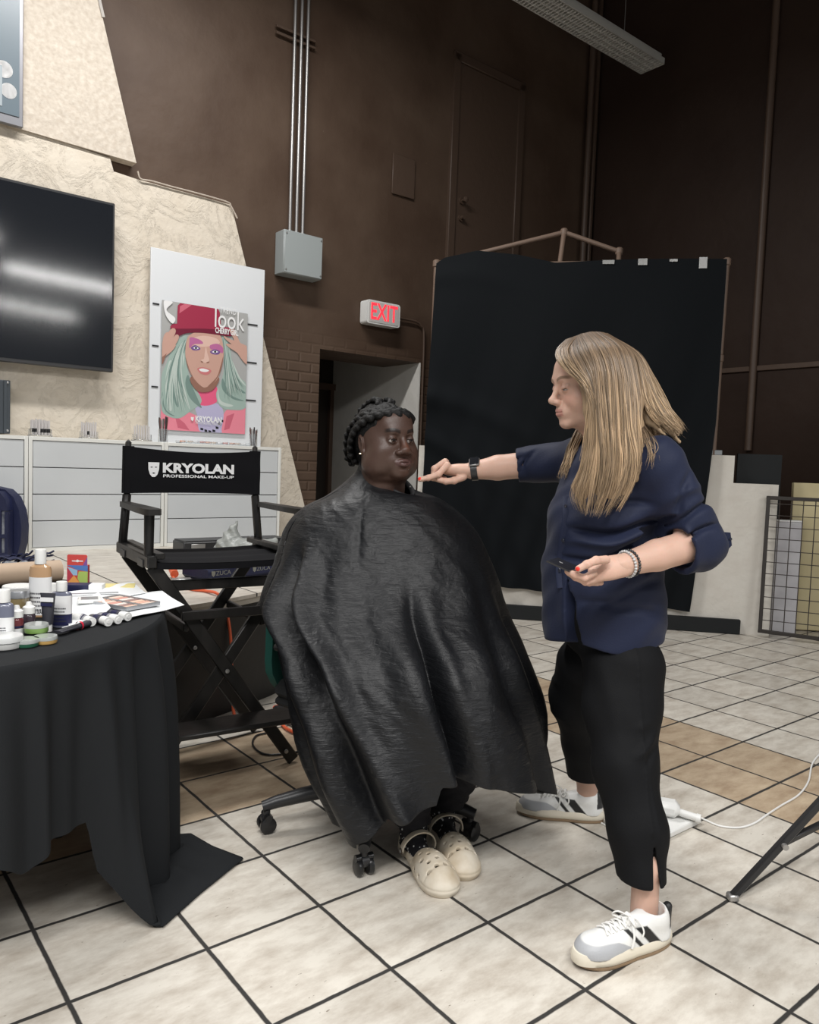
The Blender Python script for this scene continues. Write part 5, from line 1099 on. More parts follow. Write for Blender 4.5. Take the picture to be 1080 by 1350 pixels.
def head_colors(V, skin, lip, brow, extra=None, wl=0., bw=.005):
    C = np.tile(np.asarray(skin, float), (len(V), 1)); x, y, z = V[:, 0], V[:, 1], V[:, 2]
    m = sstep(.0245+wl, .0225+wl, np.abs(x))*sstep(.080, .084, y)*sstep(-.0790+.0*x, -.0770+18*x*x*.4, z)*sstep(-.0525-.10*np.abs(x), -.0545-.10*np.abs(x), z)
    C = lerp(C, lip, m)
    bz = .0285+.006*np.sin(np.clip((np.abs(x)-.012)/.036, 0, 1)*PI*.75)
    m = sstep(bw, bw-.002, np.abs(z-bz))*sstep(.010, .014, np.abs(x))*sstep(.054, .046, np.abs(x))*sstep(.055, .06, y); C = lerp(C, brow, m*.85)
    m = sstep(.0165, .0135, np.sqrt((np.abs(x)-.0315)**2+((z-.006)*1.5)**2))*sstep(.07, .075, y); C = lerp(C, np.asarray(skin)*np.array([.82, .72, .72]), m*.5)
    return extra(V, C) if extra else C
def eyes(R, c, sc, parent, iris):
    for s in (-1, 1):
        b = MB(); cc = np.array([s*.0315, .0795, .006]); n = 20; r = .0123
        prof = [(0, -r)]+[(r*math.sin(a), -r*math.cos(a)) for a in np.linspace(.1, PI-.72, 14)]; k0 = prof
        ax = rotm(-PI/2)                        # lathe axis z -> forward y
        b.lathe(prof, n, (0, 0, 0), 0); 
        e = PI-.72; b.lathe([(r*math.sin(a), -r*math.cos(a)) for a in np.linspace(e, PI-.34, 4)], n, (0, 0, 0), 1); b.lathe([(r*math.sin(a), -r*math.cos(a)) for a in np.linspace(PI-.34, PI-.001, 4)], n, (0, 0, 0), 2)
        b.v = [((v @ ax.T)+cc)*sc @ R.T+c for v in b.v]
        part('eye', b, [M['eye_white'], iris, M['pupil']], parent, world=True, label=None, smooth=True)
M['eye_white'] = mat('eye_white', (.42, .39, .37), .15, coat=.6); M['pupil'] = mat('pupil', (.004, .004, .004), .08, coat=1); M['iris_brown'] = mat('iris_brown', (.035, .016, .008), .1, coat=1); M['iris_grey'] = mat('iris_grey', (.16, .20, .22), .1, coat=1)
# ---------------------------------------------------------------- the seated woman
pw_ = thing('person', (-.08, 2.60, 0), 'seated person with braided dark hair under a wide black cape, looking right', 'person')
skinD = (.070, .038, .028)
M['skin_dark'] = mat('dark_skin', skinD, .42, attr='Col', bump=(260, .0006), spec=.45)
HR = frame_from((.575, -.82, .03), roll=-.03); hs = 1.13; hc = P(508.5, 584, 2.665)
S = head_sdf(1., nw=1.42, lips=1.25, nose=(.0125, .116), down=.26); V, Q = S.nets(1)
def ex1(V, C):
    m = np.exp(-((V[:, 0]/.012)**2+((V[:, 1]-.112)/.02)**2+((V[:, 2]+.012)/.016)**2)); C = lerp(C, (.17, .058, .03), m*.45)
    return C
C = head_colors(V, skinD, (.088, .044, .040), (.008, .005, .004), ex1, wl=.005, bw=.0064)
V[:, 2] = np.where(V[:, 2] < 0, V[:, 2]*.94, V[:, 2])
bag = Bag(); bag.add((V*hs) @ HR.T+hc, Q, C)
def Hd(p): return (np.asarray(p, float)*hs) @ HR.T+hc
# body under the cape: torso, arms on the rests, thighs and shins (clothed), one surface
f0 = np.array([math.cos(math.radians(-48)), math.sin(math.radians(-48)), 0]); s0 = np.array([f0[1], -f0[0], 0])     # s0: her right
nk = Hd((0, -.03, -.20)); 
S = SDF((-.75, 2.0, .04), (.65, 3.15, 1.30), .012)
tc = np.array([nk[0]-.0, nk[1]+.02, 0]); 
Rb = np.stack([s0, f0, [0, 0, 1]], 1)
S.ell(z_(tc, .93), (.215, .135, .18), Rb, k=.05).ell(z_(tc+f0*.03, .74), (.235, .20, .20), Rb, k=.06).ell(z_(tc+f0*.02, .60), (.23, .22, .13), Rb, k=.06).cone(z_(tc, 1.02), nk, .07, .062, .05)
rs_, ls_ = z_(tc+s0*.165, 1.01), z_(tc-s0*.165, 1.01)
for sh_, sg in ((rs_, 1), (ls_, -1)):
    el = z_(tc+s0*sg*.24-f0*.04, .76); wr = z_(tc+s0*sg*.14+f0*.20, .68); S.cone(sh_, el, .058, .050, .04).cone(el, wr, .052, .032, .02).ell(wr+f0*.05, (.035, .055, .02), Rb, k=.015)
kR, kL = P(525, 960, 2.33), P(640, 950, 2.42); _h1, _t1, _h2, _t2 = G(535, 1116), G(592, 1186), G(577, 1092), G(617, 1164); aR = _h1+(_t1-_h1)/np.linalg.norm(_t1-_h1)*.052+np.array([0, 0, .10]); aL = _h2+(_t2-_h2)/np.linalg.norm(_t2-_h2)*.052+np.array([0, 0, .10])
S.cone(z_(tc+s0*.10+f0*.02, .56), kR, .115, .085, .06).cone(z_(tc-s0*.10+f0*.02, .56), kL, .115, .085, .06).cone(kR, aR, .072, .032, .03).cone(kL, aL, .072, .032, .03)
V, Q = S.nets(2); bag.add(V, Q, skinD)
body = bag.obj('body', M['skin_dark'], pw_)
eyes(HR, hc, hs, body, M['iris_brown'])
# leggings and patterned socks
M['legging'] = mat('black_legging', (.006, .006, .009), .8, bump=(120, .001), spec=.3)
for k, a in ((kR, aR), (kL, aL)):
    S = SDF(np.minimum(k, a)-.12, np.maximum(k, a)+.12, .005); d = (a-k); S.cone(k, k+d*.93, .085, .057, .01).cone(k+d*.8, k+d*1.1, .060, .055, .01); S.cut((0, 0, -1), -.112); S.warp(lambda X: .0025*np.sin(X[..., 2]*150+np.sin(X[..., 0]*60)*2)*(X[..., 2] < .30))
    V, Q = S.nets(1); place('legging', mesh_from('legging', V, Q, M['legging'], pw_), pw_)
sock = mat('black_sock_white_dots', (.006, .006, .009), .8)
def dots(m):
    nt = m.node_tree; b = nt.nodes['Principled BSDF']; tc_ = _n(nt, 'ShaderNodeTexCoord'); v = _n(nt, 'ShaderNodeTexVoronoi'); v.inputs['Scale'].default_value = 75; nt.links.new(tc_.outputs['Object'], v.inputs[0])
    r = _n(nt, 'ShaderNodeMapRange'); r.inputs[1].default_value = .26; r.inputs[2].default_value = .22; nt.links.new(v.outputs['Distance'], r.inputs[0]); mx = _n(nt, 'ShaderNodeMix', data_type='RGBA'); mx.inputs[6].default_value = (.006, .006, .009, 1); mx.inputs[7].default_value = (.6, .6, .6, 1); nt.links.new(r.outputs[0], mx.inputs[0]); nt.links.new(mx.outputs[2], b.inputs['Base Color'])
dots(sock)
# clogs
clogm = mat('marbled_beige_foam', (.50, .41, .29), .5, var=(14, (.66, .60, .50), 3), spec=.35)
def clog(heel, toe, ankle, lab, mirror):
    d = (toe-heel); L = np.linalg.norm(d[:2]); d = d/np.linalg.norm(d); R = np.stack([[d[1], -d[0], 0], d, [0, 0, 1.]], 1)   # local: x right, y forward
    S = SDF((-.075, -.03, -.004), (.075, L+.03, .115), .0021)
    S.cone((-.0, .045, .022), (.0, L-.055, .022), .040, .052, .02, flat=((0, 0, 1), .42))
    S.ell((.0, L*.66, .022), (.056, .100, .062), k=.018)
    S.ell((0, L-.065, .020), (.0555, .062, .045), k=.02)
    S.cone((0, .042, .02), (0, .042, .055), .042, .040, .012)
    S.cut((0, 0, -1), 0)
    S.ell((0, L*.64, .020), (.048, .094, .055), k=.004, op='-'); S.cone((0, .045, .03), (0, .045, .15), .035, .038, .006, '-')
    S.ell((0, .08, .105), (.044, .070, .045), k=.012, op='-')
    for (x, y) in ((-.024, .42), (0, .40), (.024, .42), (-.034, .52), (-.012, .50), (.012, .50), (.034, .52), (-.024, .60), (0, .59), (.024, .60), (-.034, .69), (-.012, .68), (.012, .68), (.034, .69)):
        yy = L*(y+.12); S.cone((x*1.05, yy, .03), (x*1.3, yy+.006, .12), .0056, .0056, .001, '-')
    for s in (-1, 1):
        for y in (.46, .58, .70): S.ell((s*.062, L*y, .030), (.020, .0085, .0065), k=.002, op='-')
    S.warp(lambda X: .0022*np.exp(-((X[..., 2]-.024)/.0035)**2)+.0016*np.exp(-((X[..., 1]-L*.82-.0*X[..., 0])/.004)**2)*(X[..., 2] > .03))
    V, Q = S.nets(1); ob = place('clog', mesh_from('clog', V @ R.T+z_(heel, 0), Q, clogm, pw_), pw_, lab)
    a = np.linspace(-.15, PI+.15, 26); b = MB(); arc = np.stack([.0545*np.cos(a), np.full(26, .098)+.012*np.sin(a), .046+.054*np.sin(a)], 1); g1 = []
    for p in arc:
        n_ = np.array([p[0], 0, p[2]-.046]); n_ /= np.linalg.norm(n_)+1e-9; g1.append([p+n_*.0035+np.array([0, -.010, 0]), p+n_*.0045, p+n_*.0035+np.array([0, .010, 0]), p-n_*.001+np.array([0, .010, 0]), p-n_*.001+np.array([0, -.010, 0]), p+n_*.0035+np.array([0, -.010, 0])])
    b.grid(np.array(g1)); b.v = [v @ R.T+z_(heel, 0) for v in b.v]; part('strap', b, clogm, ob, world=True)
    for s in (-1, 1):
        b = MB(); b.lathe([(0, 0), (.010, 0), (.010, .003), (.007, .004), (0, .004)], 18, R=rotm(0, s*PI/2, 0), c=(s*.057, .098, .042)); b.lathe([(0, .0041), (.0055, .0041)], 14, R=rotm(0, s*PI/2, 0), c=(s*.057, .098, .042), mi=1); b.v = [v @ R.T+z_(heel, 0) for v in b.v]; part('rivet', b, [mat('rivet_brown', (.10, .08, .06), .5) if 'rv' not in M else M['rv'], M['print_white']], ob, world=True)
    S = SDF((-.06, -.0, .01), (.06, L-.01, .17), .004); S.cone((0, .05, .035), (0, L*.72, .028), .032, .036, .02).cone((0, .055, .05), (0, .05, .165), .042, .050, .02); S.warp(lambda X: .002*np.sin(X[..., 2]*260))
    V, Q = S.nets(1); place('sock', mesh_from('sock', V @ R.T+z_(heel, 0), Q, sock, pw_), pw_)
M['rv'] = mat('rivet_brown', (.10, .08, .06), .5)
clog(G(535, 1116), G(592, 1186), aR, 'beige marbled clog with round holes, the front one', 1)
clog(G(577, 1092), G(617, 1164), aL, 'beige marbled clog, the rear one', -1)
# hair: cropped cap and a braid wound round the head
M['black_hair'] = mat('black_hair', (.004, .0037, .0037), .62, spec=.25, bump=(160, .003), stretch=(1, 1, 1))
S = SDF((-.115, -.145, -.10), (.115, .12, .155), .0028)
S.ell((0, -.024, .034), (.0835, .104, .0925), k=.01); S.cone((0, -.078, -.02), (0, -.066, -.075), .058, .040, .03)
# hairline
def hl(X):
    x, y, z = X[..., 0], X[..., 1], X[..., 2]; line = .060+.22*(y-.06)*-1*0+np.where(y > .02, .010-.9*(np.abs(x)-.03).clip(0)*.6, 0)
    zl = np.interp(y, [-.12, -.05, -.03, -.012, .01, .045, .062, .09], [-.09, -.085, -.05, .0, .032, .050, .066, .076]); return np.maximum(0, (zl-z))*.9
S.warp(hl); S.warp(lambda X: .0018*np.sin(X[..., 0]*260+np.sin(X[..., 1]*60)*2)*np.sin(X[..., 1]*30))
V, Q = S.nets(1); hb = Bag(); hb.add((V*hs) @ HR.T+hc, Q, (.01, .01, .01))
S = SDF((-.13, -.16, -.10), (.13, .13, .16), .003)
def braid(path, r, n):
    pth = smooth_path(path, 20); d = np.r_[0, np.cumsum(np.linalg.norm(np.diff(pth, axis=0), axis=1))]; t = np.linspace(0, d[-1], n)
    pp = np.stack([np.interp(t, d, pth[:, k]) for k in range(3)], 1)
    for i in range(n-1):
        tg = pp[min(i+1, n-1)]-pp[max(i-1, 0)]; tg /= np.linalg.norm(tg); o = pp[i]/np.linalg.norm(pp[i]); sd = np.cross(tg, o); sd /= np.linalg.norm(sd); sgn = 1 if i % 2 else -1
        S.cone(pp[i]-tg*r*.7+sd*sgn*r*.75, pp[i]+tg*r*.8-sd*sgn*r*.15+o*r*.15, r*.62, r*.52, .0015)
br = [(-.030, -.105, -.075), (-.060, -.085, -.050), (-.078, -.070, -.010), (-.084, -.045, .028), (-.082, -.010, .062), (-.072, .020, .078), (-.048, .052, .084), (-.014, .070, .086), (.020, .066, .087), (.050, .046, .084), (.074, .012, .070), (.084, -.03, .045), (.082, -.065, .01), (.066, -.092, -.03), (.03, -.108, -.06)]
braid(br, .017, 46); br2 = [(p[0]*.98, p[1]-.030, p[2]+.012-.02*(p[2] < 0)) for p in br]; braid(br2, .012, 50)
for sx in (-1, 1): braid([(sx*.02, .012, .104), (sx*.022, -.005, .124), (sx*.025, -.03, .130), (sx*.03, -.09, .10), (sx*.03, -.12, .05), (sx*.02, -.125, .0), (sx*.02, -.11, -.05)], .013, 24)
V, Q = S.nets(1); hb.add((V*hs) @ HR.T+hc, Q, (.01, .01, .01)); hb.obj('hair', M['black_hair'], pw_)
b = MB(); b.lathe([(0, -.004), (.004, -.002), (.005, 0), (.004, .003), (0, .004)], 14, Hd((.092, .002, -.034))); part('earring', b, mat('gold', (.9, .75, .5), .2, 1.), pw_, world=True)
b = MB(); b.lathe([(0, -.0016), (.0016, 0), (0, .0016)], 10, Hd((.018, .1125, -.031))); part('nose_stud', b, M['steel'], pw_, world=True)
b = MB(); b.lathe([(0, -.0018), (.0018, 0), (0, .0018)], 10, Hd((-.014, .101, -.0805))); part('lip_stud', b, M['steel'], pw_, world=True)
# ---- the cape
M['cape'] = mat('black_crinkled_nylon', (.0065, .0070, .0085), .45, spec=.36)
def crinkle(m):
    nt = m.node_tree; b = nt.nodes['Principled BSDF']; tc_ = _n(nt, 'ShaderNodeTexCoord'); prev = None
    for st, sc, dist in (((1.6, 1.6, 8), 9, .0030), ((3, 3, 3), 8, .0050), ((2, 2, 24), 18, .0010)):
        mp = _n(nt, 'ShaderNodeMapping'); mp.inputs['Scale'].default_value = st; mp.inputs['Rotation'].default_value = (.05, .12, 0); nt.links.new(tc_.outputs['Object'], mp.inputs[0])
        nz = _n(nt, 'ShaderNodeTexNoise'); nz.inputs['Scale'].default_value = sc; nz.inputs['Detail'].default_value = 4; nz.inputs['Distortion'].default_value = .4; nt.links.new(mp.outputs[0], nz.inputs[0])
        bp = _n(nt, 'ShaderNodeBump'); bp.inputs['Distance'].default_value = dist; bp.inputs['Strength'].default_value = .9; nt.links.new(nz.outputs['Fac'], bp.inputs['Height'])
        if prev: nt.links.new(prev.outputs[0], bp.inputs['Normal'])
        prev = bp
    nt.links.new(prev.outputs[0], b.inputs['Normal'])
crinkle(M['cape'])
# rings: z, xL, xR, cy, front reach, back reach
RG = [(1.195, -.178, .012, 2.70, .078, .075), (1.180, -.200, .030, 2.70, .095, .085), (1.152, -.285, .100, 2.71, .140, .120), (1.105, -.372, .175, 2.715, .190, .155), (1.02, -.432, .245, 2.71, .235, .20),
      (.90, -.468, .297, 2.70, .28, .30), (.77, -.502, .338, 2.68, .34, .36), (.66, -.435, .374, 2.66, .41, .38), (.56, -.412, .408, 2.64, .44, .38), (.42, -.376, .457, 2.62, .445, .38), (.27, -.325, .478, 2.60, .44, .38), (.12, -.25, .490, 2.58, .42, .38)]
nf = 420; ph = np.radians(np.linspace(-270, 90, nf, endpoint=False)); PD = np.degrees(ph)
def gb(x, c, w): return np.exp(-((x-c)/w)**2)
rings = []
for z, xl, xr, cy, bf, bb in RG:
    cx = (xl+xr)/2; a = (xr-xl)/2; c_, s_ = np.cos(ph), np.sin(ph); e = .92
    X = cx+a*np.sign(c_)*np.abs(c_)**e; Y = cy+np.where(s_ < 0, bf, bb)*np.sign(s_)*np.abs(s_)**e; rings.append(np.stack([X, Y, np.full(nf, z)], 1))
rings = np.array(rings)
for k, (z, *_r) in enumerate(RG):      # shoulders lower at the sides, lap tilted
    if 1 <= k <= 4: rings[k, :, 2] -= (.0, .004, .018, .02, .01)[k]*np.abs(np.cos(ph))
rings[0, :, 2] += .028*np.cos(ph-math.radians(150)); rings[1, :, 2] += .018*np.cos(ph-math.radians(150)); 
rings[0, :, 2] += .028*np.cos(ph-math.radians(150)); rings[1, :, 2] += .018*np.cos(ph-math.radians(150))
hp_ = []
for px, py in ((345, 797), (362, 822), (374, 860), (383, 910), (392, 960), (405, 1020), (425, 1070), (452, 1100), (485, 1105), (510, 1092), (516, 1070), (545, 1066), (574, 1060), (580, 1036), (620, 1031), (665, 1038), (700, 1036), (728, 1046)):
    z_h = .4; phh = -PI/2
    for _ in range(12):
        xl, xr, cy, bf = [np.interp(-z_h, [-r_[0] for r_ in RG], [r_[k_] for r_ in RG]) for k_ in (1, 2, 3, 4)]; y_h = cy-bf*abs(math.sin(phh)); q_ = P(px, py, y_h); z_h = q_[2]
        cc = max(-.999, min(.999, (q_[0]-(xl+xr)/2)/((xr-xl)/2))); phh = -math.acos(math.copysign(abs(cc)**(1/.92), cc))
    hp_.append((math.degrees(phh), z_h))
hp_ = [(-270, .72), (-205, .70), (-184, .705)]+hp_+[(hp_[-1][0]+14, .30), (38, .60), (90, .72)]
hemz = np.interp(PD, [q_[0] for q_ in hp_], [q_[1] for q_ in hp_])
ns = 260; CP = np.zeros((nf, ns, 3))
for i in range(nf):
    p = smooth_path(rings[:, i], 14); zz = p[:, 2]; k = int(np.argmax(zz < hemz[i])) if (zz < hemz[i]).any() else len(zz)-1
    p = p[:k+1].copy(); tt_ = (p[k-1][2]-hemz[i])/max(1e-6, p[k-1][2]-p[k][2]) if k < len(zz)-1 else 1.; p[k] = p[k-1]+(p[k]-p[k-1])*tt_; d = np.r_[0, np.cumsum(np.linalg.norm(np.diff(p, axis=0), axis=1))]; t = np.linspace(0, d[-1], ns); CP[i] = np.stack([np.interp(t, d, p[:, q]) for q in range(3)], 1)
# folds, as displacement along the outward direction
dp = CP-np.array([-.07, 2.66, 0]); outv = dp.copy(); outv[..., 2] = 0; outv /= np.linalg.norm(outv, axis=2)[..., None]+1e-9
A2 = PD[:, None]*np.ones((1, ns)); Z2 = CP[..., 2]; low = sstep(1.10, .35, Z2)
D_ = np.zeros_like(Z2)
ridge = lambda top, bot, w0, w1, z0, z1, amp, sharp=1.: amp*gb(A2, bot+(top-bot)*np.clip((Z2-.15)/.85, 0, 1.2), w1+(w0-w1)*np.clip((Z2-.15)/.85, 0, 1))*sstep(z0, z1, Z2)
D_ += ridge(-128, -97, 5, 5.5, 1.02, .80, .070)-ridge(-136, -108, 6, 7, 1.0, .75, .070)+ridge(-150, -124, 7, 8, .98, .7, .04)
D_ += ridge(-88, -84, 6, 7, .92, .62, .022)-ridge(-78, -73, 3.2, 2.6, .92, .6, .075)+ridge(-72, -66, 4, 4.5, .92, .6, .030)
D_ += ridge(-60, -47, 6, 8, .9, .55, .035)-ridge(-50, -33, 5, 6, .85, .5, .030)+ridge(-38, -20, 6, 6, .9, .5, .030)-ridge(-24, -9, 5, 5, .9, .5, .03)+ridge(-6, 0, 6, 6, 1.0, .6, .022)
D_ += .020*gb(A2, -100, 22)*sstep(.95, .6, Z2)+.022*gb(A2, -50, 20)*sstep(.95, .6, Z2)
D_ += -ridge(-100, -95, 2, 1.6, 1.17, 1.0, .010)*sstep(.85, 1.05, Z2)
D_ += .012*np.sin(A2*.33+Z2*6)*low*sstep(-190, -150, A2)+.010*np.sin(A2*.22-Z2*9+1)*low
# creases: from the shoulders across the chest and under the arm
nz = np.zeros_like(Z2)
for i in range(nf):
    for j in range(0, ns):
        q_ = CP[i, j]; nz[i, j] = mnoise.noise((q_[0]*5, q_[1]*5, q_[2]*3.2))*.6+mnoise.noise((q_[0]*13+3, q_[1]*13, q_[2]*8))*.3+abs(mnoise.noise((q_[0]*9+9, q_[1]*9, q_[2]*16+q_[0]*14)))*-.45
D_ += nz*.011*sstep(1.19, 1.12, Z2)
CP = CP+outv*D_[..., None]
b = MB(); b.grid(CP, wrapu=True); capeo = part('cape', b, M['cape'], pw_, world=True, label='shiny black crinkled salon cape', fix=False, ang=180)
md = capeo.modifiers.new('s', 'SOLIDIFY'); md.thickness = .0025; md.offset = -1
b = MB(); b.tube(np.vstack([CP[::6, 0], CP[:1, 0]])+np.array([0, 0, .002]), .006, 8, flat=1.6); part('neckband', b, mat('cape_neckband', (.012, .012, .014), .6), pw_, world=True)
b = MB(); b.lathe([(0, -.004), (.0045, 0), (0, .004)], 14, P(541, 642, 2.625)); part('snap_button', b, M['steel'], pw_, world=True)
# ---------------------------------------------------------------- the standing woman
st = thing('person', (.60, 2.36, 0), 'standing person with long blond hair in a navy shirt, pointing with one arm', 'person')
skinL = (.60, .385, .30)
M['skin_light'] = mat('light_skin', skinL, .48, attr='Col', bump=(240, .0005), spec=.35, sss=.08)
fb = np.array([-.885, -.466, 0]); rb_ = np.array([-.466, .885, 0]); UP = np.array([0, 0, 1.]); RB = np.stack([rb_, fb, UP], 1)
HR2 = frame_from((-.965, -.19, -.155), roll=.02); hs2 = 1.06; hc2 = P(777, 511, 2.30)
S = head_sdf(0., nose=(.0105, .1205), down=.86, lips=.8, nw=.84); V, Q = S.nets(1)
def ex2(V, C):
    m = np.exp(-(((np.abs(V[:, 0])-.045)/.02)**2+((V[:, 2]+.028)/.022)**2))*(V[:, 1] > .03); C = lerp(C, (.62, .30, .23), m*.45)
    lash = sstep(.0022, .0010, np.abs(V[:, 2]-(.0010+20*(np.abs(V[:, 0])-.0315)**2)))*sstep(.014, .012, np.abs(np.abs(V[:, 0])-.0315))*(V[:, 1] > .085); return lerp(C, (.10, .05, .03), lash*.9)
C = head_colors(V, skinL, (.50, .25, .21), (.20, .125, .08), ex2)
V[:, 2] = np.where((V[:, 2] < -.005) & (V[:, 1] > .02), -.005+(V[:, 2]+.005)*np.where(V[:, 1] > .10, .90, 1-.10*sstep(.02, .10, V[:, 1])), V[:, 2])
bs = Bag(); bs.add((V*hs2) @ HR2.T+hc2, Q, C)
Hd2 = lambda p: (np.asarray(p, float)*hs2) @ HR2.T+hc2
neck_lo = Hd2((0, -.040, -.285))
# joints
shL, shR = np.array([.685, 2.17, 1.275]), np.array([.545, 2.44, 1.285])
elL, wrL = P(922, 716, 2.16), P(818, 746, 2.03)
elR, wrR = P(700, 612, 2.585), P(621, 620.5, 2.62)
S = SDF((.1, 1.85, .66), (1.0, 2.75, 1.45), .007)
S.ell((.59, 2.33, 1.13), (.15, .10, .20), RB, k=.05).ell((.60, 2.33, .90), (.16, .13, .2), RB, k=.05).cone(neck_lo+np.array([.01, 0, -.10]), neck_lo, .06, .055, .04)
S.cone(shL, elL, .05, .045, .03).cone(elL, wrL+(elL-wrL)*.45, .046, .043, .02).cone(wrL+(elL-wrL)*.45, wrL, .043, .0295, .01)
S.cone(shR, elR, .05, .045, .03).cone(elR, wrR+(elR-wrR)*.45, .045, .042, .02).cone(wrR+(elR-wrR)*.45, wrR, .042, .0295, .01)
V, Q = S.nets(2); bs.add(V, Q, skinL)
RED = (.75, .045, .03)
def hand(lo, hi, wrist, palm, fingers, thumb, nails, fore):
    S = SDF(lo, hi, .0019)
    S.cone(fore, wrist, .0315, .0285, .01, flat=(palm[3], .80))
    S.cone(wrist, palm[0], .0275, palm[1], .02, flat=(palm[3], .70)); S.cone(palm[0], palm[2], palm[1], palm[1]*.92, .018, flat=(palm[3], .62))
    for f in fingers+[thumb]:
        pts, r0 = f
        rs = np.linspace(r0, r0*.78, len(pts))
        T_ = SDF(lo, hi, .0019)
        for i in range(len(pts)-1): S.cone(pts[i], pts[i+1], rs[i], rs[i+1], .0035 if i else .007)
        for i in range(1, len(pts)-1): S.ell(pts[i], (rs[i]*1.06,)*3, k=.004)
    V, Q = S.nets(1); C = np.tile(np.asarray(skinL, float), (len(V), 1))
    for f in fingers+[thumb]:
        for q_ in f[0][1:-1]: C = lerp(C, (.62, .33, .25), np.exp(-(np.linalg.norm(V-q_, axis=1)/.010)**2)*.35)
    for q_ in nails: C = lerp(C, RED, sstep(.0078, .0062, np.linalg.norm(V-q_, axis=1)))
    bs.add(V, Q, C)
# right hand: index finger pointing at the cape, the rest curled
d_ = lambda *a: [P(*q_) for q_ in a]
idx = (d_((590, 613, 2.605), (578, 625.5, 2.598), (565, 630, 2.597), (554, 632, 2.595)), .0112)
mid_ = (d_((587, 608.5, 2.625), (573, 618, 2.625), (571, 630, 2.622), (582, 634, 2.625)), .0112)
rng_ = (d_((588, 609, 2.648), (575, 617, 2.652), (573, 629, 2.65), (584, 633, 2.648)), .0108)
lit_ = (d_((590, 612, 2.668), (580, 619, 2.674), (578, 628, 2.672), (587, 631, 2.668)), .0098)
thb = (d_((611, 629, 2.605), (599, 633.5, 2.597), (588, 634.5, 2.600), (579, 632.5, 2.606)), .0122)
hand(P(640, 585, 2.45)*0+np.array([.0, 2.50, 1.14]), np.array([.26, 2.76, 1.34]), wrR, (P(607, 621, 2.625), .032, P(593, 620, 2.63), (0.1, .25, .96)), [idx, mid_, rng_, lit_], thb, [P(552.5, 630.5, 2.586)], wrR+(elR-wrR)*.25)
# left hand: palm up, holding a small dark palette
th2 = (d_((799, 738, 1.985), (786, 739, 1.965), (774, 744, 1.955), (763, 750, 1.952)), .0115)
i2 = (d_((783, 755, 1.995), (771, 762, 1.975), (758, 758, 1.97), (748, 753.5, 1.975)), .0098)
m2 = (d_((785, 764, 2.015), (772, 767, 1.995), (759, 761, 1.99), (750, 755.5, 2.0)), .0100)
r2_ = (d_((788, 768, 2.035), (777, 768, 2.02), (765, 762, 2.015), (756, 757, 2.02)), .0095)
l2_ = (d_((792, 768, 2.055), (782, 767, 2.045), (771, 762, 2.04), (763, 758, 2.04)), .0086)
hand(np.array([.38, 1.88, .88]), np.array([.62, 2.12, 1.10]), wrL, (P(803, 749, 2.02), .030, P(789, 754, 2.02), (.0, -.75, .55)), [i2, m2, r2_, l2_], th2, [P(761, 750, 1.944)], wrL+(elL-wrL)*.25)
# bare ankles and shins
knL, anL = P(824, 1010, 2.12), P(849, 1202, 2.00); knR = P(770, 985, 2.60)
_h, _t = G(794, 1083), G(682, 1070); anR = _h+(_t-_h)/np.linalg.norm(_t-_h)*.058+UP*.07
hpL, hpR = P(822, 880, 2.24), P(780, 880, 2.47)
S = SDF((.35, 1.85, .05), (.85, 2.90, .9), .0065)
S.cone(hpL, knL, .075, .05, .03).cone(knL, anL+UP*.12, .05, .036, .02).cone(anL+UP*.12, anL, .036, .036, .02).cone(hpR, knR, .075, .05, .03).cone(knR, anR+UP*.09, .05, .040, .02).cone(anR+UP*.09, anR, .038, .036, .02)
V, Q = S.nets(1); bs.add(V, Q, skinL)
body2 = bs.obj('body', M['skin_light'], st)
eyes(HR2, hc2, hs2, body2, M['iris_grey'])
# ---- shirt
M['navy_shirt'] = mat('navy_cotton_shirt', (.0072, .0120, .037), .68, bump=(220, .0006), spec=.3, sheen=.06)
S = SDF((.10, 1.90, .66), (1.02, 2.85, 1.42), .0052)
def bodyell(px, py, y, a, bfr, c, k=.05, R=RB): S.ell(P(px, py, y), (a, bfr, c), R, k=k)
S.ell((.60, 2.325, 1.17), (.195, .125, .17), RB, k=.06)          # chest and shoulders
S.ell((.555, 2.30, 1.10), (.165, .125, .10), RB, k=.06)          # bust
S.ell((.585, 2.33, .95), (.185, .165, .17), RB, k=.07)
S.ell((.605, 2.335, .80), (.190, .170, .20), RB, k=.06)
S.cone((.60, 2.33, .95), (.605, 2.335, .60), .155, .165, .05)
S.cone(neck_lo+np.array([.02, 0.0, -.08]), neck_lo+np.array([.015, 0, -.02]), .085, .068, .03)
S.cone(shL, elL+np.array([-.0, 0, .0]), .078, .074, .035).cone(shL-np.array([.0, 0, -.0]), np.array([.62, 2.30, 1.27]), .07, .08, .04)
S.cone(elL, elL+(wrL-elL)*.26, .070, .066, .02)
S.cone(elL+(wrL-elL)*.16, elL+(wrL-elL)*.30, .070, .072, .004)   # rolled cuff
S.cone(shR, elR, .072, .060, .035).cone(shR, np.array([.58, 2.34, 1.275]), .07, .08, .04)
S.cone(elR, elR+(wrR-elR)*.22, .0585, .056, .01)
S.cone(elR+(wrR-elR)*-.06, elR+(wrR-elR)*.24, .060, .060, .003)
# hollow where the forearms leave the cuffs, hem, front slit
def cutcyl(S, a, d, t0, rad, t1):
    a = np.asarray(a, float); d = d/np.linalg.norm(d); c_ = a+d*(t0+t1)/2; m = (t1-t0)/2+rad+.01; sl, X = S._sub(c_-m, c_+m); q = X-a; t = q @ d; r = np.linalg.norm(q-t[..., None]*d, axis=-1)
    R_ = np.maximum(np.maximum(t0-t, t-t1), r-rad); S.D[sl] = np.maximum(S.D[sl], -R_).astype(np.float32)
s_lo = P(752, 870, 2.16); s_hi = P(741, 755, 2.20)

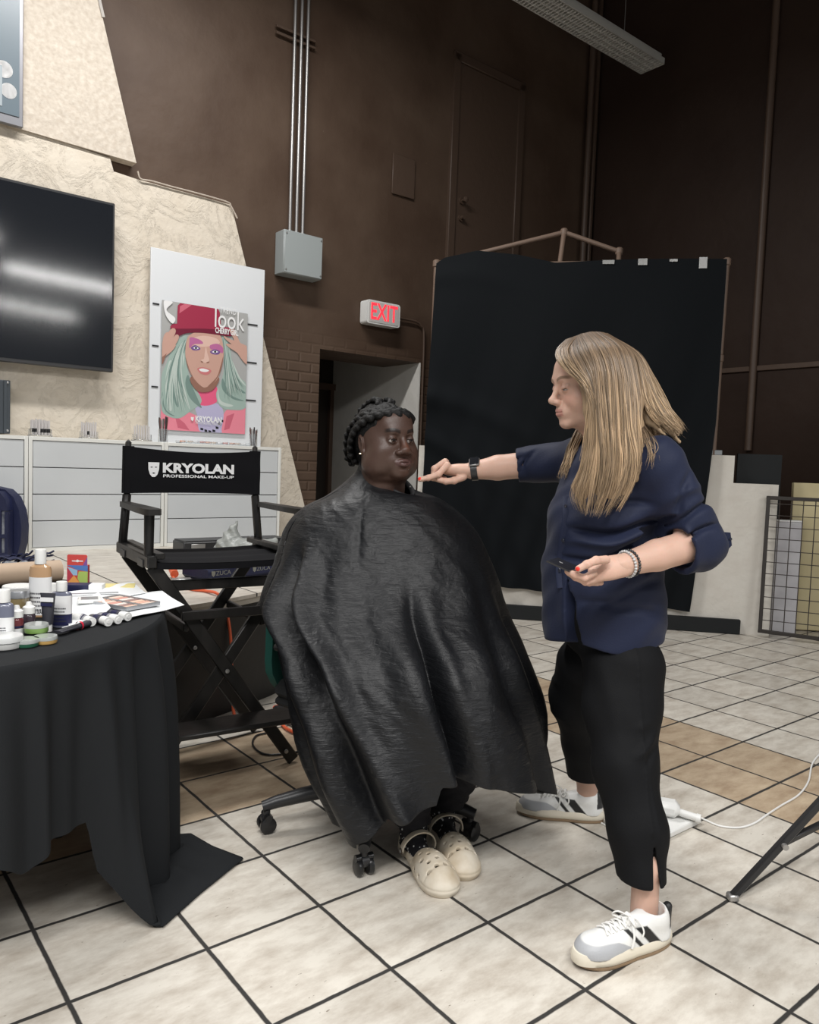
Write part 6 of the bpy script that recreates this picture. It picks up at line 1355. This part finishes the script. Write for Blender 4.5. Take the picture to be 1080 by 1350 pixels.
# wrinkles
WA = 2.5
def wr(X):
    x, y, z = X[..., 0], X[..., 1], X[..., 2]; u = (x-.6)*rb_[0]+(y-2.33)*rb_[1]; f = (x-.6)*fb[0]+(y-2.33)*fb[1]; o = np.zeros_like(z)
    tor = sstep(.30, .24, x*0+np.abs(u))
    def cr(px, py, qx, qy, amp, w):      # a crease across the near side, straight between two seen points
        a, b_ = P(px, py, 2.15), P(qx, qy, 2.15); d = (b_-a)[[0, 2]]; L = np.hypot(*d); d = d/L; t = (x-a[0])*d[0]+(z-a[2])*d[1]; n = -(x-a[0])*d[1]+(z-a[2])*d[0]+.010*np.sin(t*28)
        return WA*amp*np.exp(-(n/w)**2)*sstep(-.02, .05, t)*sstep(L+.02, L-.06, t)
    o += cr(885, 690, 752, 705, .009, .010)-cr(885, 700, 750, 722, .006, .012)+cr(870, 715, 745, 745, .007, .008)+cr(860, 665, 780, 668, .005, .010)
    o += cr(940, 660, 860, 700, .008, .009)+cr(945, 690, 870, 715, .007, .007)-cr(930, 640, 870, 660, .004, .012)+cr(905, 620, 880, 690, .005, .010)
    o += cr(880, 770, 760, 800, .004, .012)+cr(880, 820, 790, 790, .004, .012)-cr(760, 770, 745, 840, .003, .01)
    o += cr(720, 600, 690, 620, .006, .006)+cr(700, 590, 690, 632, .005, .006)+cr(735, 590, 715, 625, .006, .007)
    o += .0036*np.sin(u*34+z*12+f*9)*np.sin(z*26+f*14)+.0016*np.sin(z*70+u*40+3*np.sin(f*20))
    return o
S.warp(wr)
S.cut((0, 0, -1), -.752)
cutcyl(S, elL, wrL-elL, .080, .098, .150); cutcyl(S, elL, wrL-elL, .055, .056, .16); cutcyl(S, elR, wrR-elR, .045, .085, .125); cutcyl(S, elR, wrR-elR, .025, .0485, .12)
_a = P(741, 758, 2.20)-np.array([.6, 2.33, 0]); _b = P(754, 852, 2.20)-np.array([.6, 2.33, 0]); sl_, XX = S._sub(S.lo, S.lo+S.h*S.N)
uu_ = (XX[..., 0]-.6)*rb_[0]+(XX[..., 1]-2.33)*rb_[1]; ff_ = (XX[..., 0]-.6)*fb[0]+(XX[..., 1]-2.33)*fb[1]; tz = (_a[2]-XX[..., 2])/(_a[2]-_b[2]); uc_ = _a @ rb_+((_b-_a) @ rb_)*tz
R_ = np.maximum(np.maximum(np.abs(uu_-uc_)-.026*np.clip(tz, 0, 2)**.8, -tz*.1), .03-ff_); S.D = np.maximum(S.D, -R_).astype(np.float32)
# hem a little lower on the far front panel
V, Q = S.nets(1)
fr = (V-np.array([.6, 2.33, 0])) @ fb; lowv = V[:, 2] < .80; V[:, 2] -= np.where(lowv, (.80-V[:, 2])/.048*(.012*np.sin(fr*16)+.010*np.sin(((V-np.array([.6, 2.33, 0])) @ rb_)*22)), 0)
mesh_sh = mesh_from('shirt', V, Q, M['navy_shirt'], st); sho = place('shirt', mesh_sh, st)
# collar, placket, buttons, cuff tab, chest badge
b = MB(); nc = neck_lo+np.array([.012, 0, .0]); a_ = np.linspace(-PI*.86, PI*.86, 40); gg = []
for a in a_:
    o_ = rb_*math.sin(a)*-1+fb*-math.cos(a); dz = -.045*sstep(.5*PI, .86*PI, abs(a)); gg.append([nc+o_*.064+UP*(.030+dz), nc+o_*.078+UP*(.012+dz), nc+o_*(.090+.02*sstep(.6*PI, .86*PI, abs(a)))+UP*(-.018+dz*1.3)])
b.grid(np.array(gg)); o_ = part('collar', b, M['navy_shirt'], st, world=True, fix=False); md = o_.modifiers.new('s', 'SOLIDIFY'); md.thickness = .003
def on_shirt(px, py, y0=1.9, y1=2.45):     # first hit of the shirt seen at a pixel
    from mathutils.bvhtree import BVHTree
    global _bvh
    try: _bvh
    except NameError: _bvh = BVHTree.FromPolygons([Vector(v) for v in V.tolist()], Q.tolist())
    d = Vector(ray(px, py)).normalized(); h = _bvh.ray_cast(Vector((0, 0, H)), d); return (np.array(h[0]), np.array(h[1])) if h[0] is not None else (P(px, py, 2.2), np.array([0, -1, 0]))
pl_ = [on_shirt(x, y) for x, y in ((748, 655), (748, 675), (746, 695), (743, 715), (740, 735), (739, 755), (741, 775))]
b = MB(); pts = smooth_path([p+n*.001 for p, n in pl_], 4)
b.tube(pts, .0125, 10, flat=.22); part('placket', b, M['navy_shirt'], st, world=True)
btn = mat('dark_button', (.02, .022, .035), .25)
for (x, y) in ((747, 668), (744, 712), (739.5, 752)):
    p, n = on_shirt(x, y); b = MB(); Rn = np.array(Vector(n.tolist()).to_track_quat('Z', 'Y').to_matrix()); b.lathe([(0, .004), (.0055, .004), (.006, .0055), (.005, .007), (0, .0065)], 14, p, R=Rn); part('button', b, btn, st, world=True)
p, n = on_shirt(826, 626); b = MB(); Rn = np.array(Vector(n.tolist()).to_track_quat('Z', 'Y').to_matrix()); b.box(p+n*.003, (.022, .011, .003), Rn, bev=.001); part('badge', b, mat('white_badge', (.75, .75, .75), .4), st, world=True, label='small white chest badge')
c0_ = P(952, 711, 2.17); b = MB(); b.prism([(-.045, -.020), (.010, -.026), (.018, -.016), (.012, .020), (-.045, .022)], -.003, .003, M=lambda q_: c0_+np.array([q_[0]+.010, q_[1], q_[2]])); tab = part('cuff_tab', b, M['navy_shirt'], st, world=True)
for dx in (.004, .018): b = MB(); b.lathe([(0, 0), (.0045, 0), (.004, .002), (0, .002)], 12, c0_+np.array([dx+.005, -.003, .002]), R=rotm(PI/2)); part('button', b, btn, tab, world=True)
# ---- trousers
M['black_trouser'] = mat('black_trousers', (.0042, .0045, .0055), .75, bump=(300, .0006), spec=.2)
S = SDF((.33, 1.90, .12), (.88, 2.92, .97), .0055)
S.ell((.605, 2.335, .84), (.165, .150, .17), RB, k=.05)
tL = [hpL, P(820, 935, 2.20), knL, P(841, 1095, 2.05), P(847, 1172, 2.00)]; rL = [.120, .108, .086, .076, .064]
tR = [hpR, P(765, 920, 2.54), P(772, 975, 2.62), P(774, 1034, 2.68)]; rR = [.115, .098, .078, .064]
for i in range(4): S.cone(tL[i], tL[i+1], rL[i], rL[i+1], .03)
for i in range(3): S.cone(tR[i], tR[i+1], rR[i], rR[i+1], .03)
S.cone(P(849, 1132, 2.025), P(849, 1175, 2.01), .038, .048, .003, '-'); S.cone(P(849, 1168, 2.01), P(849, 1260, 2.00), .049, .054, .003, '-'); S.cone(P(774, 1015, 2.68), P(774, 1080, 2.68), .052, .054, .003, '-')

def wt(X):
    x, y, z = X[..., 0], X[..., 1], X[..., 2]; o = .0022*np.sin(z*30+x*25+y*14)*np.sin(x*30-y*20+z*8)
    for (px, py, qx, qy, amp, w) in ((875, 975, 835, 1000, .009, .010), (872, 990, 845, 1012, -.006, .009), (868, 960, 840, 965, .005, .010), (852, 855, 848, 1150, .0045, .0035), (855, 1010, 860, 1100, .004, .007), (800, 880, 822, 990, .003, .02), (757, 945, 775, 965, .005, .01), (752, 1010, 790, 1020, .004, .01)):
        a, b_ = P(px, py, 2.05), P(qx, qy, 2.05); d = (b_-a)[[0, 2]]; L = np.hypot(*d); d = d/L; t = (x-a[0])*d[0]+(z-a[2])*d[1]; n = -(x-a[0])*d[1]+(z-a[2])*d[0]; o = o-amp*np.exp(-(n/w)**2)*sstep(-.01, .03, t)*sstep(L+.01, L-.03, t)
    return o
S.warp(wt)
X_ = None
V2, Q2 = None, None
# trouser hems cut level: near leg at .155, far leg at .165
sl_, XX = S._sub(S.lo, S.lo+S.h*S.N); near = XX[..., 1] < 2.38
_a, _b = P(861, 1108, 1.94), P(866, 1175, 1.94); tz = (_a[2]-XX[..., 2])/(_a[2]-_b[2]); R_ = np.maximum(np.maximum(np.abs(XX[..., 0]-(_a[0]+(_b[0]-_a[0])*tz)-(XX[..., 1]-1.94)*.30)-.0085*np.clip(tz, 0, 2), -tz*.05), XX[..., 1]-1.985); S.D = np.maximum(S.D, -R_).astype(np.float32)
hz = np.where(near, P(847, 1171, 1.96)[2], P(773, 1031, 2.62)[2]); S.D = np.maximum(S.D, (hz-XX[..., 2]).astype(np.float32))
V_, Q_ = S.nets(1); place('trousers', mesh_from('trousers', V_, Q_, M['black_trouser'], st), st)
# ---- sneakers
M['sole_cream'] = mat('cream_rubber', (.76, .70, .58), .5); M['sole_gum'] = mat('gum_rubber', (.25, .17, .10), .5); M['sneaker'] = mat('sneaker_leather', (.80, .80, .78), .45, attr='Col', bump=(200, .0005))
M['lace'] = mat('lace_white', (.80, .79, .76), .7)
def sneaker(toe, heel, ank, lab, side):
    d = toe-heel; L = np.linalg.norm(d[:2]); d = np.r_[d[:2]/L, 0]; R = np.stack([[d[1], -d[0], 0], d, [0, 0, 1.]], 1); O = z_(heel, 0)
    W = lambda v: np.asarray(v) @ R.T+O
    def outline(g, n=64):
        o = []
        for k in range(n):
            a = 2*PI*k/n; y = L*.5+math.sin(a)*L*.5; t = y/L; hw = np.interp(t, [0, .08, .25, .45, .70, .88, 1], [.0, .030, .0365, .036, .047, .040, .0]); 
            x = math.cos(a); ww = np.interp(t, [0, .25, .45, .72, 1], [.036, .038, .037, .049, .046]); e = abs(math.cos(a))**.75*(1 if x > 0 else -1); o.append((e*(ww+g), L*.5+math.copysign(abs(math.sin(a))**.92, math.sin(a))*(L*.5+g)))
        return o
    def loft(levels, mi=0):
        b = MB(); G_ = []
        for g, z in levels: G_.append([(x, y, z+(.010*max(0, (y/L-.80)/.2)**2 if z < .012 else 0)) for x, y in outline(g)])
        G_ = np.array(G_); G2 = np.concatenate([G_, G_[:, :1]], 1); b.grid(G2); b.add(G_[0], [tuple(range(64))]); b.add(G_[-1], [tuple(range(64))]); b.v = [W(v) for v in b.v]; return b
    S = SDF((-.07, -.02, .028), (.07, L+.02, .125), .0024)
    S.cone((0, .045, .035), (0, L-.055, .030), .036, .044, .02, flat=((0, 0, 1), .9))
    S.ell((0, L-.075, .035), (.045, .070, .034), k=.02); S.cone((0, .040, .04), (0, .055, .082), .034, .036, .012); S.cone((0, .05, .08), (0, L*.62, .050), .032, .032, .025)
    S.cone((0, .02, .05), (0, .006, .098), .020, .012, .012)
    S.cut((0, 0, -1), -.030); S.cone((0, .055, .07), (0, .060, .15), .0275, .0305, .004, '-')
    S.warp(lambda X: np.maximum(0, X[..., 2]-.100-.0*X[..., 1])*.6*(X[..., 1] > .03))
    V, Q = S.nets(1); C = np.tile([.80, .80, .78], (len(V), 1)); x, y, z = V.T
    toeg = sstep(.0, .004, (y-(L-.092+.045*np.abs(x)/.045*-1.2))-(z-.045)*1.9)*sstep(.064, .060, z); C = lerp(C, (.42, .43, .45), toeg)
    for c0, w0 in ((.235, .036), (.385, .015)): 
        m = sstep(w0/2+.0012, w0/2-.0012, np.abs(y-(L*c0+(z-.03)*.95)))*(np.abs(x) > .018)*sstep(.082, .079, z)*(z > .028); C = lerp(C, (.012, .012, .012), m)
    C = lerp(C, (.015, .015, .016), (y < .022)*sstep(.052, .055, z))
    up_ = place('sneaker', mesh_from('sneaker', W(V), Q, M['sneaker'], st, col=C), st, lab)
    part('midsole', loft([(.000, .010), (.005, .013), (.0065, .024), (.005, .034), (.0015, .041)]), M['sole_cream'], up_, world=True, ang=60)
    part('outsole', loft([(-.002, .0), (.003, .0015), (.0045, .009), (.002, .012)]), M['sole_gum'], up_, world=True, ang=60)
    def topz(x_, y_): dd = np.hypot(V[:, 0]-x_, V[:, 1]-y_); return V[dd < .006, 2].max() if (dd < .006).any() else .06
    for k in range(6):
        t = k/5; y = L*.47+t*L*.235; z = topz(0, y)-.001; b = MB(); s_ = 1 if k % 2 else -1; w_ = .022
        b.tube(W(smooth_path([(-w_, y-.006*s_, topz(-w_, y)), (-w_*.4, y-.002*s_, z+.003), (w_*.4, y+.004*s_, z+.003), (w_, y+.008*s_, topz(w_, y))], 5)), .0030, 8, flat=.6); b.tube(W(smooth_path([(w_, y-.006*s_, topz(w_, y)), (w_*.4, y-.002*s_, z+.005), (-w_*.4, y+.004*s_, z+.005), (-w_, y+.008*s_, topz(-w_, y))], 5)), .0030, 8, flat=.6); part('lace', b, M['lace'], up_, world=True)
    q0 = np.array([side*.004, L*.455, topz(0, L*.455)+.004]); S_ = side
    for pts in ([q0, q0+(S_*.018, .016, .010), q0+(S_*.034, .010, -.004), q0+(S_*.022, -.004, -.008), q0], [q0, q0+(-S_*.014, .026, .012), q0+(-S_*.026, .036, .0), q0+(-S_*.012, .016, -.006), q0], [q0, q0+(S_*.026, .012, -.004), q0+(S_*.040, .016, -.030), q0+(S_*.043, .024, -.056)], [q0, q0+(S_*.020, -.010, 0), q0+(S_*.037, -.016, -.020), q0+(S_*.041, -.010, -.034)]):
        b = MB(); b.tube(W(smooth_path([np.asarray(p_, float) for p_ in pts], 6)), .0029, 8, flat=.6); part('lace', b, M['lace'], up_, world=True)
    b = MB(); tng = [(-.018, L*.50, .080), (0, L*.49, .096)]; b.box((0, L*.50, .088), (.036, .05, .006), rotm(-.45), bev=.002); b.v = [W(v) for v in b.v]; part('tongue', b, M['lace'], up_, world=True)
sneaker(G(756, 1274)+np.array([.004, 0, 0]), G(880, 1240), anL, 'white platform sneaker with black stripes, the near one', -1)
sneaker(G(682, 1070), G(794, 1083), anR, 'white platform sneaker with black stripes, the far one', -1)
# ---- watch, bracelets, palette
wd_ = (elR-wrR)/np.linalg.norm(elR-wrR); wc_ = wrR+wd_*.012
x1 = np.cross(wd_, UP); x1 /= np.linalg.norm(x1); y1 = np.cross(x1, wd_)
b = MB(); ring = [wc_+x1*math.cos(a)*.0315+y1*math.sin(a)*.0325 for a in np.linspace(0, 2*PI, 40, endpoint=False)]; ring = np.array(ring)
g1 = np.stack([ring-wd_*.011, ring-wd_*.011+(ring-wc_)*.08, ring+wd_*.011+(ring-wc_)*.08, ring+wd_*.011], 1); b.grid(g1, wrapu=True); wt_ = part('watch_strap', b, M['black_plastic'], st, world=True)
nrm = (-x1*.62*(1 if x1[1] > 0 else -1)+UP*.80); nrm /= np.linalg.norm(nrm); cxx = wd_; cyy = np.cross(nrm, cxx); Rw = np.stack([cxx, cyy, nrm], 1)
b = MB(); b.box(wc_+nrm*.036, (.036, .042, .009), Rw, bev=.004); wtc = part('watch', b, M['steel'], st, world=True, label='square smart watch with silver case')
b = MB(); b.box(wc_+nrm*.0412, (.031, .037, .002), Rw, bev=.0008); part('screen', b, M['screen'], wtc, world=True)
for off_, m_, lab in ((.022, mat('silver_beads', (.50, .50, .50), .3), 'grey bead bracelet'), (.036, mat('black_beads', (.02, .02, .022), .3), 'black bead bracelet')):
    wd2 = (elL-wrL)/np.linalg.norm(elL-wrL); c2 = wrL+wd2*off_; x1 = np.cross(wd2, UP); x1 /= np.linalg.norm(x1); y1 = np.cross(x1, wd2); b = MB()
    for k in range(26): a = 2*PI*k/26; b.lathe([(0, -.0042), (.003, -.003), (.0042, 0), (.003, .003), (0, .0042)], 10, c2+x1*math.cos(a)*.0345+y1*math.sin(a)*.0345)
    part('bracelet', b, m_, st, world=True, label=lab)
pc4 = [P(721, 739, 1.965), P(751, 752.5, 1.955), P(766, 748, 2.03), P(736, 735, 2.05)]
pn = np.cross(pc4[1]-pc4[0], pc4[3]-pc4[0]); pn /= np.linalg.norm(pn); pn *= np.sign(pn[2])
b = MB(); v8 = [p for p in pc4]+[p-pn*.004 for p in pc4]; b.add(v8, [(0, 1, 2, 3), (7, 6, 5, 4), (0, 4, 5, 1), (1, 5, 6, 2), (2, 6, 7, 3), (3, 7, 4, 0)])
pt = thing('makeup_card', (sum(pc4)/4).tolist(), 'small flat dark makeup palette held in the standing person left hand', 'palette'); part('plate', b, mat('glossy_black_card', (.015, .015, .018), .25), pt, world=True)
b = MB(); ex_ = (pc4[1]-pc4[0])/np.linalg.norm(pc4[1]-pc4[0]); ey_ = (pc4[3]-pc4[0])/np.linalg.norm(pc4[3]-pc4[0]); cc_ = sum(pc4)/4
for (u, v_, w_, h_) in ((-.014, .0, .016, .003), (.010, .020, .018, .003), (.012, .012, .013, .0025), (.008, .028, .010, .0025)): o_ = cc_+ex_*u+ey_*v_+pn*.0005; b.add([o_, o_+ex_*w_, o_+ex_*w_+ey_*h_, o_+ey_*h_], [(0, 1, 2, 3)])
part('print', b, M['print_white'], pt, world=True)
# ---- long blond hair
M['blond'] = mat('blond_hair', (.4, .3, .2), .42, attr='Col', spec=.45)
hbag = Bag()
S = SDF((-.13, -.17, -.14), (.13, .14, .16), .0032)
S.ell((0, -.026, .030), (.085, .105, .094), k=.01); S.cone((0, -.075, -.01), (0, -.085, -.09), .062, .055, .03)
S.warp(lambda X: np.maximum(0, np.interp(X[..., 1], [-.15, -.03, -.012, .01, .045, .062, .085], [-.2, -.14, -.06, -.010, .046, .070, .088])-X[..., 2])*.9)
S.warp(lambda X: .0022*np.sin(X[..., 1]*210+np.sin(X[..., 2]*40)*2))
V, Q = S.nets(1)
root = np.array([.110, .073, .046]); tipc = np.array([.56, .395, .24])
hbag.add((V*hs2) @ HR2.T+hc2, Q, root*1.25)
KA = {0.: [(748, 448, 2.30), (736, 463, 2.26), (742, 480, 2.205), (760, 497, 2.17), (775, 512, 2.155), (774, 570, 2.15), (768, 615, 2.14), (755, 650, 2.135), (766, 682, 2.125)],
      .12: [(755, 446, 2.30), (752, 464, 2.22), (763, 486, 2.17), (775, 507, 2.15), (780, 540, 2.14), (782, 580, 2.13), (776, 620, 2.12), (768, 655, 2.11), (770, 688, 2.11)],
      .3: [(765, 441, 2.305), (775, 458, 2.19), (786, 485, 2.15), (790, 520, 2.135), (793, 560, 2.12), (795, 605, 2.105), (790, 645, 2.095), (776, 690, 2.09)],
      .5: [(778, 438, 2.31), (795, 456, 2.18), (806, 485, 2.14), (810, 525, 2.125), (812, 570, 2.11), (812, 610, 2.095), (804, 650, 2.085), (787, 692, 2.08)],
      .7: [(788, 438, 2.31), (812, 456, 2.19), (823, 490, 2.15), (827, 530, 2.13), (829, 570, 2.115), (832, 605, 2.10), (824, 645, 2.09), (800, 690, 2.085)],
      .88: [(795, 439, 2.32), (824, 460, 2.21), (834, 495, 2.175), (838, 530, 2.15), (838, 560, 2.13), (842, 592, 2.115), (836, 630, 2.105), (812, 672, 2.10)],
      1.: [(798, 440, 2.325), (832, 464, 2.24), (842, 500, 2.20), (845, 535, 2.17), (843, 560, 2.15), (846, 588, 2.13), (841, 612, 2.12), (830, 645, 2.11)]}
KB = {0.: [(798, 440, 2.33), (834, 466, 2.25), (845, 500, 2.21), (850, 528, 2.195), (862, 550, 2.185), (882, 567, 2.175)],
      .5: [(800, 440, 2.345), (840, 466, 2.29), (856, 500, 2.26), (868, 530, 2.24), (884, 556, 2.22), (902, 577, 2.215)],
      1.: [(800, 441, 2.37), (840, 464, 2.36), (858, 492, 2.345), (872, 520, 2.33), (886, 546, 2.30), (900, 568, 2.29)]}
KC = {0.: [(775, 540, 2.40), (764, 560, 2.40), (752, 585, 2.37), (745, 608, 2.355), (736, 634, 2.34)], 1.: [(780, 545, 2.36), (772, 565, 2.36), (760, 590, 2.35), (752, 612, 2.34), (748, 634, 2.33)]}
KD = {0.: [(752, 452, 2.32), (742, 470, 2.37), (752, 500, 2.42), (770, 530, 2.44), (785, 575, 2.46), (795, 610, 2.47)], 1.: [(800, 440, 2.35), (838, 466, 2.40), (855, 500, 2.41), (868, 530, 2.41), (880, 560, 2.40), (890, 575, 2.39)], .5: [(775, 439, 2.33), (790, 455, 2.43), (802, 490, 2.455), (810, 530, 2.46), (820, 570, 2.47), (830, 600, 2.475)]}
hr = random.Random(11)
KF = {0.: [(746, 448, 2.30), (733, 462, 2.27), (736, 476, 2.215), (752, 492, 2.185), (772, 507, 2.16), (778, 520, 2.15)], 1.: [(760, 443, 2.30), (748, 462, 2.22), (757, 482, 2.175), (772, 499, 2.15), (780, 520, 2.14), (784, 540, 2.135)]}
def fam(K, n, rad, spread, drop=.0, nseg=26, layer=.006, tipv=1.):
    ks = sorted(K); KP = {k: smooth_path([P(*q_) for q_ in K[k]], 8) for k in ks}
    KP = {k: np.stack([np.interp(np.linspace(0, 1, nseg), np.linspace(0, 1, len(v)), v[:, j]) for j in range(3)], 1) for k, v in KP.items()}
    for _ in range(n):
        a = hr.random(); k1 = max([k for k in ks if k <= a]); k2 = min([k for k in ks if k >= a]); t = 0 if k1 == k2 else (a-k1)/(k2-k1); p = KP[k1]*(1-t)+KP[k2]*t
        u = np.linspace(0, 1, nseg); ln = 1-drop*(.55*hr.random()**1.6+.45*(.5+.5*math.sin(a*37+len(K)*2))); m = max(6, int(nseg*ln)); p = p[:m].copy(); uu = u[:m]
        j = np.array([hr.gauss(0, 1), hr.gauss(0, 1), hr.gauss(0, 1)])*spread; ph_ = hr.random()*6.28; f_ = hr.uniform(5, 11)
        p += j*(uu**1.2)[:, None]; cl = round(a*13); p[:, 0] += .007*np.sin(uu*6+cl*2.1)*uu; p[:, 1] += .006*np.sin(uu*5+cl*1.3+1)*uu; p[:, 0] += .0045*np.sin(uu*f_+ph_)*uu; p[:, 1] += -layer*hr.random()+.003*np.sin(uu*f_*.8+ph_*2)*uu
        r = rad*hr.uniform(.6, 1.3)*np.interp(uu/uu[-1], [0, .1, .75, 1], [.8, 1, .9, .12]); mb = MB(); mb.tube(p, r, 4, cap=False)
        dk = hr.uniform(.60, 1.25)*(.52 if hr.random() < .28 else 1)*(.85+.2*math.sin(a*60)); tt = np.clip((uu-.06)/.52, 0, 1)**1.1; tt = tt*(.70+.30*hr.random()); c = lerp(root*1.5, tipc, tt)*dk; C = np.repeat(c, 4, 0)
        hbag.add(mb.v[0], np.array(mb.f), C)
# soft inner volume so that no gap shows between the strands
S = SDF((.42, 2.05, 1.06), (.86, 2.5, 1.62), .006)
for ka, w_ in ((.12, .022), (.3, .026), (.5, .026), (.7, .026), (.88, .022)):
    q_ = [P(x, y, d+.030+.03*max(0, 1-k_/3)) for k_, (x, y, d) in enumerate(KA[ka])][2:]; rr_ = np.interp(np.linspace(0, 1, len(q_)), [0, .25, .75, 1], [w_*.8, w_, w_*.8, .004])
    for i in range(len(q_)-2): S.cone(q_[i], q_[i+1], rr_[i], rr_[i+1], .012)
for kb_ in (0., .5, 1.):
    q_ = [P(x-6, y+6, d+.022) for x, y, d in KB[kb_]][1:]; rr_ = np.linspace(.022, .006, len(q_))
    for i in range(len(q_)-1): S.cone(q_[i], q_[i+1], rr_[i], rr_[i+1], .02)
q_ = [P(x, y, d-.02) for x, y, d in KD[.5]][1:]
for i in range(len(q_)-1): S.cone(q_[i], q_[i+1], .035, .03, .02)
S.warp(lambda X: .0016*np.sin(X[..., 0]*330+np.sin(X[..., 2]*30)*1.5))
V, Q = S.nets(1); zt = np.clip((1.56-V[:, 2])/.22, 0, 1); hbag.add(V, Q, lerp(root*1.3, tipc*.75, zt))
fam(KA, 1500, .0015, .0045, .30); fam(KB, 800, .0015, .004, .2); fam(KC, 130, .0014, .003, .15); fam(KD, 420, .0019, .004, .1)
fam({0.: KA[0.], 1.: KA[.12]}, 220, .0014, .0025, .35)
KE = {0.: [(842, 560, 2.15), (850, 580, 2.11), (853, 600, 2.095), (848, 625, 2.09)], 1.: [(850, 560, 2.16), (862, 578, 2.12), (866, 596, 2.10), (858, 615, 2.095)]}
fam(KF, 380, .0014, .002, .1, layer=.004); fam(KE, 26, .0008, .008, .3); fam({0.: KB[0.], 1.: KB[1.]}, 36, .0007, .010, .0)
hbag.obj('hair', M['blond'], st)
# ================================================================ LIGHT
w = bpy.data.worlds.new('world'); SC.world = w; w.use_nodes = True
w.node_tree.nodes['Background'].inputs[0].default_value = (.90, .95, 1, 1); w.node_tree.nodes['Background'].inputs[1].default_value = .27
def lamp(name, loc, size, power, col=(1, .985, .965), rot=(0, 0, 0)):
    L = bpy.data.lights.new(name, 'AREA'); L.shape = 'RECTANGLE'; L.size, L.size_y = size; L.energy = power; L.color = col
    o = bpy.data.objects.new(name, L); COL.objects.link(o); o.location = loc; o.rotation_euler = rot; return o
# rows of ceiling strip lights, parallel to the one in view
lamp('strip_light_over_stage', F2W(.0, -1.5, 5.3).tolist(), (3.2, .3), 205, rot=(0, 0, YAW))
lamp('strip_light_front', (-1.4, -1.4, 4.2), (3.6, .4), 190, rot=(0, 0, YAW))
lamp('strip_light_front_right', (1.2, -.6, 4.3), (3.6, .4), 190, rot=(0, 0, YAW))
lamp('strip_light_right', (6.7, -1.35, 4.7), (2.4, .16), 150, rot=(0, 0, math.radians(27)))
lamp('strip_light_far_right', (9.6, -4.4, 4.7), (2.4, .16), 150, rot=(0, 0, math.radians(20)))
SC.view_settings.view_transform = 'Standard'; SC.view_settings.look = 'None'; SC.view_settings.gamma = 1; SC.view_settings.exposure = -.05
